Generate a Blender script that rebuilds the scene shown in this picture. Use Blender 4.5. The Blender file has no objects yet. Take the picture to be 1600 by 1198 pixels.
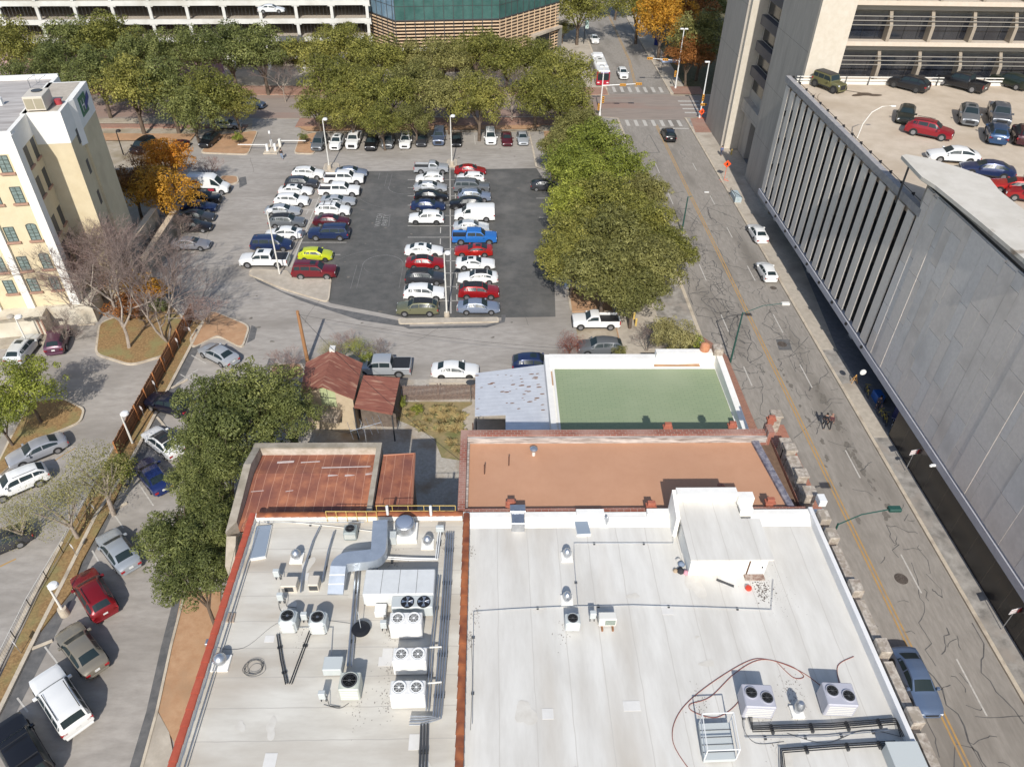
import bpy, math, random
import numpy as np
from mathutils import Matrix, Vector
PI = math.pi
sc = bpy.context.scene
# ---------------- camera ----------------
CAMH = 47.0
F, PITCH, ROLL, YAW = 1166.0, math.radians(38.92), math.radians(1.29), math.radians(2.21)
def _axes():
    f = Vector((math.sin(YAW)*math.cos(PITCH), math.cos(YAW)*math.cos(PITCH), -math.sin(PITCH)))
    r = Vector((math.cos(YAW), -math.sin(YAW), 0)); u = r.cross(f)
    return r*math.cos(ROLL)+u*math.sin(ROLL), u*math.cos(ROLL)-r*math.sin(ROLL), f
CR, CU, CF = _axes()
cd = bpy.data.cameras.new('camera'); cam = bpy.data.objects.new('camera', cd)
sc.collection.objects.link(cam); sc.camera = cam
cd.sensor_width = 36; cd.lens = 36*F/1600; cd.clip_start = .5; cd.clip_end = 3000
cam.matrix_world = Matrix(((CR.x, CU.x, -CF.x, 0), (CR.y, CU.y, -CF.y, 0), (CR.z, CU.z, -CF.z, CAMH), (0, 0, 0, 1)))
# ---------------- sky and sun ----------------
SUN_EL, SUN_AZ = math.radians(38.7), math.radians(182.9)     # azimuth clockwise from +Y; light comes from the south
w = bpy.data.worlds.new('World'); sc.world = w; w.use_nodes = True
nt = w.node_tree; nt.nodes.clear()
sky = nt.nodes.new('ShaderNodeTexSky'); sky.sky_type = 'NISHITA'; sky.sun_disc = False
sky.sun_elevation = SUN_EL; sky.sun_rotation = SUN_AZ
bg = nt.nodes.new('ShaderNodeBackground'); bg.inputs[1].default_value = .13
wo = nt.nodes.new('ShaderNodeOutputWorld')
nt.links.new(sky.outputs[0], bg.inputs[0]); nt.links.new(bg.outputs[0], wo.inputs[0])
sl = bpy.data.lights.new('sun', 'SUN'); sl.energy = 4.05; sl.angle = math.radians(.5); sl.color = (1, .955, .885)
so = bpy.data.objects.new('sun', sl); sc.collection.objects.link(so)
sdir = Vector((math.sin(SUN_AZ)*math.cos(SUN_EL), math.cos(SUN_AZ)*math.cos(SUN_EL), math.sin(SUN_EL)))
so.rotation_euler = sdir.to_track_quat('Z', 'Y').to_euler(); so.location = (0, -60, 90)
sc.view_settings.view_transform = 'Standard'; sc.view_settings.look = 'None'
sc.view_settings.exposure = 0.12; sc.view_settings.gamma = 1

# ---------------- helpers ----------------
COL = sc.collection
R = math.radians
def at(px, py, z=0.0):
    """world point at height z seen at photo pixel (1600 wide)"""
    d = CF + CR*((px-800)/F) - CU*((py-599)/F)
    t = (z-CAMH)/d.z
    return Vector((d.x*t, d.y*t, z))
def xy(px, py, z=0.0):
    p = at(px, py, z); return (p.x, p.y)
def poly(pts, z=0.0): return [xy(a, b, z) for a, b in pts]
class MB:
    def __init__(s): s.v = []; s.f = []
    def add(s, vs, fs):
        n = len(s.v); s.v += [tuple(p) for p in vs]; s.f += [tuple(i+n for i in f) for f in fs]; return s
    def box(s, x0, x1, y0, y1, z0, z1):
        return s.add([(x0,y0,z0),(x1,y0,z0),(x1,y1,z0),(x0,y1,z0),(x0,y0,z1),(x1,y0,z1),(x1,y1,z1),(x0,y1,z1)],
                     [(3,2,1,0),(4,5,6,7),(0,1,5,4),(1,2,6,5),(2,3,7,6),(3,0,4,7)])
    def obox(s, c, sx, sy, sz, rz=0.0, base=True):
        z0 = c[2] if base else c[2]-sz/2; ca, sa = math.cos(rz), math.sin(rz); vs = []
        for zz in (z0, z0+sz):
            for a, b in ((-1,-1),(1,-1),(1,1),(-1,1)):
                x, y = a*sx/2, b*sy/2; vs.append((c[0]+x*ca-y*sa, c[1]+x*sa+y*ca, zz))
        return s.add(vs, [(3,2,1,0),(4,5,6,7),(0,1,5,4),(1,2,6,5),(2,3,7,6),(3,0,4,7)])
    def bbox(s, x0, x1, y0, y1, z0, z1, b=.03):
        """box with bevelled vertical and top edges"""
        p = [(x0+b,y0),(x1-b,y0),(x1,y0+b),(x1,y1-b),(x1-b,y1),(x0+b,y1),(x0,y1-b),(x0,y0+b)]
        n = 8; q = [(min(max(x, x0+b), x1-b), min(max(y, y0+b), y1-b)) for x, y in p]
        vs = [(x,y,z0) for x, y in p]+[(x,y,z1-b) for x, y in p]+[(x,y,z1) for x, y in q]
        fs = [tuple(range(n-1,-1,-1)), tuple(range(2*n, 3*n))]
        for k in range(2):
            for i in range(n): fs.append((k*n+i, k*n+(i+1)%n, (k+1)*n+(i+1)%n, (k+1)*n+i))
        return s.add(vs, fs)
    def prism(s, pts, z0, z1, top=True, bottom=True):
        a = sum(pts[i][0]*pts[(i+1)%len(pts)][1]-pts[(i+1)%len(pts)][0]*pts[i][1] for i in range(len(pts)))
        if a < 0: pts = pts[::-1]
        n = len(pts); zf = (lambda z, i: z[i] if isinstance(z, (list, tuple)) else z)
        vs = [(p[0], p[1], zf(z0, i)) for i, p in enumerate(pts)]+[(p[0], p[1], zf(z1, i)) for i, p in enumerate(pts)]
        fs = [(i, (i+1)%n, n+(i+1)%n, n+i) for i in range(n)]
        if top: fs.append(tuple(range(n, 2*n)))
        if bottom: fs.append(tuple(range(n-1, -1, -1)))
        return s.add(vs, fs)
    def sheet(s, pts, z):
        a = sum(pts[i][0]*pts[(i+1)%len(pts)][1]-pts[(i+1)%len(pts)][0]*pts[i][1] for i in range(len(pts)))
        if a < 0: pts = pts[::-1]
        return s.add([(p[0], p[1], z) for p in pts], [tuple(range(len(pts)))])
    def quad(s, a, b, c, d): return s.add([a, b, c, d], [(0,1,2,3)])
    def frus(s, c, r0, r1, h, n=16, cap=True, axis='z'):
        vs = []
        for rr, hh in ((r0, 0), (r1, h)):
            for i in range(n):
                t = 2*PI*i/n; a, b = rr*math.cos(t), rr*math.sin(t)
                vs.append((c[0]+a, c[1]+b, c[2]+hh) if axis == 'z' else (c[0]+b, c[1]+hh, c[2]+a) if axis == 'y' else (c[0]+hh, c[1]+a, c[2]+b))
        fs = [(i, (i+1)%n, n+(i+1)%n, n+i) for i in range(n)]
        if cap: fs += [tuple(range(n-1,-1,-1)), tuple(range(n, 2*n))]
        return s.add(vs, fs)
    def lathe(s, c, prof, n=18):
        vs = [(c[0]+r*math.cos(2*PI*i/n), c[1]+r*math.sin(2*PI*i/n), c[2]+z) for r, z in prof for i in range(n)]
        fs = [(k*n+i, k*n+(i+1)%n, (k+1)*n+(i+1)%n, (k+1)*n+i) for k in range(len(prof)-1) for i in range(n)]
        fs.append(tuple(range((len(prof)-1)*n, len(prof)*n)))
        return s.add(vs, fs)
    def tube(s, pts, r, n=6, r2=None, cap=True):
        pts = [Vector(p) for p in pts]; m = len(pts); vs = []
        up = None
        for k, p in enumerate(pts):
            d = (pts[min(k+1, m-1)]-pts[max(k-1, 0)]).normalized()
            if up is None or abs(up.dot(d)) > .95: up = Vector((0,0,1)) if abs(d.z) < .9 else Vector((1,0,0))
            a = d.cross(up).normalized(); b = d.cross(a).normalized(); up = b.cross(d) if False else up
            rr = r if r2 is None else r+(r2-r)*k/(m-1)
            for i in range(n):
                t = 2*PI*i/n; vs.append(tuple(p+a*rr*math.cos(t)+b*rr*math.sin(t)))
        fs = [(k*n+(i+1)%n, k*n+i, (k+1)*n+i, (k+1)*n+(i+1)%n) for k in range(m-1) for i in range(n)]
        if cap: fs += [tuple(range(n)), tuple(range(m*n-1, (m-1)*n-1, -1))]
        return s.add(vs, fs)
    def ribbon(s, pts, wd, z):
        n = len(pts); L = []
        for k in range(n):
            a = pts[max(k-1, 0)]; b = pts[min(k+1, n-1)]; dx, dy = b[0]-a[0], b[1]-a[1]; l = math.hypot(dx, dy) or 1
            ww = (wd[k] if isinstance(wd, list) else wd)/2
            L.append((pts[k][0]-dy/l*ww, pts[k][1]+dx/l*ww, z)); L.append((pts[k][0]+dy/l*ww, pts[k][1]-dx/l*ww, z))
        return s.add(L, [(2*k, 2*k+1, 2*k+3, 2*k+2) for k in range(n-1)])
    def xf(s, M):
        s.v = [tuple(M @ Vector(p)) for p in s.v]; return s
    def mesh(s, name, smooth=False):
        me = bpy.data.meshes.new(name); me.from_pydata(s.v, [], s.f); me.update()
        if smooth:
            me.polygons.foreach_set('use_smooth', [True]*len(me.polygons))
            me.set_sharp_from_angle(angle=R(38 if smooth is True else smooth))
        return me
XF = {}
def tag(o, label=None, cat=None, group=None, kind=None):
    if label: o['label'] = label
    if cat: o['category'] = cat
    if group: o['group'] = group
    if kind: o['kind'] = kind
    return o
def thing(name, label, cat, loc=(0,0,0), rz=0.0, group=None):
    o = bpy.data.objects.new(name, None); COL.objects.link(o); o.empty_display_size = .3
    o.location = loc; o.rotation_euler = (0,0,rz); tag(o, label, cat, group)
    XF[o] = (Matrix.Translation(Vector(loc)) @ Matrix.Rotation(rz, 4, 'Z')).inverted()
    return o
def put(name, mb, m, parent=None, smooth=False, local=False, label=None):
    """link a mesh; world coordinates unless local"""
    if isinstance(mb, MB):
        root = parent
        if parent is not None and not local:
            while root.parent: root = root.parent
            if root in XF: mb.xf(XF[root])
            elif root is not None:
                L = root.get('_l', None)
        me = mb.mesh(name, smooth); me.materials.append(m)
    else: me = mb
    o = bpy.data.objects.new(name, me); COL.objects.link(o)
    if parent is not None: o.parent = parent
    if label: o['label'] = label
    return o
def single(name, mb, m, label, cat, base, group=None, smooth=False):
    """a thing that is one mesh, origin at its base"""
    b = Vector(base); mb.xf(Matrix.Translation(-b)); me = mb.mesh(name, smooth); me.materials.append(m)
    o = bpy.data.objects.new(name, me); COL.objects.link(o); o.location = b
    return tag(o, label, cat, group)
def struct(name, mb, m, smooth=False):
    return tag(put(name, mb, m, None, smooth), kind='structure')
# ---------------- materials ----------------
def newmat(name):
    m = bpy.data.materials.new(name); m.use_nodes = True; t = m.node_tree
    return m, t, t.nodes['Principled BSDF']
def N(t, typ, **kw):
    n = t.nodes.new(typ)
    for k, v in kw.items(): setattr(n, k, v)
    return n
def pm(name, c1, c2=None, scale=1.0, rough=.8, metal=0.0, bump=0.0, c3=None, s3=.15, th=(.35, .65), th3=(.5, .7), coat=0.0, stretch=None, spec=.5, detail=6):
    m, t, b = newmat(name); L = t.links
    b.inputs['Roughness'].default_value = rough; b.inputs['Metallic'].default_value = metal
    b.inputs['Coat Weight'].default_value = coat; b.inputs['Specular IOR Level'].default_value = spec
    if c2 is None: b.inputs['Base Color'].default_value = (*c1, 1)
    else:
        tc = N(t, 'ShaderNodeTexCoord'); src = tc.outputs['Object']
        if stretch:
            mp = N(t, 'ShaderNodeMapping'); mp.inputs['Scale'].default_value = stretch; L.new(src, mp.inputs[0]); src = mp.outputs[0]
        n1 = N(t, 'ShaderNodeTexNoise'); n1.inputs['Scale'].default_value = scale; n1.inputs['Detail'].default_value = detail; n1.inputs['Roughness'].default_value = .65
        L.new(src, n1.inputs['Vector'])
        cr = N(t, 'ShaderNodeValToRGB'); cr.color_ramp.elements[0].position = th[0]; cr.color_ramp.elements[1].position = th[1]
        cr.color_ramp.elements[0].color = (*c1, 1); cr.color_ramp.elements[1].color = (*c2, 1)
        L.new(n1.outputs[0], cr.inputs[0]); out = cr.outputs[0]
        if c3 is not None:
            n3 = N(t, 'ShaderNodeTexNoise'); n3.inputs['Scale'].default_value = s3; n3.inputs['Detail'].default_value = 5; L.new(src, n3.inputs['Vector'])
            r3 = N(t, 'ShaderNodeValToRGB'); r3.color_ramp.elements[0].position = th3[0]; r3.color_ramp.elements[1].position = th3[1]; L.new(n3.outputs[0], r3.inputs[0])
            mx = N(t, 'ShaderNodeMix', data_type='RGBA'); L.new(r3.outputs[0], mx.inputs[0]); L.new(out, mx.inputs[6]); mx.inputs[7].default_value = (*c3, 1); out = mx.outputs[2]
        L.new(out, b.inputs['Base Color'])
        if bump:
            bp = N(t, 'ShaderNodeBump'); bp.inputs['Strength'].default_value = bump; bp.inputs['Distance'].default_value = .05
            L.new(n1.outputs[0], bp.inputs['Height']); L.new(bp.outputs[0], b.inputs['Normal'])
    return m
def bands(m, axis, period, c, width=.08, jitter=0.0, soft=.0, amount=1.0):
    """blend colour c over thin lines repeating along an axis (seams, ribs)"""
    t = m.node_tree; L = t.links; b = t.nodes['Principled BSDF']
    tc = N(t, 'ShaderNodeTexCoord'); sp = N(t, 'ShaderNodeSeparateXYZ'); L.new(tc.outputs['Object'], sp.inputs[0])
    src = sp.outputs['XYZ'.index(axis)]
    if jitter:
        nz = N(t, 'ShaderNodeTexNoise'); nz.inputs['Scale'].default_value = .7; L.new(tc.outputs['Object'], nz.inputs['Vector'])
        ma = N(t, 'ShaderNodeMath', operation='MULTIPLY_ADD'); L.new(nz.outputs[0], ma.inputs[0]); ma.inputs[1].default_value = jitter; L.new(src, ma.inputs[2]); src = ma.outputs[0]
    d = N(t, 'ShaderNodeMath', operation='DIVIDE'); L.new(src, d.inputs[0]); d.inputs[1].default_value = period
    f = N(t, 'ShaderNodeMath', operation='FRACT'); L.new(d.outputs[0], f.inputs[0])
    l = N(t, 'ShaderNodeMath', operation='LESS_THAN'); L.new(f.outputs[0], l.inputs[0]); l.inputs[1].default_value = width
    a = N(t, 'ShaderNodeMath', operation='MULTIPLY'); L.new(l.outputs[0], a.inputs[0]); a.inputs[1].default_value = amount
    mx = N(t, 'ShaderNodeMix', data_type='RGBA'); L.new(a.outputs[0], mx.inputs[0])
    lk = b.inputs['Base Color'].links
    if lk: L.new(lk[0].from_socket, mx.inputs[6])
    else: mx.inputs[6].default_value = b.inputs['Base Color'].default_value
    mx.inputs[7].default_value = (*c, 1); L.new(mx.outputs[2], b.inputs['Base Color'])
    return m
def bricks(name, c1, c2, mortar, sx=1.0, sy=1.0, bw=.25, bh=.08, axes='XZ', rough=.85, stain=None, ms=.012, off=.5, s3=.4):
    m, t, b = newmat(name); L = t.links; b.inputs['Roughness'].default_value = rough
    tc = N(t, 'ShaderNodeTexCoord'); sp = N(t, 'ShaderNodeSeparateXYZ'); L.new(tc.outputs['Object'], sp.inputs[0])
    cb = N(t, 'ShaderNodeCombineXYZ'); L.new(sp.outputs['XYZ'.index(axes[0])], cb.inputs[0]); L.new(sp.outputs['XYZ'.index(axes[1])], cb.inputs[1])
    br = N(t, 'ShaderNodeTexBrick'); br.offset = off; L.new(cb.outputs[0], br.inputs[0]); br.inputs['Scale'].default_value = 1
    br.inputs['Color1'].default_value = (*c1, 1); br.inputs['Color2'].default_value = (*c2, 1); br.inputs['Mortar'].default_value = (*mortar, 1)
    br.inputs['Brick Width'].default_value = bw; br.inputs['Row Height'].default_value = bh; br.inputs['Mortar Size'].default_value = ms
    out = br.outputs[0]
    if stain:
        n3 = N(t, 'ShaderNodeTexNoise'); n3.inputs['Scale'].default_value = s3; n3.inputs['Detail'].default_value = 6; L.new(tc.outputs['Object'], n3.inputs['Vector'])
        r3 = N(t, 'ShaderNodeValToRGB'); r3.color_ramp.elements[0].position = .45; r3.color_ramp.elements[1].position = .75; L.new(n3.outputs[0], r3.inputs[0])
        mx = N(t, 'ShaderNodeMix', data_type='RGBA'); L.new(r3.outputs[0], mx.inputs[0]); L.new(out, mx.inputs[6]); mx.inputs[7].default_value = (*stain, 1); out = mx.outputs[2]
    L.new(out, b.inputs['Base Color']); return m
def leafmat(name, ca, cb, cc, trans=.25):
    m, t, b = newmat(name); L = t.links; b.inputs['Roughness'].default_value = .55; b.inputs['Specular IOR Level'].default_value = .25
    g = N(t, 'ShaderNodeNewGeometry'); cr = N(t, 'ShaderNodeValToRGB'); e = cr.color_ramp.elements
    e[0].color = (*ca, 1); e[1].color = (*cc, 1); k = e.new(.55); k.color = (*cb, 1)
    tc = N(t, 'ShaderNodeTexCoord'); nz = N(t, 'ShaderNodeTexNoise'); nz.inputs['Scale'].default_value = 2.2; nz.inputs['Detail'].default_value = 2; L.new(tc.outputs['Object'], nz.inputs['Vector'])
    a = N(t, 'ShaderNodeMath', operation='MULTIPLY_ADD'); L.new(g.outputs['Random Per Island'], a.inputs[0]); a.inputs[1].default_value = .55; L.new(nz.outputs[0], a.inputs[2])
    s = N(t, 'ShaderNodeMath', operation='SUBTRACT'); L.new(a.outputs[0], s.inputs[0]); s.inputs[1].default_value = .28
    L.new(s.outputs[0], cr.inputs[0])
    oi = N(t, 'ShaderNodeObjectInfo'); hs = N(t, 'ShaderNodeHueSaturation')
    mr = N(t, 'ShaderNodeMapRange'); L.new(oi.outputs['Random'], mr.inputs[0]); mr.inputs[3].default_value = .78; mr.inputs[4].default_value = 1.2
    mh = N(t, 'ShaderNodeMapRange'); L.new(oi.outputs['Random'], mh.inputs[0]); mh.inputs[3].default_value = .507; mh.inputs[4].default_value = .49
    L.new(mr.outputs[0], hs.inputs['Value']); L.new(mh.outputs[0], hs.inputs['Hue']); L.new(cr.outputs[0], hs.inputs['Color']); L.new(hs.outputs[0], b.inputs['Base Color'])
    tr = N(t, 'ShaderNodeBsdfTranslucent'); L.new(hs.outputs[0], tr.inputs[0]); ms = N(t, 'ShaderNodeMixShader'); ms.inputs[0].default_value = trans
    o = t.nodes['Material Output']; L.new(b.outputs[0], ms.inputs[1]); L.new(tr.outputs[0], ms.inputs[2]); L.new(ms.outputs[0], o.inputs[0])
    return m
M = {}
M['asphalt'] = pm('faded_asphalt', (.315,.287,.255), (.41,.375,.335), 1.1, .92, c3=(.25,.225,.195), s3=.14, th3=(.47,.72), bump=.25, stretch=(.6,1.6,1))
M['road'] = pm('road_asphalt', (.26,.236,.206), (.33,.3,.265), 2.2, .92, c3=(.2,.18,.155), s3=.22, th3=(.5,.7), bump=.3, stretch=(1.6,.35,1))
M['sealed'] = pm('sealed_asphalt', (.085,.085,.08), (.125,.12,.112), .7, .85, c3=(.19,.18,.165), s3=.16, th3=(.52,.78), bump=.2)
M['patch'] = pm('dark_patch', (.1,.1,.1), (.16,.155,.15), 1.5, .9)
M['seal'] = pm('crack_sealant', (.075,.072,.07), (.13,.125,.12), 2, .7)
M['concrete'] = pm('concrete', (.42,.37,.3), (.52,.46,.38), 2, .9, c3=(.36,.31,.25), s3=.3)
M['pave'] = pm('weathered_pavement', (.2,.185,.165), (.42,.39,.35), .9, .9, c3=(.33,.29,.25), s3=.6)
M['paver'] = bricks('brick_paving', (.38,.2,.14), (.3,.155,.11), (.33,.25,.2), bw=.3, bh=.15, axes='XY', stain=(.36,.24,.18))
M['brickroad'] = pm('brick_street', (.26,.215,.185), (.32,.265,.225), .8, .9, c3=(.31,.215,.175), s3=.12, th3=(.5,.62), stretch=(.3,1.5,1))
M['kerb'] = pm('kerb_concrete', (.5,.43,.33), (.6,.52,.41), 3, .9, c3=(.38,.32,.25), s3=.8)
M['dirt'] = pm('red_mulch_ground', (.42,.24,.13), (.5,.31,.18), 1.6, .95, c3=(.34,.21,.12), s3=.4, bump=.5)
M['leafy'] = pm('leaf_litter', (.2,.12,.05), (.36,.23,.1), 5, .95, c3=(.25,.22,.09), s3=.5, bump=.8)
M['earth'] = pm('dry_earth', (.36,.3,.22), (.45,.39,.31), 1.2, .95, c3=(.25,.2,.12), s3=.3, bump=.4)
M['gravel'] = pm('gravel_yard', (.38,.34,.28), (.5,.46,.4), 3.5, .95, c3=(.3,.22,.14), s3=.35, bump=.5)
M['line'] = pm('white_paint', (.42,.4,.36), (.6,.57,.52), 5, .8)
M['faint'] = pm('worn_white_paint', (.2,.2,.19), (.36,.35,.33), 6, .85)
M['yellow'] = pm('yellow_paint', (.43,.26,.1), (.5,.3,.09), 4, .8, c3=(.33,.24,.15), s3=1.5)
M['white'] = pm('white_stucco', (.78,.76,.71), (.86,.84,.79), 1.5, .85)
M['metal'] = pm('galvanised_metal', (.5,.52,.55), (.62,.64,.66), 3, .35, .85)
M['duct'] = pm('duct_metal', (.45,.5,.56), (.55,.6,.66), 1.5, .4, .6)
M['black'] = pm('black_metal', (.015,.015,.017), rough=.5)
M['dgrey'] = pm('dark_grey_metal', (.06,.062,.065), rough=.5)
M['wpaint'] = pm('white_metal', (.78,.78,.76), rough=.45)
M['beige'] = pm('beige_metal', (.62,.56,.47), rough=.5)
M['cream'] = pm('cream_unit', (.72,.7,.64), rough=.5)
M['ypaint'] = pm('yellow_rail_paint', (.66,.47,.14), rough=.5)
M['wood'] = pm('weathered_wood', (.22,.1,.045), (.32,.15,.07), 4, .8, stretch=(6,6,.6))
M['glass'] = pm('dark_glass', (.012,.016,.02), rough=.12, spec=.45)
M['bark'] = pm('bark', (.09,.065,.045), (.16,.12,.09), 8, .9)
M['pbark'] = pm('pale_bark', (.26,.21,.17), (.42,.36,.3), 3, .9)
M['twig'] = pm('bare_twigs', (.15,.11,.095), (.25,.19,.165), 2, .9)
# ================= ground, roads, paving =================
rng = random.Random(7)
# one sheet to the horizon
g = MB().sheet([(-1500, -900), (1500, -900), (1500, 2600), (-1500, 2600)], 0.0)
struct('ground', g, M['earth'])
struct('main_road', MB().sheet([(23.3, -60), (35.3, -60), (35.3, 420), (23.3, 420)], .008), M['road'])
struct('cross_street', MB().sheet([(-160, 129), (23.3, 134.3), (23.3, 146.6), (-160, 141)], .006).sheet([(35.3, 134.8), (160, 134.8), (160, 146.8), (35.3, 146.8)], .006), M['brickroad'])
struct('intersection', MB().sheet([(23.3, 133.6), (35.3, 133.6), (35.3, 147.6), (23.3, 147.6)], .013), M['brickroad'])
# lot, alley and western lots
struct('parking_lot', MB().sheet([(-49, 124.2), (9.4, 127.2), (9.6, 62), (17, 62), (17, 56), (-16, 56), (-16, 20), (-33, 20), (-33, 70), (-36, 76), (-45, 88), (-47, 100)], .004), M['asphalt'])
struct('sealed_lot', MB().sheet([xy(566,268), xy(838,263), xy(862,300), xy(868,495), xy(640,498), xy(517,474), xy(470,441), xy(452,433), xy(470,380), xy(520,290)], .008), M['sealed'])
struct('west_parking_lot', MB().sheet([(-140, 8), (-33.4, 8), (-33.4, 75), (-44, 88), (-140, 88)], .0062), M['asphalt'])
struct('driveway', MB().sheet([xy(392,232), xy(470,238), xy(470,186), xy(395,186)], .02), M['asphalt'])
# entrance brick band and sidewalks
sw = MB()
sw.prism([(-160, 124.3), (-41.5, 127.6), (-41.5, 129), (-160, 128.4)], 0, .13)
sw.prism([(-33.3, 128.2), (9.6, 130.2), (19, 130.5), (19, 134.0), (-33.3, 132.4)], 0, .13)
struct('north_sidewalk', sw, M['paver'])
sw = MB().prism([(-160, 141.1), (23.0, 146.9), (23.0, 151), (-160, 148)], 0, .13)
struct('far_sidewalk', sw, M['paver'])
struct('far_plaza', MB().prism([(-160, 148.01), (23.0, 151.01), (23.0, 230), (-160, 230)], 0, .12), M['concrete'])
struct('planting_strip', MB().sheet([(-49, 124.4), (-49, 121.5), (-160, 119), (-160, 124.2)], .16), M['dirt'])
st = MB()
st.prism([(19, 62.5), (23.3, 62.5), (23.3, 134), (19, 134)], 0, .13)
st.prism([(21.5, 0), (23.3, 0), (23.3, 62.4), (21.5, 62.4)], 0, .13)
struct('west_sidewalk', st, M['pave'])
struct('brick_sidewalk', MB().prism([(23.31, 0), (25.1, 0), (25.1, 62.4), (24.4, 64.4), (23.31, 66)], 0, .14), bricks('sidewalk_brick', (.36,.16,.1), (.27,.12,.08), (.3,.24,.2), axes='XY', bw=.3, bh=.15))
kb = MB()
kb.box(22.9, 23.28, 66.2, 133.5, .02, .16).box(35.32, 35.62, -60, 134.2, .02, .16).box(35.32, 35.62, 148, 400, .02, .16).box(22.95, 23.28, 150, 400, .02, .16)
kb.ribbon([(-160, 128.9), (-41.6, 129.2)], .3, .15).ribbon([(-33.3, 132.7), (19, 134.3), (23.2, 133.8)], .3, .15)
struct('road_kerbs', kb, M['kerb'])
# planted strip along the east side of the lot
struct('lot_planting_strip', MB().prism([(9.4, 127.2), (19, 128), (19, 66), (14, 66), (14, 71), (9.4, 71)], 0, .1), M['dirt'])
struct('corner_paving', MB().prism([(14.1, 58), (19, 58), (19, 76), (17, 80), (14.1, 76)], 0, .125).prism([(9.7, 60), (14, 60), (14, 64), (9.7, 64)], 0, .06), M['concrete'])
struct('lot_kerb', MB().ribbon([xy(838,262), xy(833,236), xy(826,205), xy(480,208)], .3, .17).ribbon([xy(838,262), (9.3, 110), (9.3, 71), (14, 71)], .25, .17), M['kerb'])
struct('north_dirt_strip', MB().sheet([xy(480,206), xy(828,203), (9.6, 130), (-33, 128.3)], .145), M['dirt'])
east = MB().prism([(35.62, -60), (38.6, -60), (38.6, 60), (41, 60), (41, 134), (35.62, 134)], 0, .14)
struct('east_sidewalk', east, M['pave'])
struct('pale_sidewalk', MB().sheet([xy(1311,602), xy(1331,600), (37.1, 57.5), (37.1, 49.9), (35.7, 49.9)], .146).sheet([(35.65, 63.6), (37.3, 63.6), (41, 95), (41, 130), (35.65, 130)], .146), M['concrete'])
struct('red_corner_paving', MB().sheet([(35.7, 127), (40, 127), (41, 134), (36.3, 134)], .151).sheet([(36, 147.4), (42, 147.4), (42, 152), (36, 152)], .151), M['paver'])
struct('garage_forecourt', MB().sheet([(37.3, 50), (62, 50), (62, 130), (41, 130), (41, 95), (37.3, 64)], .15), pm('forecourt_paving', (.15,.15,.16), (.2,.2,.21), 2, .8))
struct('park_sidewalk', MB().prism([(35.62, 148), (39, 148), (39, 400), (35.62, 400)], 0, .14), M['concrete'])
struct('park_ground', MB().prism([(39.01, 148), (160, 148), (160, 420), (39.01, 420)], 0, .13), pm('park_grass', (.07,.08,.03), (.16,.12,.06), 1.5, .95))
# islands
def island(name, pts, kind='dirt', kerbw=.22, h=.16):
    cx = sum(p[0] for p in pts)/len(pts); cy = sum(p[1] for p in pts)/len(pts)
    # round the corners
    q = []
    for i in range(len(pts)):
        a, b, c = Vector(pts[i-1]), Vector(pts[i]), Vector(pts[(i+1)%len(pts)])
        r = min(1.0, (a-b).length*.3, (c-b).length*.3); p0 = b+(a-b).normalized()*r; p2 = b+(c-b).normalized()*r
        for k in range(5): t = k/4; q.append(((1-t)**2*p0.x+2*t*(1-t)*b.x+t*t*p2.x, (1-t)**2*p0.y+2*t*(1-t)*b.y+t*t*p2.y))
    o = struct(name, MB().prism(q, 0, h), M['kerb'])
    inn = []
    for i in range(len(q)):
        v = Vector((cx-q[i][0], cy-q[i][1])); l = v.length; inn.append((q[i][0]+v.x/l*kerbw, q[i][1]+v.y/l*kerbw))
    struct(name+'_bed', MB().sheet(inn, h+.004), M[kind])
island('traffic_island', [xy(388,430), xy(392,422), xy(449,424), xy(456,434), xy(519,434), xy(514,474), xy(440,452)], 'concrete')
island('traffic_island', [xy(623,507), xy(622,499), xy(779,497), xy(780,504)], 'concrete')
island('traffic_island', [xy(504,268), xy(508,256), xy(530,256), xy(530,270)], 'concrete')
island('traffic_island', [xy(697,262), xy(699,250), xy(714,250), xy(714,262)], 'concrete')
island('planting_island', [xy(338,290), xy(346,275), xy(372,276), xy(374,286), xy(352,292)])
island('planting_island', [xy(312,240), xy(336,212), xy(404,205), xy(388,243)])
island('planting_island', [xy(459,241), xy(468,214), xy(495,207), xy(496,232), xy(490,242)])
island('planting_island', [xy(296,530), xy(330,485), xy(392,510), xy(380,546), xy(340,525), xy(300,545)])
island('planting_island', [xy(148,555), xy(155,505), xy(262,470), xy(290,500), xy(262,556), xy(205,573)], 'leafy')
island('planting_island', [xy(18,680), xy(48,628), xy(100,622), xy(134,640), xy(128,660), xy(60,690), xy(5,740), xy(-20,760)], 'leafy')
island('planting_island', [xy(420,585), xy(424,572), xy(470,566), xy(480,585), xy(450,600)])
# long strip between the two western lots
strip = [xy(0,1070), xy(98,862), xy(152,770), xy(190,690), xy(300,500), xy(316,512), xy(270,600), xy(232,672), xy(196,736), xy(140,815), xy(82,930), xy(52,965), xy(0,1085)]
struct('lot_divider_strip', MB().prism([xy(-10,1130), xy(-10,1085), xy(98,850), xy(180,700), xy(292,490), xy(318,505), xy(262,612), xy(222,690), xy(172,800), xy(128,880), xy(112,925), xy(62,990)], 0, .15), M['leafy'])
k2 = MB()
for a in ([xy(318,505), xy(262,612), xy(222,690), xy(195,740), xy(150,808), xy(105,900), xy(62,985), xy(0,1112), xy(-20,1150)], [xy(98,848), xy(52,935), xy(0,1040), xy(-20,1090)]):
    for p, q in zip(a[:-1], a[1:]): k2.prism([(p[0]-.14, p[1]), (p[0]+.14, p[1]), (q[0]+.14, q[1]), (q[0]-.14, q[1])], 0, .2)
struct('divider_kerb', k2, M['kerb'])
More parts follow.
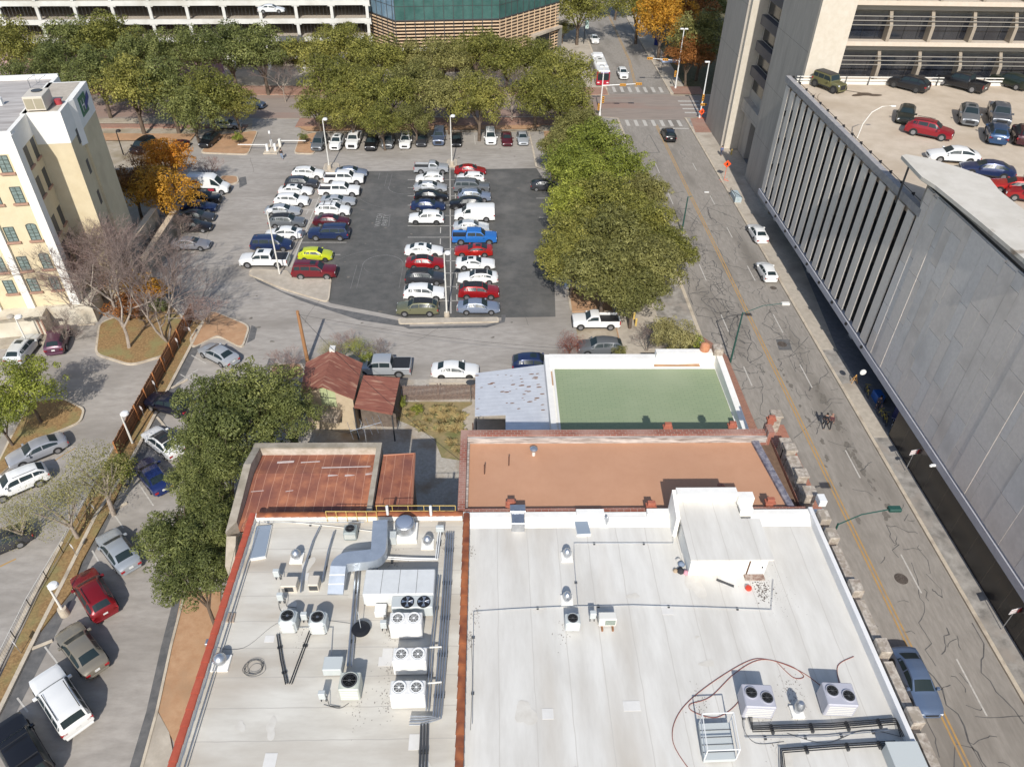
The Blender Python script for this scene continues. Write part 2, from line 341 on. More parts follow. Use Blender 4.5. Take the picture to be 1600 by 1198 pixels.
# dirt bed by the white roofed building + kerb + dark gutter
struct('side_bed', MB().prism([xy(285,925), xy(345,925), xy(345,1300), xy(262,1140), xy(247,1110)], 0, .1), M['dirt'])
struct('side_path', MB().prism([xy(247,1112), xy(265,1145), xy(300,1330), xy(200,1330), xy(220,1198)], 0, .12), M['concrete'])
struct('side_gutter', MB().ribbon([xy(286,915), xy(262,1010), xy(240,1110), xy(205,1230)], .9, .012).ribbon([xy(322,505), xy(268,612), xy(228,690), xy(160,812), xy(80,978), xy(8,1118), xy(-25,1180)], 1.2, .012), M['patch'])
struct('side_kerb', MB().ribbon([xy(290,925), xy(268,1010), xy(246,1112), xy(214,1230)], .18, .16), M['kerb'])
# yard behind the buildings
struct('yard', MB().sheet([(-16.5, 34), (-2.2, 34), (-2.2, 41), (5.4, 41), (5.4, 58.8), (-16.5, 58.8)], .02), M['gravel'])
struct('yard_grass_bed', MB().sheet([xy(605,650), xy(628,628), xy(738,628), xy(722,720), xy(690,715), xy(678,684), xy(640,664)], .03), pm('dry_grass_ground', (.33,.25,.13), (.24,.2,.09), 1.8, .95, c3=(.13,.16,.05), s3=.4, bump=.6))
# asphalt repairs, tyre marks and stains
pt = MB()
pt.sheet([xy(395,432), xy(440,455), xy(515,480), xy(640,504), xy(640,512), xy(560,500), xy(470,470), xy(402,440)], .011)
pt.ribbon([xy(615,502), xy(640,512), xy(700,511), xy(760,510), xy(786,502), xy(787,492)], .5, .013)
pt.sheet([xy(374,278), xy(384,276), xy(386,288), xy(374,294)], .011)
pt.sheet([xy(393,508), xy(402,512), xy(398,530), xy(386,536)], .011)
pt.sheet([xy(420,560), xy(432,560), xy(424,580), xy(414,580)], .011)
struct('asphalt_repair', pt, M['patch'])
st = MB(); rs = random.Random(3)
def blot(mb, cx, cy, r, z, ell=1.0, n=18, seed=None):
    rr = random.Random(seed if seed is not None else int(cx*97+cy*31))
    ph = [rr.uniform(0, 6.3) for _ in range(3)]
    pts = [(cx+r*(1+.22*math.sin(2*t+ph[0])+.15*math.sin(3*t+ph[1])+.1*math.sin(5*t+ph[2]))*math.cos(t), cy+r*ell*(1+.22*math.sin(2*t+ph[0])+.15*math.sin(3*t+ph[1])+.1*math.sin(5*t+ph[2]))*math.sin(t)) for t in [2*PI*i/n for i in range(n)]]
    blot.n = (getattr(blot, 'n', 0)+1) % 200; mb.sheet(pts, z+blot.n*.00004)
for k in range(46):
    blot(st, 33.1+rs.gauss(0, .25), rs.uniform(40, 58), rs.uniform(.05, .28), .0142, 1.7)
for k in range(22): blot(st, 30.3+rs.gauss(0, .2), rs.uniform(40, 62), rs.uniform(.05, .2), .0142, 2)
for k in range(60): blot(st, rs.uniform(-30, 8), rs.uniform(64, 122), rs.uniform(.05, .25), .0142, .8)
struct('oil_stain', st, pm('oil_stained_asphalt', (.14,.125,.105), (.2,.18,.155), 4, .8))
# ---- crack sealing on the main road ----
ck = MB()
def walk(x, y, ang, n, step, wob, wd):
    pts = [(x, y)]
    for _ in range(n):
        ang += rng.gauss(0, wob)+(rng.choice((1,-1))*rng.uniform(.5,1.3) if rng.random() < .1 else 0); x += math.cos(ang)*step; y += math.sin(ang)*step
        if not (23.6 < x < 35.1): break
        pts.append((x, y))
    if len(pts) > 2: ck.ribbon(pts, [wd*rng.uniform(.6, 1.3) for _ in pts], .0162)
    return pts
def net(x0, x1, y0, y1, nl, nt_, nb):
    for _ in range(nl): walk(rng.uniform(x0, x1), rng.uniform(y0, y1), PI/2*rng.choice((1, -1))+rng.gauss(0, .12), rng.randint(8, 26), .42, .1, .05)
    for _ in range(nt_): walk(rng.uniform(x0, x1), rng.uniform(y0, y1), rng.choice((0, PI))+rng.gauss(0, .15), rng.randint(4, 12), .4, .1, .048)
    for _ in range(nb): walk(rng.uniform(x0, x1), rng.uniform(y0, y1), rng.uniform(0, 6.3), rng.randint(3, 6), .3, .35, .05)
def grid(x0, x1, y0, y1, dx, dy, p, wd=.05, jit=.3):
    nx, ny = int((x1-x0)/dx)+1, int((y1-y0)/dy)+1
    P_ = {(i, j): (x0+i*dx+rng.gauss(0, jit*dx), y0+j*dy+rng.gauss(0, jit*dy)) for i in range(nx) for j in range(ny)}
    for (i, j), a_ in P_.items():
        for k in ((i+1, j), (i, j+1)):
            if k in P_ and rng.random() < p*(1.15 if k[0] == i else .9):
                b_ = P_[k]; n_ = 6; l_ = math.hypot(b_[0]-a_[0], b_[1]-a_[1]); w0 = wd*rng.uniform(.6, 1.5)
                pts = [(a_[0]+(b_[0]-a_[0])*t/n_+rng.gauss(0, .05*l_)*(0 < t < n_), a_[1]+(b_[1]-a_[1])*t/n_+rng.gauss(0, .05*l_)*(0 < t < n_)) for t in range(n_+1)]
                pts = [(min(max(q[0], 23.6), 35.0), q[1]) for q in pts]; ck.ribbon(pts, [w0*rng.uniform(.7, 1.3) for _ in pts], .0162)
grid(24.0, 28.9, 60, 104, 1.5, 1.7, .55, .07); grid(26.6, 28.6, 62, 88, .55, .75, .55, .06); grid(24, 29, 46, 62, 1.7, 2.2, .36); grid(30.2, 35, 60, 100, 1.7, 2.6, .42, .06); grid(32.0, 33.4, 60, 74, .5, .8, .5, .045)
grid(30.4, 35, 14, 60, 2.2, 3.2, .32, .065); grid(25.4, 29.4, 18, 46, 2.2, 3.5, .2); grid(24, 35, 104, 131, 3, 4.5, .25)
for k in range(9): walk((25.0, 26.5, 28.2, 30.5, 31.6, 32.9, 34.2, 27.3, 33.6)[k], (60, 70, 50, 20, 60, 14, 40, 90, 88)[k], PI/2, 60, .5, .03, .055)
net(24.2, 29, 56, 100, 0, 0, 60); net(30.2, 34.8, 16, 100, 2, 4, 60)
ck.ribbon([(24.2, 118), (27.9, 118.2)], .12, .0162); ck.ribbon([(27.9, 118.2), (27.6, 126)], .1, .0162)
struct('road_crack_sealing', ck, M['seal'])
cl = MB()
for k in range(38):
    x, y = rs.uniform(-44, 9), rs.uniform(62, 124); a = rs.choice((0, 0, PI/2)); pts = [(x, y)]
    for _ in range(rs.randint(6, 20)): a += rs.gauss(0, .12); x += math.cos(a)*.6; y += math.sin(a)*.6; pts.append((x, y))
    cl.ribbon(pts, .035, .0164)
struct('lot_cracks', cl, pm('thin_cracks', (.13,.12,.11), rough=.9))
# ---- painted lines ----
ln = MB()
for ya, yb in ((14.5, 18.8), (23.5, 27.6), (33.0, 36.6), (44.9, 48.4), (57.4, 61.2), (67, 70.6), (78, 81.6), (89, 92), (99, 102), (111, 114)):
    ln.ribbon([(32.45, ya), (32.45, yb)], .12, .0185)
for ya, yb in ((57.7, 60.9), (67.2, 70.6), (78, 82), (88, 92), (99, 103), (110, 114)): ln.ribbon([(26.42, ya), (26.42, yb)], .12, .0185)
struct('lane_marking', ln, M['line'])
yl = MB()
yl.ribbon([(29.42, -20), (29.42, 131)], .13, .0185).ribbon([(29.72, -20), (29.72, 131)], .13, .0185)
yl.ribbon([(28.9, 150), (30.4, 170), (31.0, 215), (31, 400)], .13, .0185).ribbon([(29.2, 150), (30.7, 170), (31.3, 215), (31.3, 400)], .13, .0185)
struct('centre_line', yl, M['yellow'])
cw = MB()
for k in range(7):
    x = 24.6+k*1.55
    cw.box(x-.3, x+.3, 130.3, 133.2, .010, .0188); cw.box(x-.3, x+.3, 148.6, 151.8, .010, .0188)
for k in range(4): cw.box(36, 40, 137+k*2.1, 137.6+k*2.1, .010, .0172)
cw.box(29.9, 35.0, 129.0, 129.4, .01, .0188)
struct('crosswalk', cw, M['line'])
pl = MB()
def L(a, b, wd=.11): pl.ribbon([xy(*a), xy(*b)], wd, .0188)
L((703,262), (704.5,490), .13); L((501,303), (454,418), .14)
for v in (281, 293.5, 306.5, 321, 337, 353, 371, 389.5, 408, 427, 448, 470):
    L((637,v), (760,v))
for v in (275, 287, 300, 312.5, 328, 344, 361, 379): L((470-(v-275)*.3, v), (552-(v-275)*.1, v))
L((497,398), (532,398)); L((468,360), (540,379)) if False else None
for k in range(13):
    v0 = 268+k*17.5; x0 = 690-(k*.3); L((x0, v0), (x0-.3, v0+9)); L((711+k*.25, v0), (711.3+k*.25, v0+9))
for k in range(8): a = 512-k*7.5; L((a, 262+k*16.5), (a-3.2, 269+k*16.5))
for k in range(13): u = 514+k*25.4; L((u, 226), (u-1.5, 212))
for p in (((845,365), (870,365)), ((875,462), (930,461)), ((838,310), (862,310)), ((842,340), (868,340)), ((290,366), (318,366)), ((283,393), (305,393))): L(*p)
for p in (((275,600), (310,577)), ((299,555), (322,568)), ((282,585), (305,598)), ((247,655), (266,669)), ((178,803), (193,825)), ((217,756), (240,790)), ((144,860), (156,880)), ((70,1010), (90,1036)), ((27,1090), (44,1112)), ((120,845), (130,828)), ((0,581), (20,568)), ((0,548), (60,535))): L(*p)
struct('parking_line', pl, M['line'])
wt = MB()
wt.ribbon([xy(0,885), xy(10,880), xy(25,873)], .14, .0186); wt.ribbon([xy(85,720), xy(100,710), xy(118,700)], .1, .0186)
struct('yellow_lot_line', wt, M['yellow'])
# faint old court circles and lettering on the sealed asphalt
fc = MB()
def arc(cx, cy, r, a0, a1, wd=.1):
    fc.ribbon([(cx+r*math.cos(a0+(a1-a0)*k/28), cy+r*math.sin(a0+(a1-a0)*k/28)) for k in range(29)], wd, .0124)
arc(-12.3, 104.5, 2.6, PI, 2*PI); arc(-13.2, 81.5, 2.5, 0, PI); arc(-13.2, 81.5, 2.3, PI, 2*PI, .03); arc(-12.3, 104.5, 7.5, PI*1.15, PI*1.85, .05); arc(-13, 77.5, 8, .15*PI, .85*PI, .05)
for x in (-15.7, -10.7, -16.4, -10.1): fc.ribbon([(x, 76), (x, 81.5)], .05, .0124); fc.ribbon([(x+.9, 104.5), (x+.9, 109)], .05, .0124)
fc.ribbon([(-16.7, 107), (-16.7, 109.6)], .08, .0124); fc.ribbon([(-8.3, 107), (-8.3, 109.6)], .08, .0124)
tx = xy(609.5, 335.5); fc.ribbon([tx, xy(607.5,354)], .09, .0124); fc.ribbon([xy(598,335), tx], .09, .0124); fc.ribbon([xy(597,353), xy(607.5,354)], .09, .0124)
struct('old_court_lines', fc, pm('ghost_paint', (.12,.12,.115), (.26,.25,.24), 5, .85))
def text(body, size, m, name, label=None, parent=None, loc=(0,0,0), rot=(0,0,0), kind=None, ext=0.0):
    c = bpy.data.curves.new(name, 'FONT'); c.body = body; c.size = size; c.align_x = 'CENTER'; c.align_y = 'CENTER'; c.extrude = ext
    o = bpy.data.objects.new(name, c); COL.objects.link(o)
    dg = bpy.context.evaluated_depsgraph_get(); me = bpy.data.meshes.new_from_object(o.evaluated_get(dg))
    bpy.data.objects.remove(o); me.materials.clear(); me.materials.append(m)
    o = bpy.data.objects.new(name, me); COL.objects.link(o); o.location = loc; o.rotation_euler = rot
    if parent: o.parent = parent
    if kind: o['kind'] = kind
    return o
a = xy(592, 344); text('WATCH', 1.05, M['faint'], 'pavement_lettering', loc=(a[0], a[1], .0126), rot=(0, 0, PI/2), kind='structure')
a = xy(602.5, 344); text('PARTY', 1.1, M['faint'], 'pavement_lettering', loc=(a[0], a[1], .0126), rot=(0, 0, PI/2), kind='structure')
# wheel stops
WS = ['concrete wheel stop at the left edge behind the island tree', 'concrete wheel stop behind the pale suv', 'yellowish concrete wheel stop by the leafy island', 'concrete wheel stop near the almost black suv', 'concrete wheel stop in front of the white sedan under the oak', 'long concrete wheel stop in the empty space', 'concrete wheel stop in front of the grey sedan', 'concrete wheel stop in front of the tan sedan', 'concrete wheel stop in front of the red crossover']
for k, p in enumerate([(18,568,.25), (72,530,.15), (135,508,.1), (281,600,.9), (252,660,2.3), (182,795,.8), (118,870,2.2), (60,1010,.5), (112,915,2.3)]):
    c = at(p[0], p[1]); o = single('wheel_stop', MB().prism([(-.9,-.09),(.9,-.09),(.9,.09),(-.9,.09)], 0, .12), M['kerb'], WS[k], 'wheel stop', (0,0,0), 'wheel stops in the western lots')
    o.location = (c.x, c.y, .006); o.rotation_euler = (0, 0, p[2])
# manhole covers
for (px, py), r, lab in (((1222,538), .5, 'round iron manhole cover on street beside two tone asphalt patch'), ((1408,904), .5, 'round iron manhole cover on street near the blue sedan'), ((1208,450), .38, 'small manhole cover on street behind the white hatchback')):
    c = at(px, py); mb = MB().frus((c.x, c.y, .01), r, r, .02, 28)
    for a in (.8, .5, .22): mb.tube([(c.x+r*a*math.cos(q), c.y+r*a*math.sin(q), .032) for q in [2*PI*i/24 for i in range(25)]], .012, 4, cap=False)
    single('manhole_cover', mb, pm('iron_cover', (.07,.055,.045), (.12,.1,.085), 8, .6), lab, 'manhole cover', (c.x, c.y, .01))
struct('manhole_patch', MB().sheet([xy(1212,530), xy(1232,530), xy(1238,547), xy(1217,547)], .0165), M['patch'])
# ================= buildings on the near block =================
SEAM = pm('white_membrane', (.58,.555,.505), (.71,.69,.64), .45, .7, c3=(.49,.435,.36), s3=.16, th3=(.48,.72), stretch=(1.6,.35,1), spec=.3)
bands(SEAM, 'X', 1.9, (.5,.47,.42), .03, .12, amount=.6)
SEAML = pm('grey_white_membrane', (.52,.485,.42), (.66,.63,.56), .45, .7, c3=(.4,.34,.27), s3=.2, th3=(.48,.72), stretch=(.4,1.5,1), spec=.3)
bands(SEAML, 'Y', 1.7, (.4,.37,.33), .03, .12, amount=.6)
REDT = pm('red_painted_tile', (.4,.075,.04), (.47,.1,.055), 2, .7)
BRNT = pm('brown_clay_tile', (.17,.05,.025), (.42,.14,.05), 1.4, .7, th=(.3,.7), detail=1)
COPE = pm('weathered_coping', (.25,.2,.16), (.56,.5,.42), 3.5, .95, c3=(.33,.28,.22), s3=2.2, th3=(.5,.62))
CONC = pm('old_cast_concrete', (.3,.26,.2), (.42,.37,.3), 1.5, .95, c3=(.22,.19,.14), s3=.5)
BRK = bricks('red_brick', (.3,.1,.065), (.22,.075,.05), (.42,.36,.3), axes='XY', bw=.45, bh=.22, stain=(.4,.25,.2))
WZ = 9.7
# --- left white roof building ---
bl = thing('flat_roof_building', 'building with white roof crowded with machinery and red tile coping on its left', 'building', (-8.4, 18, 0))
put('wall', MB().prism([(-15.15, 3), (-1.62, 3), (-1.62, 32.25), (-15.3, 32.25)], 0, WZ-.05), M['white'], bl)
put('roof', MB().sheet([(-15.0, 3.2), (-1.75, 3.2), (-1.75, 32.1), (-15.0, 32.1)], WZ), SEAML, bl)
put('parapet', MB().box(-15.38, -15.02, 3, 32.4, WZ-2, 10.14).box(-15.02, -1.78, 32.08, 32.4, WZ-2, 10.14).box(-1.72, -1.36, 3, 32.4, WZ-2, 10.14), M['white'], bl)
def tiles(pts, wd, z, m, name, root, n):
    """half round coping tiles"""
    mb = MB()
    for a, b in zip(pts[:-1], pts[1:]):
        a, b = Vector((*a, z)), Vector((*b, z)); d = b-a; k = max(1, round(d.length/n)); e = d/k; u = e.normalized(); s = Vector((-u.y, u.x, 0))
        for i in range(k):
            p, q = a+e*i, a+e*(i+1)+u*.05; vs = []
            for c, sc_ in ((p, 1.08), (q, .95)):
                for t in range(7):
                    an = PI*t/6; vs.append(tuple(c+s*math.cos(an)*wd/2*sc_+Vector((0, 0, math.sin(an)*wd*.3*sc_))))
            mb.add(vs, [(t, t+1, 8+t, 7+t) for t in range(6)]+[(6,5,4,3,2,1,0), tuple(range(7, 14))])
    return put(name, mb, m, root, smooth=30)
tiles([(-15.2, 3), (-15.2, 32.3)], .42, 10.14, REDT, 'red_coping', bl, .85)
tiles([(-14.9, 32.26), (-1.8, 32.26)], .42, 10.14, BRNT, 'brown_coping', bl, .55)
put('pipe_rail', MB().tube([(-14.8, 3.5, 10.2), (-14.8, 31.6, 10.2), (-8, 31.6, 10.15)], .035).tube([(-14.62, 3.5, 9.95), (-14.62, 31.4, 9.95)], .03), M['metal'], bl)
# --- right white roof building ---
br = thing('flat_roof_building', 'wide building with bright white roof and stair penthouse beside the street', 'building', (10, 18, 0))
EX = 21.0
put('wall', MB().prism([(-1.3, 3), (EX, 3), (EX, 32.2), (-1.3, 32.2)], 0, WZ-.06), M['white'], br)
put('roof', MB().sheet([(-1.3, 3), (EX, 3), (EX, 32.2), (-1.3, 32.2)], WZ), SEAM, br)
np_ = MB()
for x0, x1, h in ((-1.36, 5.6, 10.05), (5.6, 7.4, 10.3), (7.4, 10.2, 9.98), (10.2, 12.0, 10.3), (16.8, 21.9, 10.15)): np_.box(x0, x1, 32.0, 32.45, 9.0, h)
np_.prism([(-1.36, 31.4), (21, 31.4), (21, 32.0), (-1.36, 32.0)], WZ-.02, [WZ+.02, WZ+.02, WZ+.33, WZ+.33])
put('parapet', np_, M['white'], br)
tiles([(-1.5, 3), (-1.5, 32.2)], .42, 10.14, BRNT, 'brown_coping', br, .62)
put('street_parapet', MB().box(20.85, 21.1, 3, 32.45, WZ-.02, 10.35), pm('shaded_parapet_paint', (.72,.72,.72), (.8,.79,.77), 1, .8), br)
cp = MB(); pr = MB(); y = 4.0
def crenel(mb, pil, y0, y1, x0, x1, z, step=3.9):
    y = y0; k = 0
    while y < y1:
        L_ = min(step, y1-y)
        mb.box(x0, x1, y, y+L_-1.3, z-.55, z).box(x0+.06, x1-.06, y+L_-1.299, y+L_-.96, z-.55, z-.25)
        pil.bbox(x0-.05, x1+.1, y+L_-.95, y+L_-.05, z-.6, z+.3, .03)
        y += step
crenel(cp, pr, 3.2, 32.0, 21.22, 21.72, 10.4)
put('street_wall', MB().box(21.2, 21.8, 3, 32.4, 0, 9.84), BRK, br)
put('coping', cp, COPE, br)
for j in range(0, len(pr.v), 24):
    q = MB(); q.v = pr.v[j:j+24]; q.f = [tuple(i-j for i in f) for f in pr.f[(j//24)*18:(j//24)*18+18]]; put('coping_pillar', q, COPE, br)
# penthouse
def zx(px, py, z): return xy(px, py, z)
PZ = 11.3
ph = thing('stair_penthouse', 'white stair penthouse with door and flat roof standing on the bright white roof', 'penthouse', (14.2, 29, WZ))
put('wall', MB().prism([(12.0, 27.65), (16.65, 27.65), (16.65, 30.45), (15.55, 30.45), (15.55, 32.3), (12.0, 32.3)], WZ, PZ-.12), M['white'], ph)
put('roof', MB().prism([(11.88, 27.5), (16.88, 27.5), (16.88, 30.6), (15.68, 30.6), (15.68, 32.3), (11.88, 32.3)], PZ-.12, [PZ+.02, PZ+.02, PZ+.1, PZ+.1, PZ+.16, PZ+.16]), SEAM, ph)
put('parapet', MB().box(11.85, 15.72, 32.0, 32.55, PZ-.3, 12.15).box(15.73, 16.75, 31.75, 32.3, 10, 12.0).prism([(11.62, 30.6), (11.87, 30.6), (11.87, 32.5), (11.62, 32.5)], WZ, [PZ+.15, PZ+.15, 12.0, 12.0]).prism([(15.75, 31.1), (16.6, 31.2), (16.6, 31.74), (15.75, 31.74)], 10.2, PZ+.3), M['white'], ph)
d = put('door', MB().box(15.6, 16.5, 27.6, 27.649, WZ+.1, WZ+1.45), M['wpaint'], ph)
put('door_stain', MB().box(15.52, 15.59, 27.61, 27.645, WZ+.1, WZ+1.5), pm('rust_streak', (.12,.06,.03), rough=.8), ph)
put('handle', MB().box(16.35, 16.41, 27.56, 27.6, WZ+.7, WZ+.84), M['black'], d)
put('door_step', MB().box(15.4, 16.6, 27.2, 27.59, WZ+.01, WZ+.09), pm('rusty_step', (.2,.11,.08), (.45,.38,.32), 6, .9), ph)
rs = random.Random(31); PM1 = pm('membrane_patch', (.66,.64,.6), (.72,.7,.66), 2, .7); PM2 = pm('ponding_stain', (.57,.535,.47), (.66,.63,.57), 1.5, .8)
for k in range(40):
    lf = k%2; x, y = (rs.uniform(-13, -3), rs.uniform(13, 30)) if lf else (rs.uniform(0, 19), rs.uniform(12, 30)); q = MB()
    if k < 26:
        blot(q, x, y, rs.uniform(.12, .5), WZ+.004+k*.0002, rs.uniform(.4, 2.2), 22, k)
        put('water_stain', q, PM2, bl if lf else br)
    else:
        w_, h_ = rs.uniform(.4, 1.0), rs.uniform(.3, .9); q.box(x, x+w_, y, y+h_, WZ+.001, WZ+.0055+k*.0003); put('membrane_patch', q, PM1, bl if lf else br)
# --- brown roof building ---
BZ = 9.45
bb = thing('flat_roof_building', 'building with terracotta coloured flat roof framed by red brick parapets', 'building', (9, 36.5, 0))
BRN = pm('terracotta_roof_coating', (.5,.265,.155), (.55,.3,.18), .8, .85, c3=(.45,.245,.15), s3=.1, th3=(.4,.8))
bands(BRN, 'X', 1.0, (.48,.25,.15), .02, .3, amount=.35)
put('wall', MB().box(-2.0, 19.2, 32.62, 40.2, 0, BZ-.04), BRK, bb)
put('roof', MB().sheet([(-1.6, 33.1), (19.9, 33.1), (19.2, 39.7), (-1.6, 39.7)], BZ), BRN, bb)
put('brick_parapet', MB().box(-2.1, 20.7, 39.72, 40.28, 9, 10.1).box(-2.1, -1.62, 32.6, 39.72, 9, 10.1).box(-1.62, 20.9, 32.6, 32.85, 9, 9.95).box(20.25, 20.7, 40.28-.9, 40.3, 10.1, 10.55), BRK, bb)
put('flashing', MB().box(-1.6, 20.3, 39.5, 39.715, BZ+.01, 9.98).box(-1.6, -1.45, 33.1, 39.5, BZ+.01, 9.7), pm('cracked_flashing', (.2,.16,.14), (.62,.57,.52), 2.5, .9, stretch=(.3,3,3)), bb)
put('east_upstand', MB().prism([(19.9, 33), (20.35, 33), (19.7, 39.6), (19.2, 39.6)], BZ-.6, BZ+.22), pm('tar_upstand', (.1,.1,.14), (.3,.28,.3), 3, .8), bb)
put('tar_ledge', MB().box(19.21, 21.29, 32.9, 41.5, 7.9, 8.3), pm('dusty_brick_ledge', (.15,.095,.065), (.21,.135,.09), 3, .9), bb)
put('brick_cornice', MB().box(21.9, 22.75, 32.5, 42.4, 8.2, 8.6), pm('cornice_brick', (.33,.14,.095), (.4,.19,.13), 6, .9), bb)
put('street_wall', MB().box(21.3, 21.9, 32.45, 42.6, 0, 8.6).box(19.9, 21.3, 40.3, 42.6, 0, 4.9), BRK, bb)
for (px, py, ln_, hh) in ((1218,650,.8,.7), (1236,690,1.1,.3), (1243,700,.8,.55), (1250,722,1.7,.2), (1257,740,.8,.55), (1270,768,.85,.55)):
    c = at(px, py, 9.9); q = MB().bbox(21.32, 22.02, c.y-ln_/2, c.y+ln_/2, 8.6, 9.34+hh, .06).bbox(21.25, 22.1, c.y-ln_/2-.05, c.y+ln_/2+.05, 9.35+hh, 9.5+hh, .04); put('coping_block', q, COPE, bb)
put('stepped_coping', MB().prism([(21.4, 36.6), (22, 36.6), (22, 38.6), (21.4, 38.6)], 8.6, [9.6, 9.6, 8.9, 8.9]).prism([(21.4, 33.6), (22, 33.6), (22, 35.8), (21.4, 35.8)], 8.6, [8.8, 8.8, 9.4, 9.4]), COPE, bb)
# red chimney caps on parapets
for (px, py, s) in ((798,788,1), (1017,790,1), (1203,784,.9), (1043,667,1), (1144,665,.9), (1205,655,.8)):
    c = at(px, py, 10.1); q = MB().box(c.x-.24, c.x+.24, c.y-.12, c.y+.12, 9.6, 10.15+.35*s).box(c.x-.34, c.x+.34, c.y-.2, c.y+.2, 10.05, 10.2)
    put('brick_pier', q, pm('red_pier', (.33,.1,.06), (.4,.14,.09), 5, .85), bb)
# --- green roof building ---
gz = 4.35
bg_ = thing('flat_roof_building', 'low building with green roof inside white parapets at the street', 'building', (13.5, 48, 0))
GRN = bricks('green_roof_sheet', (.28,.335,.2), (.26,.32,.19), (.2,.255,.15), bw=.8, bh=.26, axes='XY', stain=(.33,.375,.24), ms=.02, off=.5, s3=.12)
put('wall', MB().box(5.25, 21.75, 40.35, 56.2, 0, gz-.05), M['white'], bg_)
put('roof', MB().sheet([(6.05, 40.35), (20.85, 40.35), (21.05, 45), (21.15, 50), (21.15, 54.9), (6.05, 54.9)], gz), GRN, bg_)
put('roof_edge', MB().sheet([(5.3, 40.35), (21.6, 40.35), (21.6, 56.1), (5.3, 56.1)], gz-.03), M['white'], bg_)
put('parapet', MB().box(5.15, 5.6, 40.35, 56.3, 3.9, 5.0).box(5.6, 15.6, 55.6, 56.3, 3.9, 5.05).box(15.6, 21.2, 55.6, 56.3, 3.9, 5.65).prism([(21.2, 40.35), (21.75, 40.35), (21.75, 56.3), (21.2, 56.3)], 3.9, [4.75, 4.75, 5.6, 5.6]), M['white'], bg_)
put('gutter_board', MB().box(5.85, 6.0, 40.4, 54.9, gz, gz+.1).box(6.0, 20, 54.95, 55.1, gz, gz+.12), M['wpaint'], bg_)
put('leaf_debris', MB().prism([(15.5, 55.12), (19.8, 55.12), (19.8, 55.58), (17.8, 55.45), (15.5, 55.5)], gz+.01, gz+.1).box(5.62, 5.8, 41, 43.2, gz, gz+.05).box(5.62, 5.8, 52.5, 54.5, gz, gz+.05), M['dirt'], bg_)
put('corner_finial', MB().bbox(20.9, 21.8, 55.3, 56.35, 5.6, 6.25, .08), COPE, bg_)
put('terracotta_vent', MB().lathe((20.2, 56.1, 5.62), [(.42, 0), (.48, .35), (.4, .7), (.15, .85)], 14), pm('terracotta', (.5,.2,.1), (.6,.28,.15), 5, .8), bg_, smooth=True)
# --- tin shed ---
tin = pm('blotched_tin', (.66,.67,.69), (.75,.76,.78), 1.2, .45, .3)
bands(tin, 'Y', .5, (.45,.47,.5), .08, .1, amount=.5)
ts = thing('tin_roof_shed', 'open shed with pale corrugated tin roof leaning on the green roofed building', 'shed', (2, 48, 0))
tz = 3.6
p = [at(743,583,tz-.5), at(853,569,tz+.1), at(861,672,tz+.1), at(790,672,tz-.2), at(790,648,tz-.2), at(742,650,tz-.5)]
put('roof', MB().prism([(q.x, q.y) for q in p], [q.z-.06 for q in p], [q.z for q in p]) if False else MB().add([tuple(q) for q in p]+[(q.x, q.y, q.z-.06) for q in p], [(5,4,3,2,1,0), (6,7,8,9,10,11)]+[(i, (i+1)%6, 6+(i+1)%6, 6+i) for i in range(6)]), tin, ts)
rs = random.Random(5); rb = MB()
for k in range(46):
    u_, v_ = rs.uniform(790, 850) if k < 34 else rs.uniform(745, 790), rs.uniform(583, 643)
    s_ = (u_-743)/110; zz = tz-.5+.6*s_+.004
    c = at(u_, v_, zz); r_ = rs.uniform(.04, .17)
    n_ = 8; rb.add([(c.x+r_*1.8*math.cos(2*PI*i/n_)*rs.uniform(.7,1.2), c.y+r_*.6*math.sin(2*PI*i/n_), zz+.012+.6*(r_*1.8*math.cos(2*PI*i/n_))/5.2) for i in range(n_)], [tuple(range(n_))])
put('rust_patch', rb, pm('rust_spots', (.16,.08,.05), (.26,.15,.09), 9, .9), ts)
for q in (p[0], p[5], p[4], p[1]): put('post', MB().box(q.x+.05, q.x+.17, q.y-.2, q.y-.08, 0, q.z-.09), M['dgrey'], ts)
put('back_wall', MB().box(p[0].x+.25, p[1].x-.2, p[0].y-.5, p[0].y-.42, 0, 2.7), M['wood'], ts)
put('slab', MB().sheet([xy(722,640), xy(742,630), (5.1, 57), (5.1, 41), (-1.4, 41)], .04), M['concrete'], ts)
put('stored_timber', MB().box(.8, 4.8, 42.5, 42.7, .1, 1.9).box(1.2, 3.8, 43.6, 43.8, .1, 1.3).box(1.5, 4.6, 42.1, 42.2, .1, 1.2), M['wood'], ts)
# satellite dish behind shed
c = at(735, 598, 2.6); sd = thing('satellite_dish', 'dark satellite dish on a thin post by the brush fence', 'satellite dish', (c.x, c.y, 0))
put('dish', MB().lathe((c.x, c.y, 2.5), [(.02, 0), (.25, .05), (.42, .17)], 18), M['dgrey'], sd, smooth=True); put('post', MB().tube([(c.x, c.y, 0), (c.x, c.y, 2.5)], .03), M['metal'], sd)
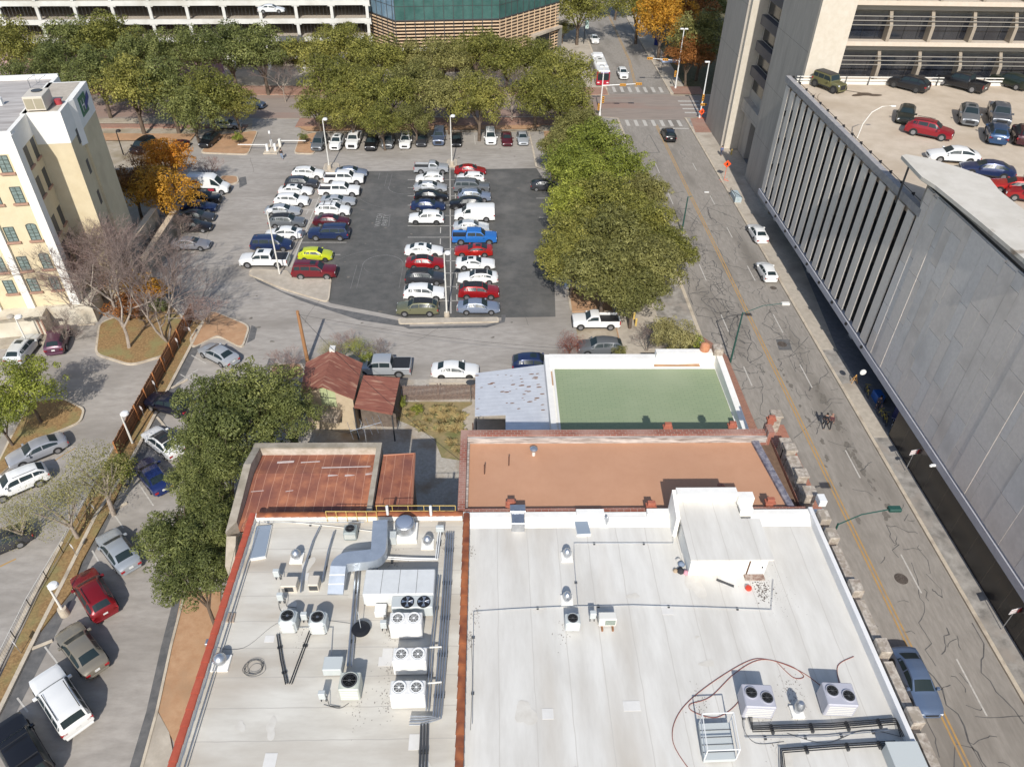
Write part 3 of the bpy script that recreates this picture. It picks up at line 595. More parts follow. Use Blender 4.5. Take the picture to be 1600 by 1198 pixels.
# --- rust roof building ---
rz_ = 9.55
ru = thing('rusty_roof_building', 'old concrete walled building with rusty sheet metal roof next to the dense oak', 'building', (-13, 36, 0))
RUST = pm('rusted_sheet', (.25,.085,.05), (.5,.2,.1), 1.1, .7, 0, c3=(.2,.075,.055), s3=.35, th3=(.4,.65))
bands(RUST, 'X', .62, (.55,.3,.2), .05, .12, amount=.75)
NW, NE = at(398,692,rz_), at(597,691,rz_)
xw, xe, yn = NW.x+.1, NE.x, NE.y
ri = 36.9
put('wall', MB().prism([(xw, 32.45), (xe, 32.45), (xe, yn), (xw, yn)], 0, 8.3), CONC, ru)
put('roof', MB().prism([(xw+.4, 32.45), (xe-.35, 32.45), (xe-.35, ri), (xw+.4, ri)], 8.2, [8.75, 8.75, 9.15, 9.15]).prism([(xw+.4, ri), (xe-.35, ri), (xe-.35, yn-.5), (xw+.4, yn-.5)], 8.2, [9.15, 9.15, 8.85, 8.85]), RUST, ru)
patches = MB()
for (a, b, yy, l) in ((.16,.3,38.0,.2), (.36,.52,38.05,.1), (.55,.96,37.45,.1), (.62,.7,36.6,.16), (.76,.84,36.6,.16), (.93,.99,36.7,.2), (.3,.36,35.3,.06), (.02,.12,35.3,.06)):
    w_ = xe-xw-.7; zz = (9.15-(yy-ri)*.12 if yy > ri else 9.15-(ri-yy)*.09)+.012
    patches.add([(xw+.4+a*w_, yy, zz), (xw+.4+b*w_, yy+.1, zz), (xw+.4+b*w_, yy+l+.1, zz+.005), (xw+.4+a*w_, yy+l, zz+.005)], [(0,1,2,3)])
put('worn_patch', patches, pm('bare_metal', (.5,.4,.36), (.62,.52,.48), 5, .5), ru)
put('parapet', MB().box(xw-.1, xe, yn-.5, yn, 8, rz_).prism([(xw-.1, ri), (xw+.4, ri), (xw+.4, yn-.5), (xw-.1, yn-.5)], 8, [rz_+.55, rz_+.55, rz_, rz_]).prism([(xw-.1, 31.6), (xw+.4, 32.46), (xw+.4, ri), (xw-.1, ri)], 8, [rz_-.3, rz_-.25, rz_+.55, rz_+.55]).prism([(xe-.35, 32.45), (xe, 32.45), (xe, yn-.5), (xe-.35, yn-.5)], 8, [9.4, 9.4, rz_, rz_]), CONC, ru)
put('corner_buttress', MB().prism([(xw-.1, 30.2), (xw+.5, 30.2), (xw+.5, 31.59), (xw-.1, 31.59)], 0, [7.6, 7.6, 8.9, 8.9]), CONC, ru)
put('inner_plaster', MB().box(xw+.41, xe-.36, yn-.54, yn-.505, 8.6, rz_-.12), pm('peeling_plaster', (.4,.34,.26), (.6,.54,.46), 1.5, .9), ru)
# annex
an = thing('lean_to_annex', 'narrow annex with rusty lean-to roof between the rusty roofed building and yard', 'annex', (-8, 36, 0))
A = [at(599,712,9.0), at(648,709,8.6), at(643,800,8.6), at(584,800,9.0)]
put('wall', MB().prism([(A[3].x+.1, A[3].y+.1), (A[2].x-.15, A[2].y+.1), (A[1].x-.15, A[1].y-.15), (A[0].x+.1, A[0].y-.15)], 0, [8.7, 8.4, 8.4, 8.7]), CONC, an)
put('roof', MB().add([tuple(q) for q in A]+[(q.x, q.y, q.z-.1) for q in A], [(3,2,1,0), (4,5,6,7)]+[(i, (i+1)%4, 4+(i+1)%4, 4+i) for i in range(4)]), RUST, an)
put('edge_board', MB().tube([A[0]+Vector((0,0,.04)), A[1]+Vector((0,0,.04)), A[2]+Vector((0,0,.04))], .08, 4), pm('rust_edge', (.4,.18,.11), rough=.7), an)
# tv antenna
c = at(572, 688, 9.6); av = thing('tv_antenna', 'spidery television antenna on the rim of the rusty roofed building', 'antenna', (c.x, c.y, 9.5))
put('mast', MB().tube([(c.x, c.y, 9.3), (c.x, c.y, 11.2)], .03), M['metal'], av)
el = MB().tube([(c.x-.9, c.y-.5, 11), (c.x+1.2, c.y+.3, 11.1)], .02)
for k in range(6): t = k/5; x_, y_ = c.x-.9+2.1*t, c.y-.5+.8*t; el.tube([(x_+.35, y_-.9, 11.02), (x_-.35, y_+.9, 11.02)], .013)
put('elements', el, M['metal'], av)
# --- shed house ---
sh = thing('gabled_shed', 'small cream gabled house with rusty metal roof and green shutters behind the yard', 'house', (-13, 56, 0))
RR = pm('dark_rusted_roof', (.22,.075,.052), (.34,.13,.085), 1.6, .7, 0, c3=(.48,.27,.18), s3=1.1, th3=(.56,.7), stretch=(.5,3,1))
ze, zr = 4.3, 6.1
P = {k: at(*v) for k, v in dict(sw=(469,613,ze), se=(553,624,ze), r0=(503,604,zr), r1=(519,546,zr), ne=(567,567,ze), nw=(478,566,ze)).items()}
def slab(mb, q, t=.07):
    n = len(q); mb.add([tuple(a) for a in q]+[(a.x, a.y, a.z-t) for a in q], [tuple(range(n)), tuple(range(2*n-1, n-1, -1))]+[(i, n+i, n+(i+1)%n, (i+1)%n) for i in range(n)]); return mb
put('roof', slab(slab(MB(), [P['sw'], P['r0'], P['r1'], P['nw']][::-1]), [P['se'], P['ne'], P['r1'], P['r0']][::-1]), RR, sh)
i_ = lambda a, f=.94: (lambda c: (c.x+(a.x-c.x)*f, c.y+(a.y-c.y)*f))((P['sw']+P['ne'])/2)
wl = [i_(P['sw']), i_(P['se']), i_(P['ne']), i_(P['nw'])]
mb = MB().prism(wl, 0, ze-.12); m0 = Vector(((wl[0][0]+wl[1][0])/2, (wl[0][1]+wl[1][1])/2, zr-.3))
mb.add([(*wl[0], ze-.12), (*wl[1], ze-.12), tuple(m0)], [(0,1,2)])
put('wall', mb, pm('cream_stucco', (.5,.4,.27), (.58,.47,.33), 2, .9), sh)
dx = Vector((wl[1][0]-wl[0][0], wl[1][1]-wl[0][1], 0)).normalized(); dn = Vector((dx.y, -dx.x, 0))
def fr(cx, z0, z1, hw, off=.03, th=.05):
    b = Vector((*wl[0], 0))+dx*cx+dn*off; q = MB(); q.prism([(b.x-dx.x*hw, b.y-dx.y*hw), (b.x+dx.x*hw, b.y+dx.y*hw), (b.x+dx.x*hw-dn.x*th, b.y+dx.y*hw-dn.y*th), (b.x-dx.x*hw-dn.x*th, b.y-dx.y*hw-dn.y*th)], z0, z1); return q
s = put('shutter', fr(2.4, 3.0, 5.0, .72), pm('pale_green_shutter', (.42,.47,.25), (.5,.55,.32), 4, .8), sh)
put('shutter_strap', fr(2.4, 3.98, 4.06, .76, .05, .01), M['dgrey'], s); put('shutter_gap', fr(2.4, 3.0, 5.0, .02, .05, .01), M['dgrey'], s)
put('awning', MB().prism([tuple((Vector((*wl[0], 0))+dx*a+dn*b).xy) for a, b in ((.9, .05), (3.5, .05), (3.5, 1.3), (.9, 1.3))], 2.2, 2.75), pm('awning_boards', (.33,.27,.21), (.4,.33,.26), 3, .9), sh)
put('ridge_vent', MB().box(P['r1'].x-.2, P['r1'].x+.3, P['r1'].y-.3, P['r1'].y+.3, zr-.1, zr+.25), M['cream'], sh)
c = at(603,588,3.6); lt = thing('flat_shed', 'low shed with dark red flat metal roof beside the cream gabled house', 'shed', (c.x, c.y, 0))
Q = [at(568,586,3.9), at(625,590,3.3), at(613,647,3.3), at(553,636,3.9)]
put('roof', slab(MB(), Q, .1), RR, lt)
put('wall', MB().prism([(q.x*.97+c.x*.03, q.y-.15 if i < 2 else q.y+1.9) for i, q in enumerate(Q)], 0, [3.7, 3.15, 3.15, 3.7]), pm('old_boards', (.13,.1,.08), (.2,.16,.13), 4, .9), lt)
for q in (Q[2], Q[3]): put('post', MB().box(q.x-.1, q.x+.02, q.y, q.y+.12, 0, q.z-.1), M['dgrey'], lt)
# utility pole with cables
c = at(481, 566, 0); c2 = at(471, 500, 9); up = thing('utility_pole', 'brown wooden utility pole rising beside the cream gabled house', 'utility pole', (c.x, c.y, 0))
put('pole', MB().tube([(c.x, c.y, 0), (c.x-.1, c.y+.15, 6.2)], .2, 10, .15), pm('pole_wood', (.33,.16,.07), (.42,.22,.1), 3, .85, stretch=(5,5,.4)), up)
def cable(a, b, sag, name, lab, r=.018, n=14):
    a, b = Vector(a), Vector(b); pts = [a.lerp(b, t/n)-Vector((0,0,sag*4*(t/n)*(1-t/n))) for t in range(n+1)]
    single(name, MB().tube(pts, r, 4), M['black'], lab, 'cable', tuple(a))
cable((c.x, c.y, 6.0), tuple(at(718,718,10.2)), .8, 'overhead_cable', 'black cable running from the utility pole to the brick parapet corner')
cable((c.x, c.y, 5.9), (7, 57, 5.2), .5, 'overhead_cable', 'thin cable sagging across the alley above the white sedan')
# brush fence + walls
def picket(name, a, b, h, wd, gap, m, lab, cat='fence', post=2.4, cap=None):
    a, b = Vector((*a, 0)), Vector((*b, 0)); d = b-a; u = d.normalized(); s = Vector((-u.y, u.x, 0)); t = thing(name, lab, cat, tuple(a)); rr = random.Random(1)
    mb = MB(); k = 0; x = 0
    while x < d.length:
        p = a+u*x+s*rr.uniform(-.02, .02); q = p+u*wd; hh = h*rr.uniform(.96, 1.02)
        mb.prism([(p.x-s.x*.02, p.y-s.y*.02), (q.x-s.x*.02, q.y-s.y*.02), (q.x+s.x*.02, q.y+s.y*.02), (p.x+s.x*.02, p.y+s.y*.02)], .05, hh); x += wd+gap
    put('pickets', mb, m, t)
    n = int(d.length/post)+1
    for i in range(n):
        p = a+d*(i/max(1, n-1))+s*.1; put('post', MB().box(p.x-.06, p.x+.06, p.y-.06, p.y+.06, 0, h+.08), cap or m, t)
    r = MB()
    for zz in (h*.25, h*.8): r.prism([tuple((a+s*.05).xy), tuple((b+s*.05).xy), tuple((b+s*.1).xy), tuple((a+s*.1).xy)], zz, zz+.09)
    put('rails', r, m, t); return t
picket('brush_fence', xy(627,626), xy(742,624), 1.9, .09, .035, pm('brush_fence_wood', (.16,.11,.09), (.28,.21,.17), 6, .95), 'weathered brown picket fence between the yard and the alley')
picket('board_fence', xy(303,498), xy(186,716), 1.9, .16, .01, M['wood'], 'dark brown board fence with orange brown posts dividing the western lots', cap=pm('orange_post', (.42,.17,.06), rough=.8))
# yard wall stub
single('concrete_ledge', MB().box(-6, -1.6, 57.9, 58.5, 0, .35), M['concrete'], 'low concrete ledge between brush fence and alley', 'ledge', (-4, 58.2, 0))
# ================= rooftop equipment =================
def rp(px, py, z=WZ): return at(px, py, z)
FAN = MB()
def fanblades(c, r, n=4):
    mb = MB().frus((c[0], c[1], c[2]), r*.22, r*.22, .05, 10)
    for k in range(n):
        a = 2*PI*k/n; pts = []
        for rr, da in ((.2, -.25), (.95, -.38), (.98, .3), (.2, .25)): pts.append((c[0]+r*rr*math.cos(a+da), c[1]+r*rr*math.sin(a+da), c[2]+.02+da*.06))
        mb.add(pts, [(0,1,2,3)])
    return mb
def grille(c, r):
    mb = MB()
    for q in (1, .8, .6, .4): mb.lathe(c, [(r*q, 0), (r*q, .014), (r*q-.012, .014), (r*q-.012, 0)], 20)
    for k in range(4):
        a = PI*k/4; mb.tube([(c[0]+r*math.cos(a), c[1]+r*math.sin(a), c[2]+.01), (c[0]-r*math.cos(a), c[1]-r*math.sin(a), c[2]+.01)], .008, 4)
    return mb
def unit(name, lab, px, py, sx, sy, h, fans, m, fr=.4, rz=0.0, feet=True, fanm='black', cat='air conditioner', group=None, bev=.05, white=False):
    """box condenser with top fans; px,py is the centre of its top"""
    c = at(px, py, WZ+h); t = thing(name, lab, cat, (c.x, c.y, WZ), rz, group)
    put('casing', MB().bbox(-sx/2, sx/2, -sy/2, sy/2, .12 if feet else 0, h, bev), m, t, local=True)
    if feet: put('feet', MB().box(-sx/2+.05, sx/2-.05, -sy/2+.08, -sy/2+.18, 0, .12).box(-sx/2+.05, sx/2-.05, sy/2-.18, sy/2-.08, 0, .12), M['dgrey'], t, local=True)
    for fx, fy in fans:
        f = put('fan_well', MB().frus((fx, fy, h-.001), fr, fr, .012, 24), M[fanm], t, local=True)
        put('fan_blades', fanblades((fx, fy, h+.012), fr*.9), M['wpaint'] if white else M['metal'] if fanm == 'metal' else M['dgrey'], f, local=True)
        put('fan_ring', MB().lathe((fx, fy, h), [(fr*1.1, 0), (fr*1.1, .07), (fr, .07), (fr, .01)], 24), m, f, local=True)
        put('fan_guard', grille((fx, fy, h+.05), fr), M['wpaint'] if white else M['dgrey'], f, local=True)
    lv = MB()
    for k in range(5): lv.box(-sx/2*.85, sx/2*.85, -sy/2-.012, -sy/2-.002, .25+k*(h-.35)/5, .25+(k+.45)*(h-.35)/5)
    put('louvre', lv, m if white else M['cream'], t, local=True)
    return t
UG = pm('grey_unit_paint', (.52,.55,.54), rough=.45); UL = pm('lilac_grey_paint', (.45,.45,.5), rough=.45); UW = pm('white_unit_paint', (.76,.75,.72), rough=.45)
unit('condenser', 'pale grey square condenser nearest the left coping, above the V of black pipes', 449, 962, .95, .95, 1.05, [(0, 0)], UG, .36, fanm='metal', group='rooftop air conditioners', bev=.14)
unit('condenser', 'pale grey square condenser just left of the crossing pipes, right of its twin', 496, 964, .95, .95, 1.05, [(0, 0)], UG, .36, fanm='metal', group='rooftop air conditioners', bev=.14)
unit('condenser', 'grey condenser with one big black fan standing below a square grey box', 546, 1063, 1.05, 1.0, 1.15, [(0, 0)], pm('green_grey_unit', (.5,.52,.46), rough=.5), .42, group='rooftop air conditioners')
unit('condenser', 'small dark topped condenser on legs by the yellow railing', 547, 826, .8, .75, .75, [(0, 0)], pm('steel_green_unit', (.3,.34,.33), rough=.5), .31, group='rooftop air conditioners')
for (px, py, lab) in ((634, 966, 'white twin fan heat pump directly below the large packaged unit'), (640, 1022, 'white twin fan heat pump in the middle of the row of three'), (637, 1074, 'white twin fan heat pump at the near end of the row of three')):
    unit('heat_pump', lab, px, py, 1.78, .85, 1.35, [(-.44, 0), (.44, 0)], UW, .34, fanm='cream', cat='heat pump', group='white heat pumps', white=True)
t = unit('rooftop_condenser', 'lilac grey box condenser with two fans left of the spherical vent', 1186, 1086, 1.55, 1.25, 1.2, [(-.38, .12), (.38, -.12)], UL, .3, rz=-.06, group='large box condensers')
t = unit('rooftop_condenser', 'lilac grey box condenser with two fans right of the spherical vent', 1313, 1083, 1.55, 1.25, 1.2, [(-.38, .12), (.38, -.12)], UL, .3, rz=-.06, group='large box condensers')
unit('condenser', 'small light grey condenser beside a flat cooler on the bright white roof', 895, 966, .85, .7, .8, [(0, 0)], UG, .3, group='rooftop air conditioners')
c = at(951, 962, WZ+.75); t = thing('side_cooler', 'cream wall style cooler with side grille on two wooden skids', 'air conditioner', (c.x, c.y, WZ))
put('casing', MB().bbox(-.55, .45, -.25, .25, .15, .8, .04), M['cream'], t, local=True)
put('grille', MB().box(-.2, .38, -.262, -.252, .25, .7), pm('green_grey_grille', (.2,.24,.2), (.3,.34,.3), 20, .6), t, local=True)
for x in (-.35, .25): put('skid', MB().box(x-.05, x+.05, -.5, .3, 0, .15), M['wood'], t, local=True)
# packaged unit
c = rp(620, 925); pk = thing('packaged_unit', 'long light grey packaged air handler with two black fans at its end', 'air handler', (c.x, c.y, WZ))
H2 = WZ+1.2
pa, pb = at(572, 889, H2), at(680, 889, H2)
x0, x1, y1 = pa.x, pb.x, pa.y; y0 = y1-1.75
put('casing', MB().bbox(x0, x1, y0, y1, WZ+.25, H2, .05), pm('pale_unit_metal', (.6,.61,.6), (.66,.67,.66), 2, .5), pk)
put('front_section', MB().bbox(x0+1.7, x1-.02, y0-.8, y0-.002, WZ+.25, H2-.12, .05), UG, pk)
put('base', MB().box(x0+.1, x1-.1, y0+.1, y1-.1, WZ, WZ+.26), M['white'], pk)
for k in range(2):
    fx = x1-1.45+k*.92; f = put('fan', MB().frus((fx, y0-.45, H2-.125), .38, .38, .05, 24), M['black'], pk)
    put('blades', fanblades((fx, y0-.45, H2-.07), .35), M['metal'], f)
for k in range(1, 4): put('panel_seam', MB().box(x0+(x1-x0)*k/4-.01, x0+(x1-x0)*k/4+.01, y0+.05, y1-.05, H2-.01, H2+.01), M['dgrey'], pk)
put('side_hatch', MB().bbox(x0+.7, x0+1.35, y0-.75, y0-.15, WZ+.1, WZ+.55, .03), M['wpaint'], pk)
# duct, following its bends
dz = WZ+1.5; D = [(594, 812), (591, 866), (531, 872), (521, 915)]
dp = [at(a, b, dz) for a, b in D]
dk = thing('air_duct', 'shiny bent metal duct stepping down beside the packaged air handler', 'duct', (dp[1].x, dp[1].y, WZ))
def ductseg(mb, path, wd, h, z):
    for a, b in zip(path[:-1], path[1:]):
        d = (b-a).normalized(); s = Vector((-d.y, d.x, 0))*wd/2
        mb.prism([(a+s).xy[:], (b+s).xy[:], (b-s).xy[:], (a-s).xy[:]], z-h, z)
r1 = []
def bend(p, a, b, r=.55):
    d1, d2 = (a-p).normalized(), (b-p).normalized(); s, e = p+d1*r, p+d2*r
    return [s*(1-t)**2+p*2*t*(1-t)+e*t*t for t in [k/6 for k in range(7)]]
path = [dp[0]]+bend(dp[1], dp[0], dp[2])+bend(dp[2], dp[1], dp[3])+[dp[3]]
mb = MB(); n = len(path); vs = []
for k, p in enumerate(path):
    d = (path[min(k+1, n-1)]-path[max(k-1, 0)]); d.z = 0; d.normalize(); s = Vector((-d.y, d.x, 0))*.45
    zt = dz-(.0 if k < n-1 else .75); zb = dz-.75-(.0 if k < n-1 else .1)
    vs += [(p.x+s.x, p.y+s.y, zb), (p.x+s.x, p.y+s.y, zt), (p.x-s.x, p.y-s.y, zt), (p.x-s.x, p.y-s.y, zb)]
mb.add(vs, [(4*k+i, 4*k+4+i, 4*k+4+(i+1)%4, 4*k+(i+1)%4) for k in range(n-1) for i in range(4)]+[(0,1,2,3), (4*n-1, 4*n-2, 4*n-3, 4*n-4)])
put('duct_body', mb, M['duct'], dk)
for k in (2, 5, 8, 11): q = path[k]; put('duct_support', MB().box(q.x-.05, q.x+.05, q.y-.05, q.y+.05, WZ, dz-.72), M['metal'], dk)
seam = MB()
for f_ in (.33, .66): q = path[-2].lerp(path[-1], f_); zz = dz-.75*f_+.012; seam.quad((q.x-.45, q.y-.03, zz), (q.x+.45, q.y-.03, zz), (q.x+.45, q.y+.03, zz+.03), (q.x-.45, q.y+.03, zz+.03))
put('duct_seam', seam, M['wpaint'], dk)
# big exhaust fan
c = at(632, 815, WZ+1.2); ef = thing('exhaust_fan', 'large round exhaust fan with blue grey lid beside the yellow railing', 'exhaust fan', (c.x, c.y, WZ))
put('kerb_box', MB().box(-.75, .75, -.75, .6, 0, .45), M['white'], ef, local=True)
put('drum', MB().lathe((0, 0, .4), [(.54, 0), (.62, .1), (.62, .75), (.57, .8)], 28), M['metal'], ef, smooth=True, local=True)
put('lid', MB().lathe((0, 0, 1.2), [(.5, 0), (.5, .08), (.4, .13), (.05, .15)], 28), pm('blue_grey_lid', (.2,.24,.32), rough=.5), ef, smooth=True, local=True)
put('motor', MB().box(-.9, -.5, -.9, -.4, .1, .8), UG, ef, local=True)
def vent(px, py, r, lab, style='dome', base=True):
    c = at(px, py, WZ+.3); t = thing('roof_vent', lab, 'roof vent', (c.x, c.y, WZ))
    if base: put('vent_base', MB().prism([(-r*1.3, -r*1.3), (r*1.3, -r*1.3), (r*1.3, r*1.3), (-r*1.3, r*1.3)], 0, .12), M['white'], t, local=True)
    put('stack', MB().frus((0, 0, .1), r*.65, r*.65, .35, 16), M['metal'], t, local=True)
    prof = [(r*.6, .4), (r, .42), (r*1.02, .52), (r*.75, .7), (r*.3, .8), (.02, .82)] if style == 'dome' else [(r*.5, .4), (r, .55), (r, .8), (r*.5, 1.0), (.02, 1.02)]
    put('cowl', MB().lathe((0, 0, 0), prof, 20), M['metal'], t, smooth=True, local=True)
for a in ((463,868,.3,'mushroom vent on a white kerb above the tan boxes'), (668,846,.3,'round blue grey vent right of the big exhaust fan'), (344,1032,.36,'silver domed vent near the red coping, left of the cable coil'), (886,866,.27,'silver vent near the skylight, farther of the two along the conduit'), (886,934,.27,'silver vent right behind the small grey condenser'), (1247,1108,.25,'spherical silver vent between the two box condensers','ball'), (948,815,.13,'tiny vent pipe right of the small skylight')): vent(*a)
for (px, py, lab) in ((452, 908, 'tan metal box, left one of the pair under the mushroom vent'), (490, 906, 'tan metal box, right one of the pair under the mushroom vent')):
    c = at(px, py, WZ+.6); t = thing('tan_intake_box', lab, 'vent box', (c.x, c.y, WZ)); put('casing', MB().bbox(-.45 if px < 470 else -.3, .45 if px < 470 else .3, -.35, .35, 0, .62, .03), M['beige'], t, local=True); put('louvre', MB().box(-.25, .25, -.362, -.352, .1, .5), M['dgrey'], t, local=True)
# skylights
for pts, lab in (([(390,872), (401,822), (424,820), (414,868)], 'long blue grey roof hatch in far left corner of the left roof'), ([(898,815), (918,814), (923,833), (902,834)], 'small square blue grey skylight on the bright white roof')):
    q = poly(pts, WZ+.2); c = (sum(a[0] for a in q)/4, sum(a[1] for a in q)/4, WZ); t = thing('skylight', lab, 'skylight', c)
    put('kerb', MB().prism([(c[0]+(a[0]-c[0])*1.06, c[1]+(a[1]-c[1])*1.04) for a in q], WZ, WZ+.17), M['white'], t); put('panel', MB().prism(q, WZ+.1, WZ+.22), pm('skylight_panel', (.27,.32,.38), rough=.35), t)
q = poly([(352,970), (356,957), (368,957), (365,971)], WZ+.1); single('hatch_cover', MB().prism(q, WZ, WZ+.1), pm('rusty_lid', (.36,.28,.22), (.45,.36,.28), 8, .8), 'small rusty square lid beside the red coping', 'hatch', (q[0][0], q[0][1], WZ))
c = at(564, 982, WZ+.3); t = thing('drain_dome', 'black round disc on a tripod between the pipe runs', 'dish', (c.x, c.y, WZ)); put('disc', MB().lathe((0, 0, .25), [(.5, 0), (.52, .06), (.3, .12), (.03, .14)], 24), M['black'], t, local=True); put('mast', MB().tube([(0, 0, 0), (0, 0, .3)], .05).tube([(0, 0, .35), (-.15, .5, 1.2)], .02), M['metal'], t, local=True)
# electrical boxes / disconnects
def box_post(px, py, lab, w_=.35, h=.5, m=None):
    c = rp(px, py); t = thing('electrical_box', lab, 'electrical box', (c.x, c.y, WZ)); put('legs', MB().tube([(-.12, 0, 0), (-.12, 0, .5)], .03).tube([(.12, 0, 0), (.12, 0, .5)], .03), M['dgrey'], t, local=True); put('cabinet', MB().bbox(-w_/2, w_/2, -.12, .12, .4, .4+h, .02), m or UG, t, local=True); put('conduit', MB().tube([(.2, 0, .5), (.35, -.3, .1), (.9, -.35, .06)], .02), M['black'], t, local=True)
for a in ((435,905,'grey disconnect box on two posts left of the tan boxes'), (441,942,'white topped valve box behind the left pale condenser'), (478,972,'junction box between the two pale condensers'), (506,1095,'grey disconnect box left of the big black fan condenser'), (601,985,'small junction left of the first twin fan heat pump'), (925,970,'disconnect between the small condenser and the cream cooler'), (688,835,'grey switch box above the pipe bundle',.5,.4)): box_post(*a)
c = at(520, 1036, WZ+.6); t = thing('pump_box', 'square grey equipment box above the big black fan condenser', 'equipment box', (c.x, c.y, WZ)); put('casing', MB().bbox(-.5, .5, -.4, .4, .1, .65, .03), UG, t, local=True); put('feet', MB().box(-.4, .4, -.35, -.25, 0, .1).box(-.4, .4, .25, .35, 0, .1), M['dgrey'], t, local=True)
# pipe runs
def run(name, lab, pts, h, rad, m, blocks=2.2, n=1, gap=.1, ang=0):
    P_ = [at(a, b, WZ+h) for a, b in pts]; t = thing(name, lab, 'pipe run', (P_[0].x, P_[0].y, WZ))
    for k in range(n):
        mb = MB(); off = (k-(n-1)/2)*gap; Q = []
        for i, p in enumerate(P_):
            d = (P_[min(i+1, len(P_)-1)]-P_[max(i-1, 0)]).normalized(); Q.append(p+Vector((-d.y, d.x, 0))*off)
        mb.tube(Q, rad, 6); put('pipe', mb, m, t)
    for a, b in zip(P_[:-1], P_[1:]):
        d = b-a; q = int(d.length/blocks)
        for i in range(q):
            p = a+d*((i+.5)/q); put('support_block', MB().obox((p.x, p.y, WZ), .16+gap*(n-1), .12, max(.05, h-rad), math.atan2(d.y, d.x)+PI/2), M['dgrey'], t)
run('pipe_run', 'bundle of parallel silver pipes running down beside the brown tile ridge', [(703,832), (697,935), (689,1050), (683,1120), (660,1125), (640,1125)], .28, .05, M['metal'], 2.2, 4, .14)
run('pipe_run', 'pair of dark pipes running down from the nearest heat pumps to the frame edge', [(663,1130), (660,1215)], .3, .05, M['dgrey'], 2, 3, .16)
run('pipe_run', 'single pipe beside the heat pumps, just left of the parallel silver bundle', [(686,900), (676,1000), (668,1110)], .2, .045, M['metal'], 2.5, 2, .14)
run('pipe_run', 'grey pipe dropping diagonally from the railing to the mushroom vent', [(500,822), (489,845), (474,890), (470,925)], .25, .06, M['metal'], 1.6)
run('pipe_run', 'grey pipe dropping from the railing to the right tan box', [(522,830), (513,860), (503,910)], .25, .06, M['metal'], 1.6)
run('pipe_run', 'thin white pipe along the far coping from the corner to the railing', [(388,812), (450,815), (520,822), (600,832)], .12, .03, M['cream'], 2)
run('pipe_run', 'vertical double pipe between the duct and the big black fan condenser', [(559,885), (553,960), (546,1040)], .25, .06, M['metal'], 2, 2, .2)
run('pipe_run', 'left arm of the V shaped black pipes', [(434,990), (440,1030), (448,1068)], .1, .028, M['black'], 1.5, 2, .12)
run('pipe_run', 'right arm of the V shaped black pipes', [(485,985), (468,1030), (454,1068)], .1, .028, M['black'], 1.5, 2, .12)
run('pipe_run', 'pipes crossing under the exhaust fan behind the packaged unit', [(585,870), (640,873), (682,873), (688,820)], .35, .04, M['wpaint'], 2, 2, .14)
for i, (a, b) in enumerate((((650,1012), (690,1010)), ((655,1068), (690,1065)))): run('pipe_stub', ('farther', 'nearer')[i]+' short white pipe joining the heat pumps to the silver bundle', [a, b], .4, .05, M['cream'], 5)
run('conduit', 'long thin conduit on blocks crossing the bright white roof from side to side', [(738,1130), (740,955), (800,951), (880,947), (990,945), (1100,948), (1205,952), (1208,905)], .1, .02, M['metal'], 2.4)
run('conduit', 'thin conduit from the penthouse wall to the farther silver vent and condenser', [(1052,812), (1052,848), (960,848), (897,848), (897,875), (903,945)], .1, .02, M['metal'], 2.4)
run('conduit', 'thin grey conduit looping from the left pale condensers across the roof', [(465,980), (520,980), (517,1030)], .1, .02, M['metal'], 2)
# black bundles by the street parapet
run('insulated_pipes', 'thick black insulated pipe bundle running under the two box condensers', [(1170,1105), (1176,1138), (1300,1134), (1400,1126), (1412,1150)], .22, .032, M['black'], 1.4, 4, .1)
run('insulated_pipes', 'black insulated pipe bundle leading to the grey steel box at the lower right', [(1225,1215), (1222,1172), (1300,1166), (1400,1160)], .22, .032, M['black'], 1.4, 3, .1)
run('conduit', 'grey conduit beside the black insulated bundle under the condensers', [(1160,1090), (1165,1152), (1290,1150), (1390,1140)], .12, .025, M['metal'], 1.5)
c = at(1420, 1175, WZ+.8); t = thing('steel_cabinet', 'grey steel box against the street parapet at the lower right', 'equipment box', (c.x, c.y, WZ)); put('casing', MB().bbox(-.9, .6, -1.2, .5, 0, .75, .03), UG, t, local=True); put('lid', MB().bbox(-.95, .65, -1.25, .55, .75, .82, .02), UG, t, local=True)
# roof ladder / stair cage
c = rp(1125, 1165); t = thing('roof_stair', 'short roof stair with white handrails above grey treads', 'stair', (c.x, c.y, WZ)); q = [at(1092,1130,WZ+.35), at(1140,1128,WZ+.35), at(1150,1185,WZ+.35), at(1100,1187,WZ+.35)]
put('deck', MB().prism([(a.x, a.y) for a in q], WZ+.1, WZ+.35), UG, t)
for k in range(1, 5): a, b = q[0].lerp(q[3], k/5), q[1].lerp(q[2], k/5); put('tread_edge', MB().tube([a+Vector((0,0,.02)), b+Vector((0,0,.02))], .02, 4), M['dgrey'], t)
rl = MB(); U = Vector((0, 0, 1.0))
for a, b in ((q[0], q[3]), (q[1], q[2])): rl.tube([a, a+U, b+U, b], .03).tube([a+U/2, b+U/2], .025)
rl.tube([q[0]+U, q[1]+U], .03).tube([q[2]+U, q[3]+U], .03)
put('handrail', rl, M['wpaint'], t)
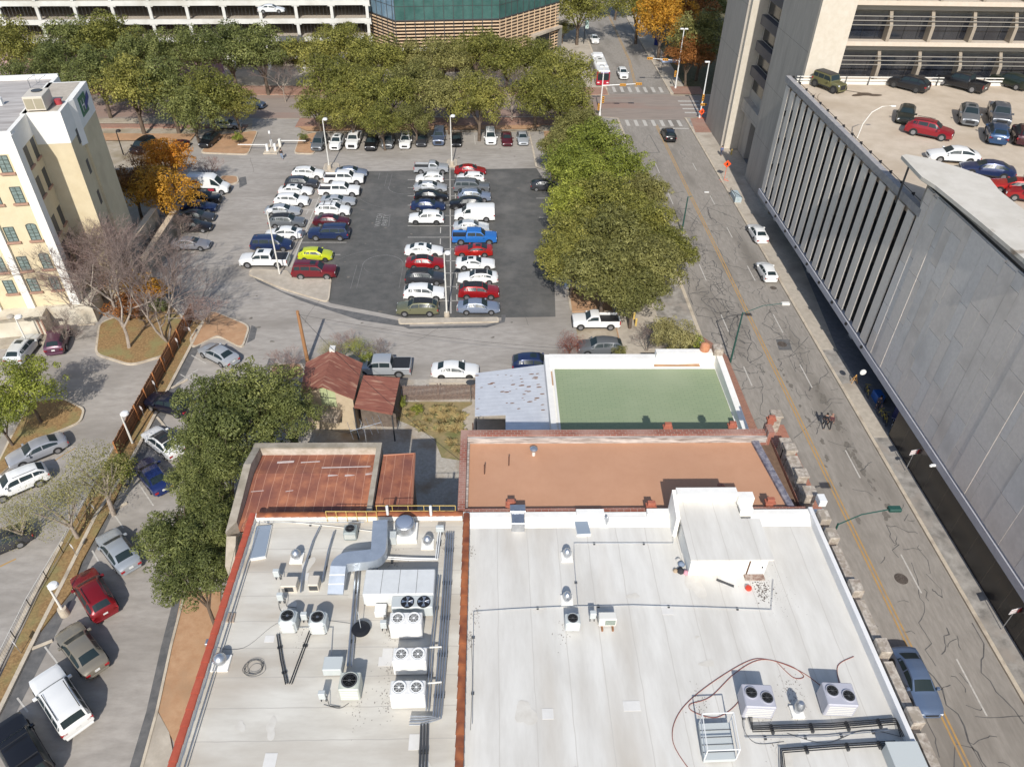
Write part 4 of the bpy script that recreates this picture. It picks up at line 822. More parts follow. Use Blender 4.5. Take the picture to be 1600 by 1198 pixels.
# yellow railing
t = thing('yellow_railing', 'yellow safety railing along the far edge of the left roof', 'railing', tuple(rp(600, 806)))
for a, b in (((512,815), (590,815)), ((590,806), (712,806))):
    A_, B_ = rp(*a), rp(*b); rl = MB()
    for zz in (.5, 1.0): rl.tube([A_+Vector((0,0,zz)), B_+Vector((0,0,zz))], .022)
    put('rail', rl, M['ypaint'], t); k_ = 5
    for k in range(k_+1): p = A_.lerp(B_, k/k_); put('post', MB().tube([p, p+Vector((0,0,1.0))], .022), M['ypaint'], t)
for px in (607, 674): c = rp(px, 812); single('vent_pipe', MB().tube([(c.x, c.y, WZ), (c.x, c.y, WZ+1.3)], .09, 10), M['wpaint'], 'white standing pipe behind the '+('duct top' if px < 640 else 'big exhaust fan')+' at the railing', 'pipe', (c.x, c.y, WZ))
# coil of cable, hoses
c = rp(398, 1043); mb = MB(); rs = random.Random(9)
for k in range(6):
    r0 = rs.uniform(.35, .62); ph_ = rs.uniform(0, 6); ox, oy = rs.uniform(-.1,.1), rs.uniform(-.1,.1)
    mb.tube([(c.x+ox+r0*math.cos(a_)*(1+.08*math.sin(3*a_+ph_)), c.y+oy+r0*.9*math.sin(a_), WZ+.03+k*.012) for a_ in [2*PI*i/24 for i in range(25)]], .01, 4, cap=False)
single('cable_coil', mb, M['dgrey'], 'loose coil of thin grey cable lying on the left roof', 'cable', (c.x, c.y, WZ))
def hose(name, lab, pts, m, r=.02, cat='hose'):
    P_ = [at(a, b, WZ+.03) for a, b in pts]; Q = []
    for i in range(len(P_)-1):
        p0, p1, p2, p3 = P_[max(i-1, 0)], P_[i], P_[i+1], P_[min(i+2, len(P_)-1)]
        for k in range(6): t = k/6; Q.append(.5*((2*p1)+(p2-p0)*t+(2*p0-5*p1+4*p2-p3)*t*t+(3*p1-p0-3*p2+p3)*t**3))
    Q.append(P_[-1]); single(name, MB().tube(Q, r, 5), m, lab, cat, tuple(P_[0]))
RH = pm('red_brown_hose', (.25,.07,.05), rough=.6)
hose('hose', 'red hose arcing across the roof to the right box condenser', [(1087,1215), (1052,1160), (1060,1115), (1100,1075), (1165,1034), (1200,1030), (1250,1048), (1292,1078)], RH)
hose('hose', 'red hose looping around the roof stair and past the left box condenser', [(1160,1070), (1152,1098), (1120,1120), (1085,1112), (1078,1100), (1110,1088), (1150,1050), (1190,1030), (1235,1040), (1256,1056), (1240,1058), (1215,1035)], RH)
hose('hose', 'short red hose curling up beside the right box condenser', [(1313,1073), (1309,1040), (1334,1025)], RH)
hose('drooping_wire', 'thin wire trailing over the left roof from the corner junction', [(332,1010), (380,1012), (430,975), (470,965), (560,975)], M['dgrey'], .008, 'wire')
# loose things by the penthouse
c = rp(1133, 911); single('timber_plank', MB().obox((0,0,0), 1.05, .13, .06, -.5), M['dgrey'], 'dark plank lying on the white roof in front of the penthouse', 'plank', (0,0,0)).location = (c.x, c.y, WZ+.01)
c = rp(1169, 920); single('red_bucket', MB().lathe((0,0,0), [(.16,0),(.2,.08),(.17,.2),(.03,.26)], 16), pm('red_plastic', (.6,.06,.03), rough=.4), 'round red cap lying near the penthouse door', 'bucket', (0,0,0), smooth=True).location = (c.x, c.y, WZ)
rs = random.Random(11); c = rp(1190, 922); mb = MB()
for k in range(150): r_ = rs.gauss(0, .38); blot(mb, c.x+r_*.6+rs.gauss(0,.05)+.1, c.y+rs.gauss(0, .45), rs.uniform(.01, .05), WZ+.006, 1, 7, k)
for k in range(160): blot(mb, c.x+rs.gauss(.6, .6), c.y+rs.gauss(0, 1), rs.uniform(.008, .02), WZ+.006, 1, 5, k)
tag(put('dirt_speckles', mb, pm('roof_grit', (.1,.08,.07), (.16,.13,.11), 9, .9)), 'dark grit scattered on the white roof by the penthouse door', 'debris', kind='stuff')
for k, (dx, dy, cc, sz, lab) in enumerate(((0,0,(.03,.03,.035),.22,'black bag heaped against the penthouse wall'), (.3,-.1,(.6,.3,.35),.17,'pink bag in the heap by the penthouse wall'), (-.3,.05,(.4,.3,.2),.14,'brown bag in the heap by the penthouse wall'), (.15,.5,(.2,.25,.33),.2,'grey blue cloth bundle in the heap by the penthouse wall'), (.05,.85,(.5,.48,.45),.15,'pale rag bundle farthest back along the penthouse wall'))):
    c = rp(1063, 893); c = (c.x+dx, c.y+dy, WZ); prof = [(sz*.8,0),(sz*1.1,sz*.35),(sz*.9,sz*.9),(sz*.35,sz*1.2),(sz*.12,sz*1.25)]
    mb = MB().lathe((0,0,0), prof, 11); rr = random.Random(k); mb.v = [(x*(1+rr.uniform(-.2,.2)), y*(1+rr.uniform(-.2,.2)), z) for x, y, z in mb.v]
    single('bag', mb, pm('bag_cloth', cc, rough=.8), lab, 'bag', (0,0,0), smooth=60).location = c
# duct box over the far parapet
c = at(809, 797, WZ+.8); single('metal_chute', MB().bbox(c.x-.42, c.x+.42, c.y-1.1, c.y+.35, WZ, WZ+.8, .03).bbox(c.x-.5, c.x+.5, c.y-.2, c.y+.42, WZ+.8, WZ+.9, .02), M['metal'], 'galvanised metal chute over the far white parapet', 'duct', (c.x, c.y, WZ))
c = at(1285, 777, 10.6); single('junction_box', MB().bbox(c.x-.25, c.x+.25, c.y-.35, c.y+.35, 10.1, 10.6, .03), M['wpaint'], 'white box on the parapet corner next to the street', 'electrical box', (c.x, c.y, 10.1))
c = at(328, 1003, WZ+.4); single('gutter_box', MB().bbox(c.x-.25, c.x+.3, c.y-.15, c.y+.2, WZ, WZ+.45, .03), M['metal'], 'grey flue box interrupting the red tile coping', 'box', (c.x, c.y, WZ))
# vents on the terracotta roof
c = at(834, 703, BZ+.5); t = thing('vent_pipe', 'white vent pipe with cowl on the terracotta roof', 'roof vent', (c.x, c.y, BZ)); put('stack', MB().frus((0,0,0), .12, .12, .5, 14), M['cream'], t, local=True); put('cowl', MB().lathe((0,0,.45), [(.12,0),(.26,.05),(.28,.2),(.1,.32)], 18), M['metal'], t, smooth=True, local=True)
for (px, py, lab) in ((757,740,'left thin iron rod on the terracotta roof'), (795,727,'right thin iron rod on the terracotta roof'), (739,675,'short pipe by the far left corner of the terracotta roof')):
    c = at(px, py, BZ); single('iron_rod', MB().tube([(c.x, c.y, BZ), (c.x, c.y, BZ+.9)], .045, 8), pm('rusty_iron', (.12,.06,.04), rough=.8), lab, 'pipe', (c.x, c.y, BZ))
c = at(1127, 757, BZ+.9); t = thing('vent_pipe', 'rusty mushroom vent on the terracotta roof beside the penthouse shadow', 'roof vent', (c.x, c.y, BZ)); put('stack', MB().frus((0,0,0), .1, .1, .8, 12), M['cream'], t, local=True); put('cowl', MB().lathe((0,0,.75), [(.1,0),(.27,.05),(.1,.22)], 16), pm('rust_cowl', (.28,.13,.09), rough=.8), t, smooth=True, local=True)

# grime gathered round the machines
rs = random.Random(77); gm = MB()
for (px, py, n_, r_) in ((610,985,90,.5), (606,1040,90,.5), (604,1095,70,.5), (560,1110,50,.6), (745,960,50,.4), (1240,1090,120,.7), (1200,1140,60,.8), (1095,1105,60,.5), (880,985,40,.5), (620,880,60,.9), (470,1000,40,.6), (700,850,80,.5), (735,860,60,.25), (735,1000,60,.25), (1060,830,50,.4)):
    c = rp(px, py)
    for k in range(n_): blot(gm, c.x+rs.gauss(0, r_*.5), c.y+rs.gauss(0, r_), rs.uniform(.008, .035), WZ+.0075, rs.uniform(.6, 2), 6, k)
tag(put('grime_speckles', gm, pm('roof_grime', (.24,.21,.18), (.38,.35,.31), 9, .9)), 'grey grime scattered on the white roofs around the machines', 'debris', kind='stuff')
for (pts, lab) in (([(436,920), (436,948), (444,958)], 'short cable from the left disconnect to the left pale condenser'), ([(506,1100), (530,1106), (545,1098)], 'short cable from the lower disconnect to the big black fan condenser'), ([(700,900), (694,960), (700,1010), (692,1090)], 'loose thin cable beside the parallel silver pipes'), ([(425,808), (424,818), (380,818), (345,960)], 'thin cable following the left and far coping'), ([(735,1140), (738,1060), (736,990)], 'thin cable on the bright roof beside the brown tile ridge'), ([(1230,1145), (1290,1160), (1350,1140), (1408,1150)], 'slack wire lying across the black insulated bundles'), ([(1170,1100), (1160,1130), (1180,1160), (1225,1158)], 'slack grey wire drooping from the left box condenser')):
    hose('cable', lab, pts, M['dgrey'], .012, 'cable')
# ================= cream hotel on the left =================
HA = R(10); HZ = 21.0
ht = thing('hotel', 'tall cream building with white pilasters and a projecting stair tower', 'building', (-44.2, 69.2, 0), HA)
CRM = pm('cream_stucco_wall', (.62,.52,.34), (.68,.585,.4), .7, .85, c3=(.54,.45,.3), s3=.25, th3=(.5,.75))
WHT = pm('white_trim_paint', (.78,.76,.7), (.84,.82,.77), 1, .85)
TANW = pm('sand_stucco_wall', (.54,.45,.3), (.58,.49,.34), .5, .85)
GLG = pm('green_glass', (.1,.14,.13), (.27,.34,.32), 2.2, .15, spec=.6, stretch=(1,1,4))
TERR = 2.4
def hp(name, mb, m, par=ht, **k): return put(name, mb, m, par, local=True, **k)
hp('wall', MB().box(-60, 0, 0, 17, 0, 18.95), CRM)
hp('tower_wall', MB().box(-.5, 3.1, 4.9, 8.5, 0, 17.9).box(-.5, 3.35, 8.5, 14.5, 0, 17.9), CRM)
hp('tower_crown', MB().box(-.52, 3.13, 4.87, 8.49, 17.9, HZ).box(-.52, 3.38, 8.5, 14.53, 17.9, HZ), WHT)
hp('tower_shaft', MB().prism([(3.1, 7.7), (3.5, 8.5), (3.36, 8.5), (3.1, 8.45)], 16.5, HZ), WHT)
hp('wall_crown', MB().box(-60.02, .02, -.02, 17.02, 18.95, HZ-.3), WHT)
hp('roof', MB().box(-59.7, -.35, .3, 16.7, HZ-.31, HZ-.25), pm('grey_tar_roof', (.3,.27,.25), (.52,.49,.46), .5, .9, stretch=(.3,2.5,1)))
hp('roof_rim', MB().box(-60, .05, -.05, .3, HZ-.3, HZ).box(-.35, .05, .3, 16.7, HZ-.3, HZ).box(-60, 0, 16.7, 17.05, HZ-.3, HZ+.2), WHT)
hp('tower_deck', MB().box(.1, 2.8, 5.2, 14.2, HZ-.02, HZ+.02), M['concrete'])
PX = [0.0]
for i in range(14): PX.append(PX[-1]-(4.3 if i%2 == 0 else 3.28))
for i, x in enumerate(PX): hp('pilaster', MB().box(x-.72, x+(.03 if i == 0 else 0), -.32, -.01, TERR, HZ-.28), WHT)
hp('corner_pilaster', MB().box(.021, .12, -.32, .9, TERR, HZ-.28), WHT)
FR = pm('window_frame_green', (.09,.11,.095), rough=.5); SILL = pm('terracotta_sill', (.36,.21,.15), (.42,.26,.19), 4, .85)
def hwin(x, z, w_, h, arch=False):
    mb = MB(); pts = [(-w_/2, 0), (w_/2, 0), (w_/2, h)]+([(w_/2*math.cos(a), h+.22*math.sin(a)) for a in [PI*k/8 for k in range(1, 8)]] if arch else [])+[(-w_/2, h)]
    n = len(pts); mb.add([(x+a, -.012, z+b) for a, b in pts], [tuple(range(n))]); g_ = hp('window', mb, GLG)
    f = MB()
    for k in range(n):
        a, b = pts[k], pts[(k+1)%n]; f.tube([(x+a[0], -.02, z+a[1]), (x+b[0], -.02, z+b[1])], .05, 4)
    f.box(x-.025, x+.025, -.05, -.015, z, z+h+(.2 if arch else 0))
    for k in (1, 2, 3): f.box(x-w_/2, x+w_/2, -.045, -.015, z+h*k/4-.02, z+h*k/4+.02)
    put('frame', f, FR, g_, local=True); put('sill', MB().box(x-w_/2-.2, x+w_/2+.2, -.22, -.001, z-.22, z-.02), SILL, g_, local=True)
for i, x0_ in enumerate(PX[:-1]):
    for j, xo in enumerate((-1.55, -3.65) if i%2 == 0 else (-1.62,)):
        for z, h, ar in ((5.0, 1.5, False), (7.55, 1.55, j == 0), (10.85, 1.55, j == 0), (14.9, 1.6, False), (18.0, 1.6, False)): hwin(x0_+xo, z-h/2, .92, h, ar)
for y, zs in ((1.8, 0), (3.95, 1)):
    for z in (4.1, 6.9, 9.8, 13.95, 17.0):
        mb = MB().box(.001, .02, y-.5, y+.5, z, z+1.9); g_ = hp('side_window', mb, M['dgrey']); put('sill', MB().box(.001, .14, y-.65, y+.65, z-.2, z-.02), SILL, g_, local=True)
for z in (7.8, 10.95, 14.4, 17.65): hp('tower_window', MB().box(3.1, 3.13, 7.1, 7.8, z-.75, z+.75), M['dgrey'])
# sign: green field, white letter, blue swoosh
sg = hp('sign', MB().box(3.381, 3.45, 10.0, 12.4, 18.7, 20.6), pm('sign_green', (.03,.16,.1), rough=.4))
put('sign_blue', MB().prism([(3.46, 11.4), (3.47, 11.4), (3.47, 13.4), (3.46, 13.4)], [18.9, 18.9, 19.7, 19.7], [19.6, 19.6, 20.4, 20.4]), pm('sign_blue', (.02,.05,.25), rough=.4), sg, local=True)
text('H', 1.7, M['wpaint'], 'sign_letter', parent=sg, loc=(3.475, 10.9, 19.6), rot=(PI/2, 0, PI/2))
# roof gear of the hotel
hx = thing('rooftop_unit', 'tan louvred rooftop unit on top of the cream stair tower', 'air handler', tuple(at(65, 168, HZ))); hx.rotation_euler = (0,0,HA)
put('casing', MB().bbox(-.9, .9, -1.5, 1.2, .2, 1.5, .04), M['beige'], hx, local=True); put('panels', MB().box(-.8, -.05, -1.53, -1.501, .35, 1.3).box(.05, .8, -1.53, -1.501, .35, 1.3), pm('olive_panel', (.35,.31,.22), rough=.6), hx, local=True); put('fan', MB().frus((.0,.3,1.5), .5, .5, .08, 18), M['dgrey'], hx, local=True)
hv = thing('roof_ladder', 'thin metal ladder frame on the cream building roof', 'ladder', tuple(at(57, 138, HZ-.3)))
mb = MB()
for a, b in (((-.6,0),(.6,0)), ((-.6,0),(-.6,1.5)), ((.6,0),(.6,1.5)), ((-.6,1.5),(.6,1.5))): mb.tube([(a[0], a[1], .9), (b[0], b[1], .9)], .03); mb.tube([(a[0], a[1], 0), (a[0], a[1], .9)], .03)
put('frame', mb, M['metal'], hv, local=True)
c = at(92, 163, HZ); single('red_tank', MB().frus((c.x, c.y, HZ), .35, .35, .5, 14), pm('red_tank_paint', (.4,.05,.06), rough=.5), 'small red tank beside the tan rooftop unit', 'tank', (c.x, c.y, HZ))
c = at(3, 165, HZ-.3); single('roof_vent', MB().bbox(c.x-.2, c.x+.2, c.y-.2, c.y+.2, HZ-.3, HZ+.5, .03), M['wpaint'], 'white square vent on the cream building roof', 'roof vent', (c.x, c.y, HZ-.3))
# terrace and retaining wall
RW = [(-110, 57), (-47.0, 66.6), (-46.2, 71), (-43, 72), (-43, 76), (-110, 76)]
tw = thing('retaining_wall', 'pale retaining wall holding the terrace below the cream building', 'wall', (-60, 65, 0))
ca, sa = math.cos(HA), math.sin(HA)
def hl(x, y): return (-44.2+x*ca-y*sa, 69.2+x*sa+y*ca)
put('terrace', MB().prism([hl(-62, -2.6), hl(-3.2, -2.6), hl(-3.2, -.45), hl(1.2, -.45), hl(1.2, 3), hl(-62, 3)], 0, TERR), pm('terrace_plaster', (.55,.5,.4), (.68,.63,.52), 1, .9, c3=(.45,.38,.28), s3=.5), tw)
put('cap', MB().prism([hl(-62, -2.75), hl(-2.6, -2.75), hl(-2.6, -2.45), hl(-62, -2.45)], TERR, TERR+.18), CONC, tw)
put('planter', MB().prism([hl(-62, -4.0), hl(-2.0, -4.0), hl(-2.0, -2.62), hl(-62, -2.62)], 0, .5), CONC, tw)
put('downpipe', MB().tube([Vector((*hl(-3.6, -2.65), 0)), Vector((*hl(-3.6, -2.65), TERR))], .09).tube([Vector((*hl(-3.2, -2.65), 0)), Vector((*hl(-3.2, -2.65), TERR))], .09), SILL, tw)
for k, (px, py, lab) in enumerate(((9,478,'terracotta pot nearest the left edge on the hotel terrace'), (38,473,'brown urn by the pilaster on the hotel terrace'), (60,473,'terracotta pot with a green plant on the hotel terrace'))):
    c = at(px, py, TERR); t = thing('flower_pot', lab, 'pot', tuple(c)); put('pot', MB().lathe((0,0,0), [(.22,0),(.38,.45),(.42,.5),(.36,.5),(.3,.42)], 14), pm('pot_clay', (.33,.1,.05), rough=.8), t, smooth=True, local=True)
# two long walls by the orange tree, heights raised so the tops catch sun
for k, (a, b, lab) in enumerate((((196,386), (240,325), 'long tan wall, the left one beside the cream tower'), ((224,402), (272,328), 'long tan wall, the right one along the parked cars'))):
    zt_ = 4.6 if k == 0 else 3.0; A_, B_ = Vector(xy(*a, zt_)), Vector(xy(*b, zt_)); s = Vector((.28, .1)); t = thing('garden_wall', lab, 'wall', (A_.x, A_.y, 0)); put('wall', MB().prism([tuple(A_-s), tuple(A_+s), tuple(B_+s), tuple(B_-s)], 0, zt_-.1), CONC, t); s = s*1.25; put('cap', MB().prism([tuple(A_-s), tuple(A_+s), tuple(B_+s), tuple(B_-s)], zt_-.1, zt_), pm('sunlit_cap', (.55,.43,.3), (.62,.5,.36), 3, .9), t)
# ================= far parking garage =================
GY = 158.5; fg = thing('parking_garage', 'long white multi-storey parking garage beyond the oaks', 'garage', (-70, GY, 0), R(4.2))
GW = pm('garage_concrete', (.62,.62,.58), (.7,.69,.64), .6, .85, c3=(.5,.48,.42), s3=.2)
gm = lambda n, mb, m: put(n, mb, m, fg, local=True)
lv_ = [2.6, 5.9, 9.2, 12.5, 15.8]
for z in [0.1]+lv_: gm('deck', MB().box(-75, 46.5, .35, 30, z, z+.35), M['concrete'])
for z in lv_: gm('spandrel', MB().box(-75, 46.6, 0, .34, z-.45, z+.42), GW)
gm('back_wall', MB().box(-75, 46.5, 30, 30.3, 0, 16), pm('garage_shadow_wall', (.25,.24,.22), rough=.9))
for i in range(19):
    x = 46-6.9*i; mb = MB()
    for z in [-.5]+lv_[:-1]: mb.box(x-.28, x+.28, -.06, .45, max(0, z+.43), z+3.3-.46).prism([(x-.28, -.05), (x+.28, -.05), (x+.28, .4), (x-.28, .4)], z+2.4, z+2.84).prism([(x-.7, .05), (x+.7, .05), (x+.7, .33), (x-.7, .33)], z+2.65, z+2.84)
    gm('column', mb, GW)
for z in lv_[1:]: 
    mb = MB()
    for k in range(170): x = -74+k*.71; mb.box(x, x+.02, .1, .115, z-2.9, z-.45)
    gm('cable_rail', mb, M['metal'])
pur = MB(); 
for k, (px, py, cc) in enumerate(((75,73,(.25,.18,.5)), (115,88,(.3,.16,.4)), (50,92,(.15,.13,.4)), (210,72,(.7,.25,.12)), (290,80,(.75,.35,.12)), (310,98,(.7,.45,.2)), (240,102,(.25,.03,.04)))):
    z0 = 3.0; c = at(px, py, z0); 
    put('mural_patch', (lambda q: (blot(q, 0, 0, 3.0, 0, .6), q.xf(Matrix.Translation((c.x, 157-2.0+.04*(c.x+80), z0)) @ Matrix.Rotation(PI/2, 4, 'X')))[0] or q)(MB()), pm('mural_colour', cc, rough=.8), None) if False else None
single('mural_wall', MB().box(-100, -52, 153.6, 154, 0, 4.6), (lambda m: m)(pm('painted_mural', (.26,.2,.42), (.62,.4,.25), .22, .8)), 'colourful painted low wall glimpsed between the oaks', 'wall', (-76, 153.8, 0))
# ================= glass and timber building =================
gb = thing('glass_building', 'building with green glass curtain wall above horizontal timber slats', 'building', (-8, 160, 0))
GL = pm('green_curtain_glass', (.045,.11,.1), (.08,.17,.155), .35, .1, spec=.8)
p0, p1, p2, p3 = Vector(xy(573,18,10)), Vector(xy(617,34,10)), Vector(xy(780,31,10)), Vector(xy(874,4,10))
SL = pm('timber_slats', (.62,.44,.28), (.74,.56,.38), 1.2, .75)
pts = [p0, p1, p2, p3]
for i, (a, b) in enumerate(zip(pts[:-1], pts[1:])):
    u = (b-a).normalized(); nrm = Vector((u.y, -u.x)); Ln = (b-a).length
    def wallp(off, z0, z1, t0=0.0, t1=None, th=.05):
        t1 = Ln if t1 is None else t1; A_ = a+u*t0+nrm*off; B_ = a+u*t1+nrm*off; q = MB(); q.prism([tuple(A_), tuple(B_), tuple(B_-nrm*th), tuple(A_-nrm*th)], z0, z1); return q
    put('glass_wall', wallp(0, 10, 30), GL if i else pm('blue_corner_glass', (.12,.2,.27), (.2,.3,.38), .5, .1), gb)
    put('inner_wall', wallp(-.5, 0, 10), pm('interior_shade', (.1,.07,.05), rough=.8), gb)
    mu = MB(); k = 0
    while k*1.9 < Ln: q = wallp(.06, 10, 30, k*1.9, k*1.9+.13, .08); mu.add(q.v, q.f); k += 1
    for z in (10, 12.6, 16, 19.3, 22.6): q = wallp(.05, z, z+(.22 if z == 10 else .07), 0, None, .07); mu.add(q.v, q.f)
    put('mullions', mu, M['dgrey'], gb)
    sl_ = MB(); z = 3.0 if i != 2 else 1.2
    while z < 9.9: q = wallp(.1, z, z+.22, 0, None, .12); sl_.add(q.v, q.f); z += .6
    put('timber_slats', sl_, SL, gb)
    fr_ = MB(); k = 0
    while k*1.9 < Ln: q = wallp(.16, 0, 10, k*1.9, k*1.9+.16, .1); fr_.add(q.v, q.f); k += 1
    put('slat_posts', fr_, M['dgrey'] if i < 2 else SL, gb)
    if i == 1:
        for z in (2.2, 4.6): put('white_band', wallp(.25, z, z+.5, 0, 9, .2), M['white'], gb)
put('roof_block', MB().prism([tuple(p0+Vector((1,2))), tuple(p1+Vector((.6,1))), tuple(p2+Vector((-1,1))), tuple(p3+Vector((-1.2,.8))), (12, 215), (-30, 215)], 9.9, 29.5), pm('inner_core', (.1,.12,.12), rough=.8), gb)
cn = [at(807,43,5.6), at(865,33,5.6), at(868,30,5.6), at(845,36,5.6)]
ca_ = thing('entrance_canopy', 'grey concrete entrance portal jutting from the timber slat facade', 'canopy', tuple(xy(850,76))+(0,))
e0, e1 = Vector(xy(808,42,5.4)), Vector(xy(866,33,5.4)); en = Vector((1.2, -.9)).normalized()*1.6
q = [at(811,48,5.2), at(824,52,5.2), at(866,37,5.2), at(852,34,5.2)]; q = [a+Vector((1.6,-2.6,0)) for a in q]
put('canopy_top', MB().prism([(a.x, a.y) for a in q], 5.0, 5.4), M['concrete'], ca_)
put('side_wall', MB().prism([(q[2].x-.5, q[2].y-.6), (q[2].x, q[2].y), (q[3].x+.4, q[3].y+.2), (q[3].x-.1, q[3].y)], 0, 5), pm('dark_concrete', (.2,.2,.19), rough=.8), ca_)
put('side_wall', MB().prism([(q[0].x, q[0].y), (q[1].x, q[1].y), (q[1].x+.1, q[1].y+.5), (q[0].x+.1, q[0].y+.5)], 0, 5), M['concrete'], ca_)
put('door_glass', MB().prism([(q[1].x, q[1].y+.9), (q[2].x-.6, q[2].y+.9), (q[2].x-.6, q[2].y+1), (q[1].x, q[1].y+1)], 0, 4.9), M['glass'], ca_)
# ================= right hand garage =================
GX = 36.9; DZ = 18.2; TZ = 19.1; TY_ = -4.4
SP = pm('exposed_aggregate_panel', (.7,.635,.565), (.78,.71,.635), 3, .9, c3=(.62,.56,.495), s3=.35)
FN = pm('fin_concrete', (.68,.62,.545), (.74,.68,.6), 3, .85)
rg = thing('parking_structure', 'concrete garage with tall vertical fins, blank panel wall and rooftop car deck', 'garage', (45, 60, 0))
ye = 95.2; yw = 62.3
ys = at(1352.5, 575, 4).y; y_sp = at(1453, 295, 20).y-.0
YS = 56.2
q = at(1452, 297, 19.6); YS = 58.0
put('deck', MB().box(GX+.4, 95, YS-8, ye, DZ-.6, DZ), pm('sandy_deck', (.5,.415,.315), (.58,.49,.385), .7, .9, c3=(.44,.355,.26), s3=.12, th3=(.5,.7)), rg)
put('low_beam', MB().box(GX-.1, GX+.5, -10, ye, 3.55, 4.25), pm('grey_beam', (.42,.42,.45), (.48,.48,.51), 2, .8), rg)
put('deck_gutter', MB().box(GX+.56, GX+1.0, YS, ye-.6, DZ-.55, DZ+.03), M['black'], rg)
put('top_beam', MB().box(GX-.05, GX+.55, YS, ye, DZ+.2, TZ), pm('rough_beam', (.28,.27,.28), (.4,.38,.36), 2, .9), rg)
put('floor_slabs', MB().box(GX+.6, 94, YS, ye-.3, 4.3, 4.6).box(GX+.6, 94, YS, ye-.3, 7.4, 7.9).box(GX+.6, 94, YS, ye-.3, 10.9, 11.4).box(GX+.6, 94, YS, ye-.3, 14.4, 14.9), pm('shade_dark_floor', (.06,.058,.056), rough=.9), rg)  # shade behind the fin gaps is put into the near-black slab colour
n = 18; st_ = 2.03
for i in range(n):
    y = YS+.75+i*st_; put('fin', MB().box(GX, GX+.12, y, y+st_*.6, 4.45, DZ-.02), FN, rg)
    if i%2 == 0: put('fin_bracket', MB().box(GX-.28, GX-.1, y-.12, y+.12, 3.95, 4.2), M['black'], rg)
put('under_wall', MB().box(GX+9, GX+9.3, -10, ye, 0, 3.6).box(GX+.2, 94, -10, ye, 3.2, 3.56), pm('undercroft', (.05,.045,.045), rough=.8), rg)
for y in (52.6, 66, 80, 94): put('column', MB().bbox(GX+2.6, GX+3.2, y-.4, y+.4, 0, 3.3, .05), FN, rg)
put('shelf_block', MB().box(GX+1.5, GX+9, 46, 52.6, .2, 2.6), pm('deep_blue_fitting', (.02,.03,.12), rough=.6), rg)
gt = pm('dark_granite', (.018,.016,.015), (.035,.03,.026), 3, .25, spec=.6); bands(gt, 'Y', 2.4, (.12,.1,.07), .012)
put('granite_wall', MB().box(GX+.25, GX+.55, -10, 50.2, 0, 3.56), gt, rg)
# panel wall with joints at several depths
PT = 21.0
pn = thing('panel_wall', 'blank grey stone panel wall of the garage facing the street', 'wall', (GX, 40, 4.4))
put('backing', MB().box(GX+.12, GX+.9, -10, YS+.3, 4.26, PT), SP, pn)
rs = random.Random(21); y = -10; cols = []
ymax = YS+.3
hgt = [4.45]
panels = MB(); pan2 = MB()
y = ymax
while y > 0:
    wd_ = rs.choice((.75, 1.1, 1.5, 1.5, 2.1)); dpt = rs.choice((0, .004, .012, .024, .03)); z = 4.45+rs.choice((0, -2.6, -1.3, -3.5))
    while z < PT-.06:
        h_ = rs.choice((3.2, 4.4, 5.6)); z0 = max(4.45, z); z1 = min(PT-.05, z+h_)
        if z1-z0 > .3:
            (panels if rs.random() < .6 else pan2).box(GX-dpt, GX+.115, y-wd_+.018, y-.002, z0+.035, z1)
        z += h_
    y -= wd_
put('stone_panels', panels, SP, pn)
put('stone_panels', pan2, pm('aggregate_panel_warm', (.68,.635,.585), (.76,.715,.66), 3, .9, c3=(.6,.565,.52), s3=.3), pn)
put('reveal', MB().box(GX+.2, GX+.9, -10, YS+.3, PT, PT+.35), M['black'], pn)
put('cap', MB().box(GX+.02, GX+1.5, -10, YS+.1, PT+.35, PT+.75), pm('grey_cap', (.24,.23,.22), (.3,.285,.27), 2, .9), pn)
c0 = at(1415,243,22.2); c1 = at(1560,255,22.2)
rf = thing('sweeping_roof', 'pale curved canopy roof over the ramp beside the panel wall', 'canopy', (45, 55, 18))
cr_ = poly([(1409,243), (1416,241), (1450,247), (1500,262), (1546,278), (1562,298), (1600,328), (1640,352), (1640,445), (1600,404), (1530,345), (1462,290), (1440,276)], 22.1)
CAN = pm('pale_canopy_roof', (.56,.52,.45), (.64,.6,.53), .6, .8, c3=(.3,.24,.18), s3=.35, th3=(.66,.74))
put('roof', MB().prism(cr_, 21.8, 22.1), CAN, rf)
put('fascia', MB().prism([(x+.05, y_-.05) for x, y_ in cr_], 21.76, 21.79), M['dgrey'], rf)
for px, py in ((1421,258),): c = at(px, py, 21.7); put('post', MB().tube([(c.x, c.y, DZ), (c.x, c.y, 21.8)], .09), M['dgrey'], rf)
single('low_wall', MB().prism(poly([(1452,281), (1459,279), (1476,296), (1470,300)], 21.3), DZ, 21.0), M['concrete'], 'short tan wall at the tip of the curved canopy', 'wall', tuple(at(1465,290,DZ)))
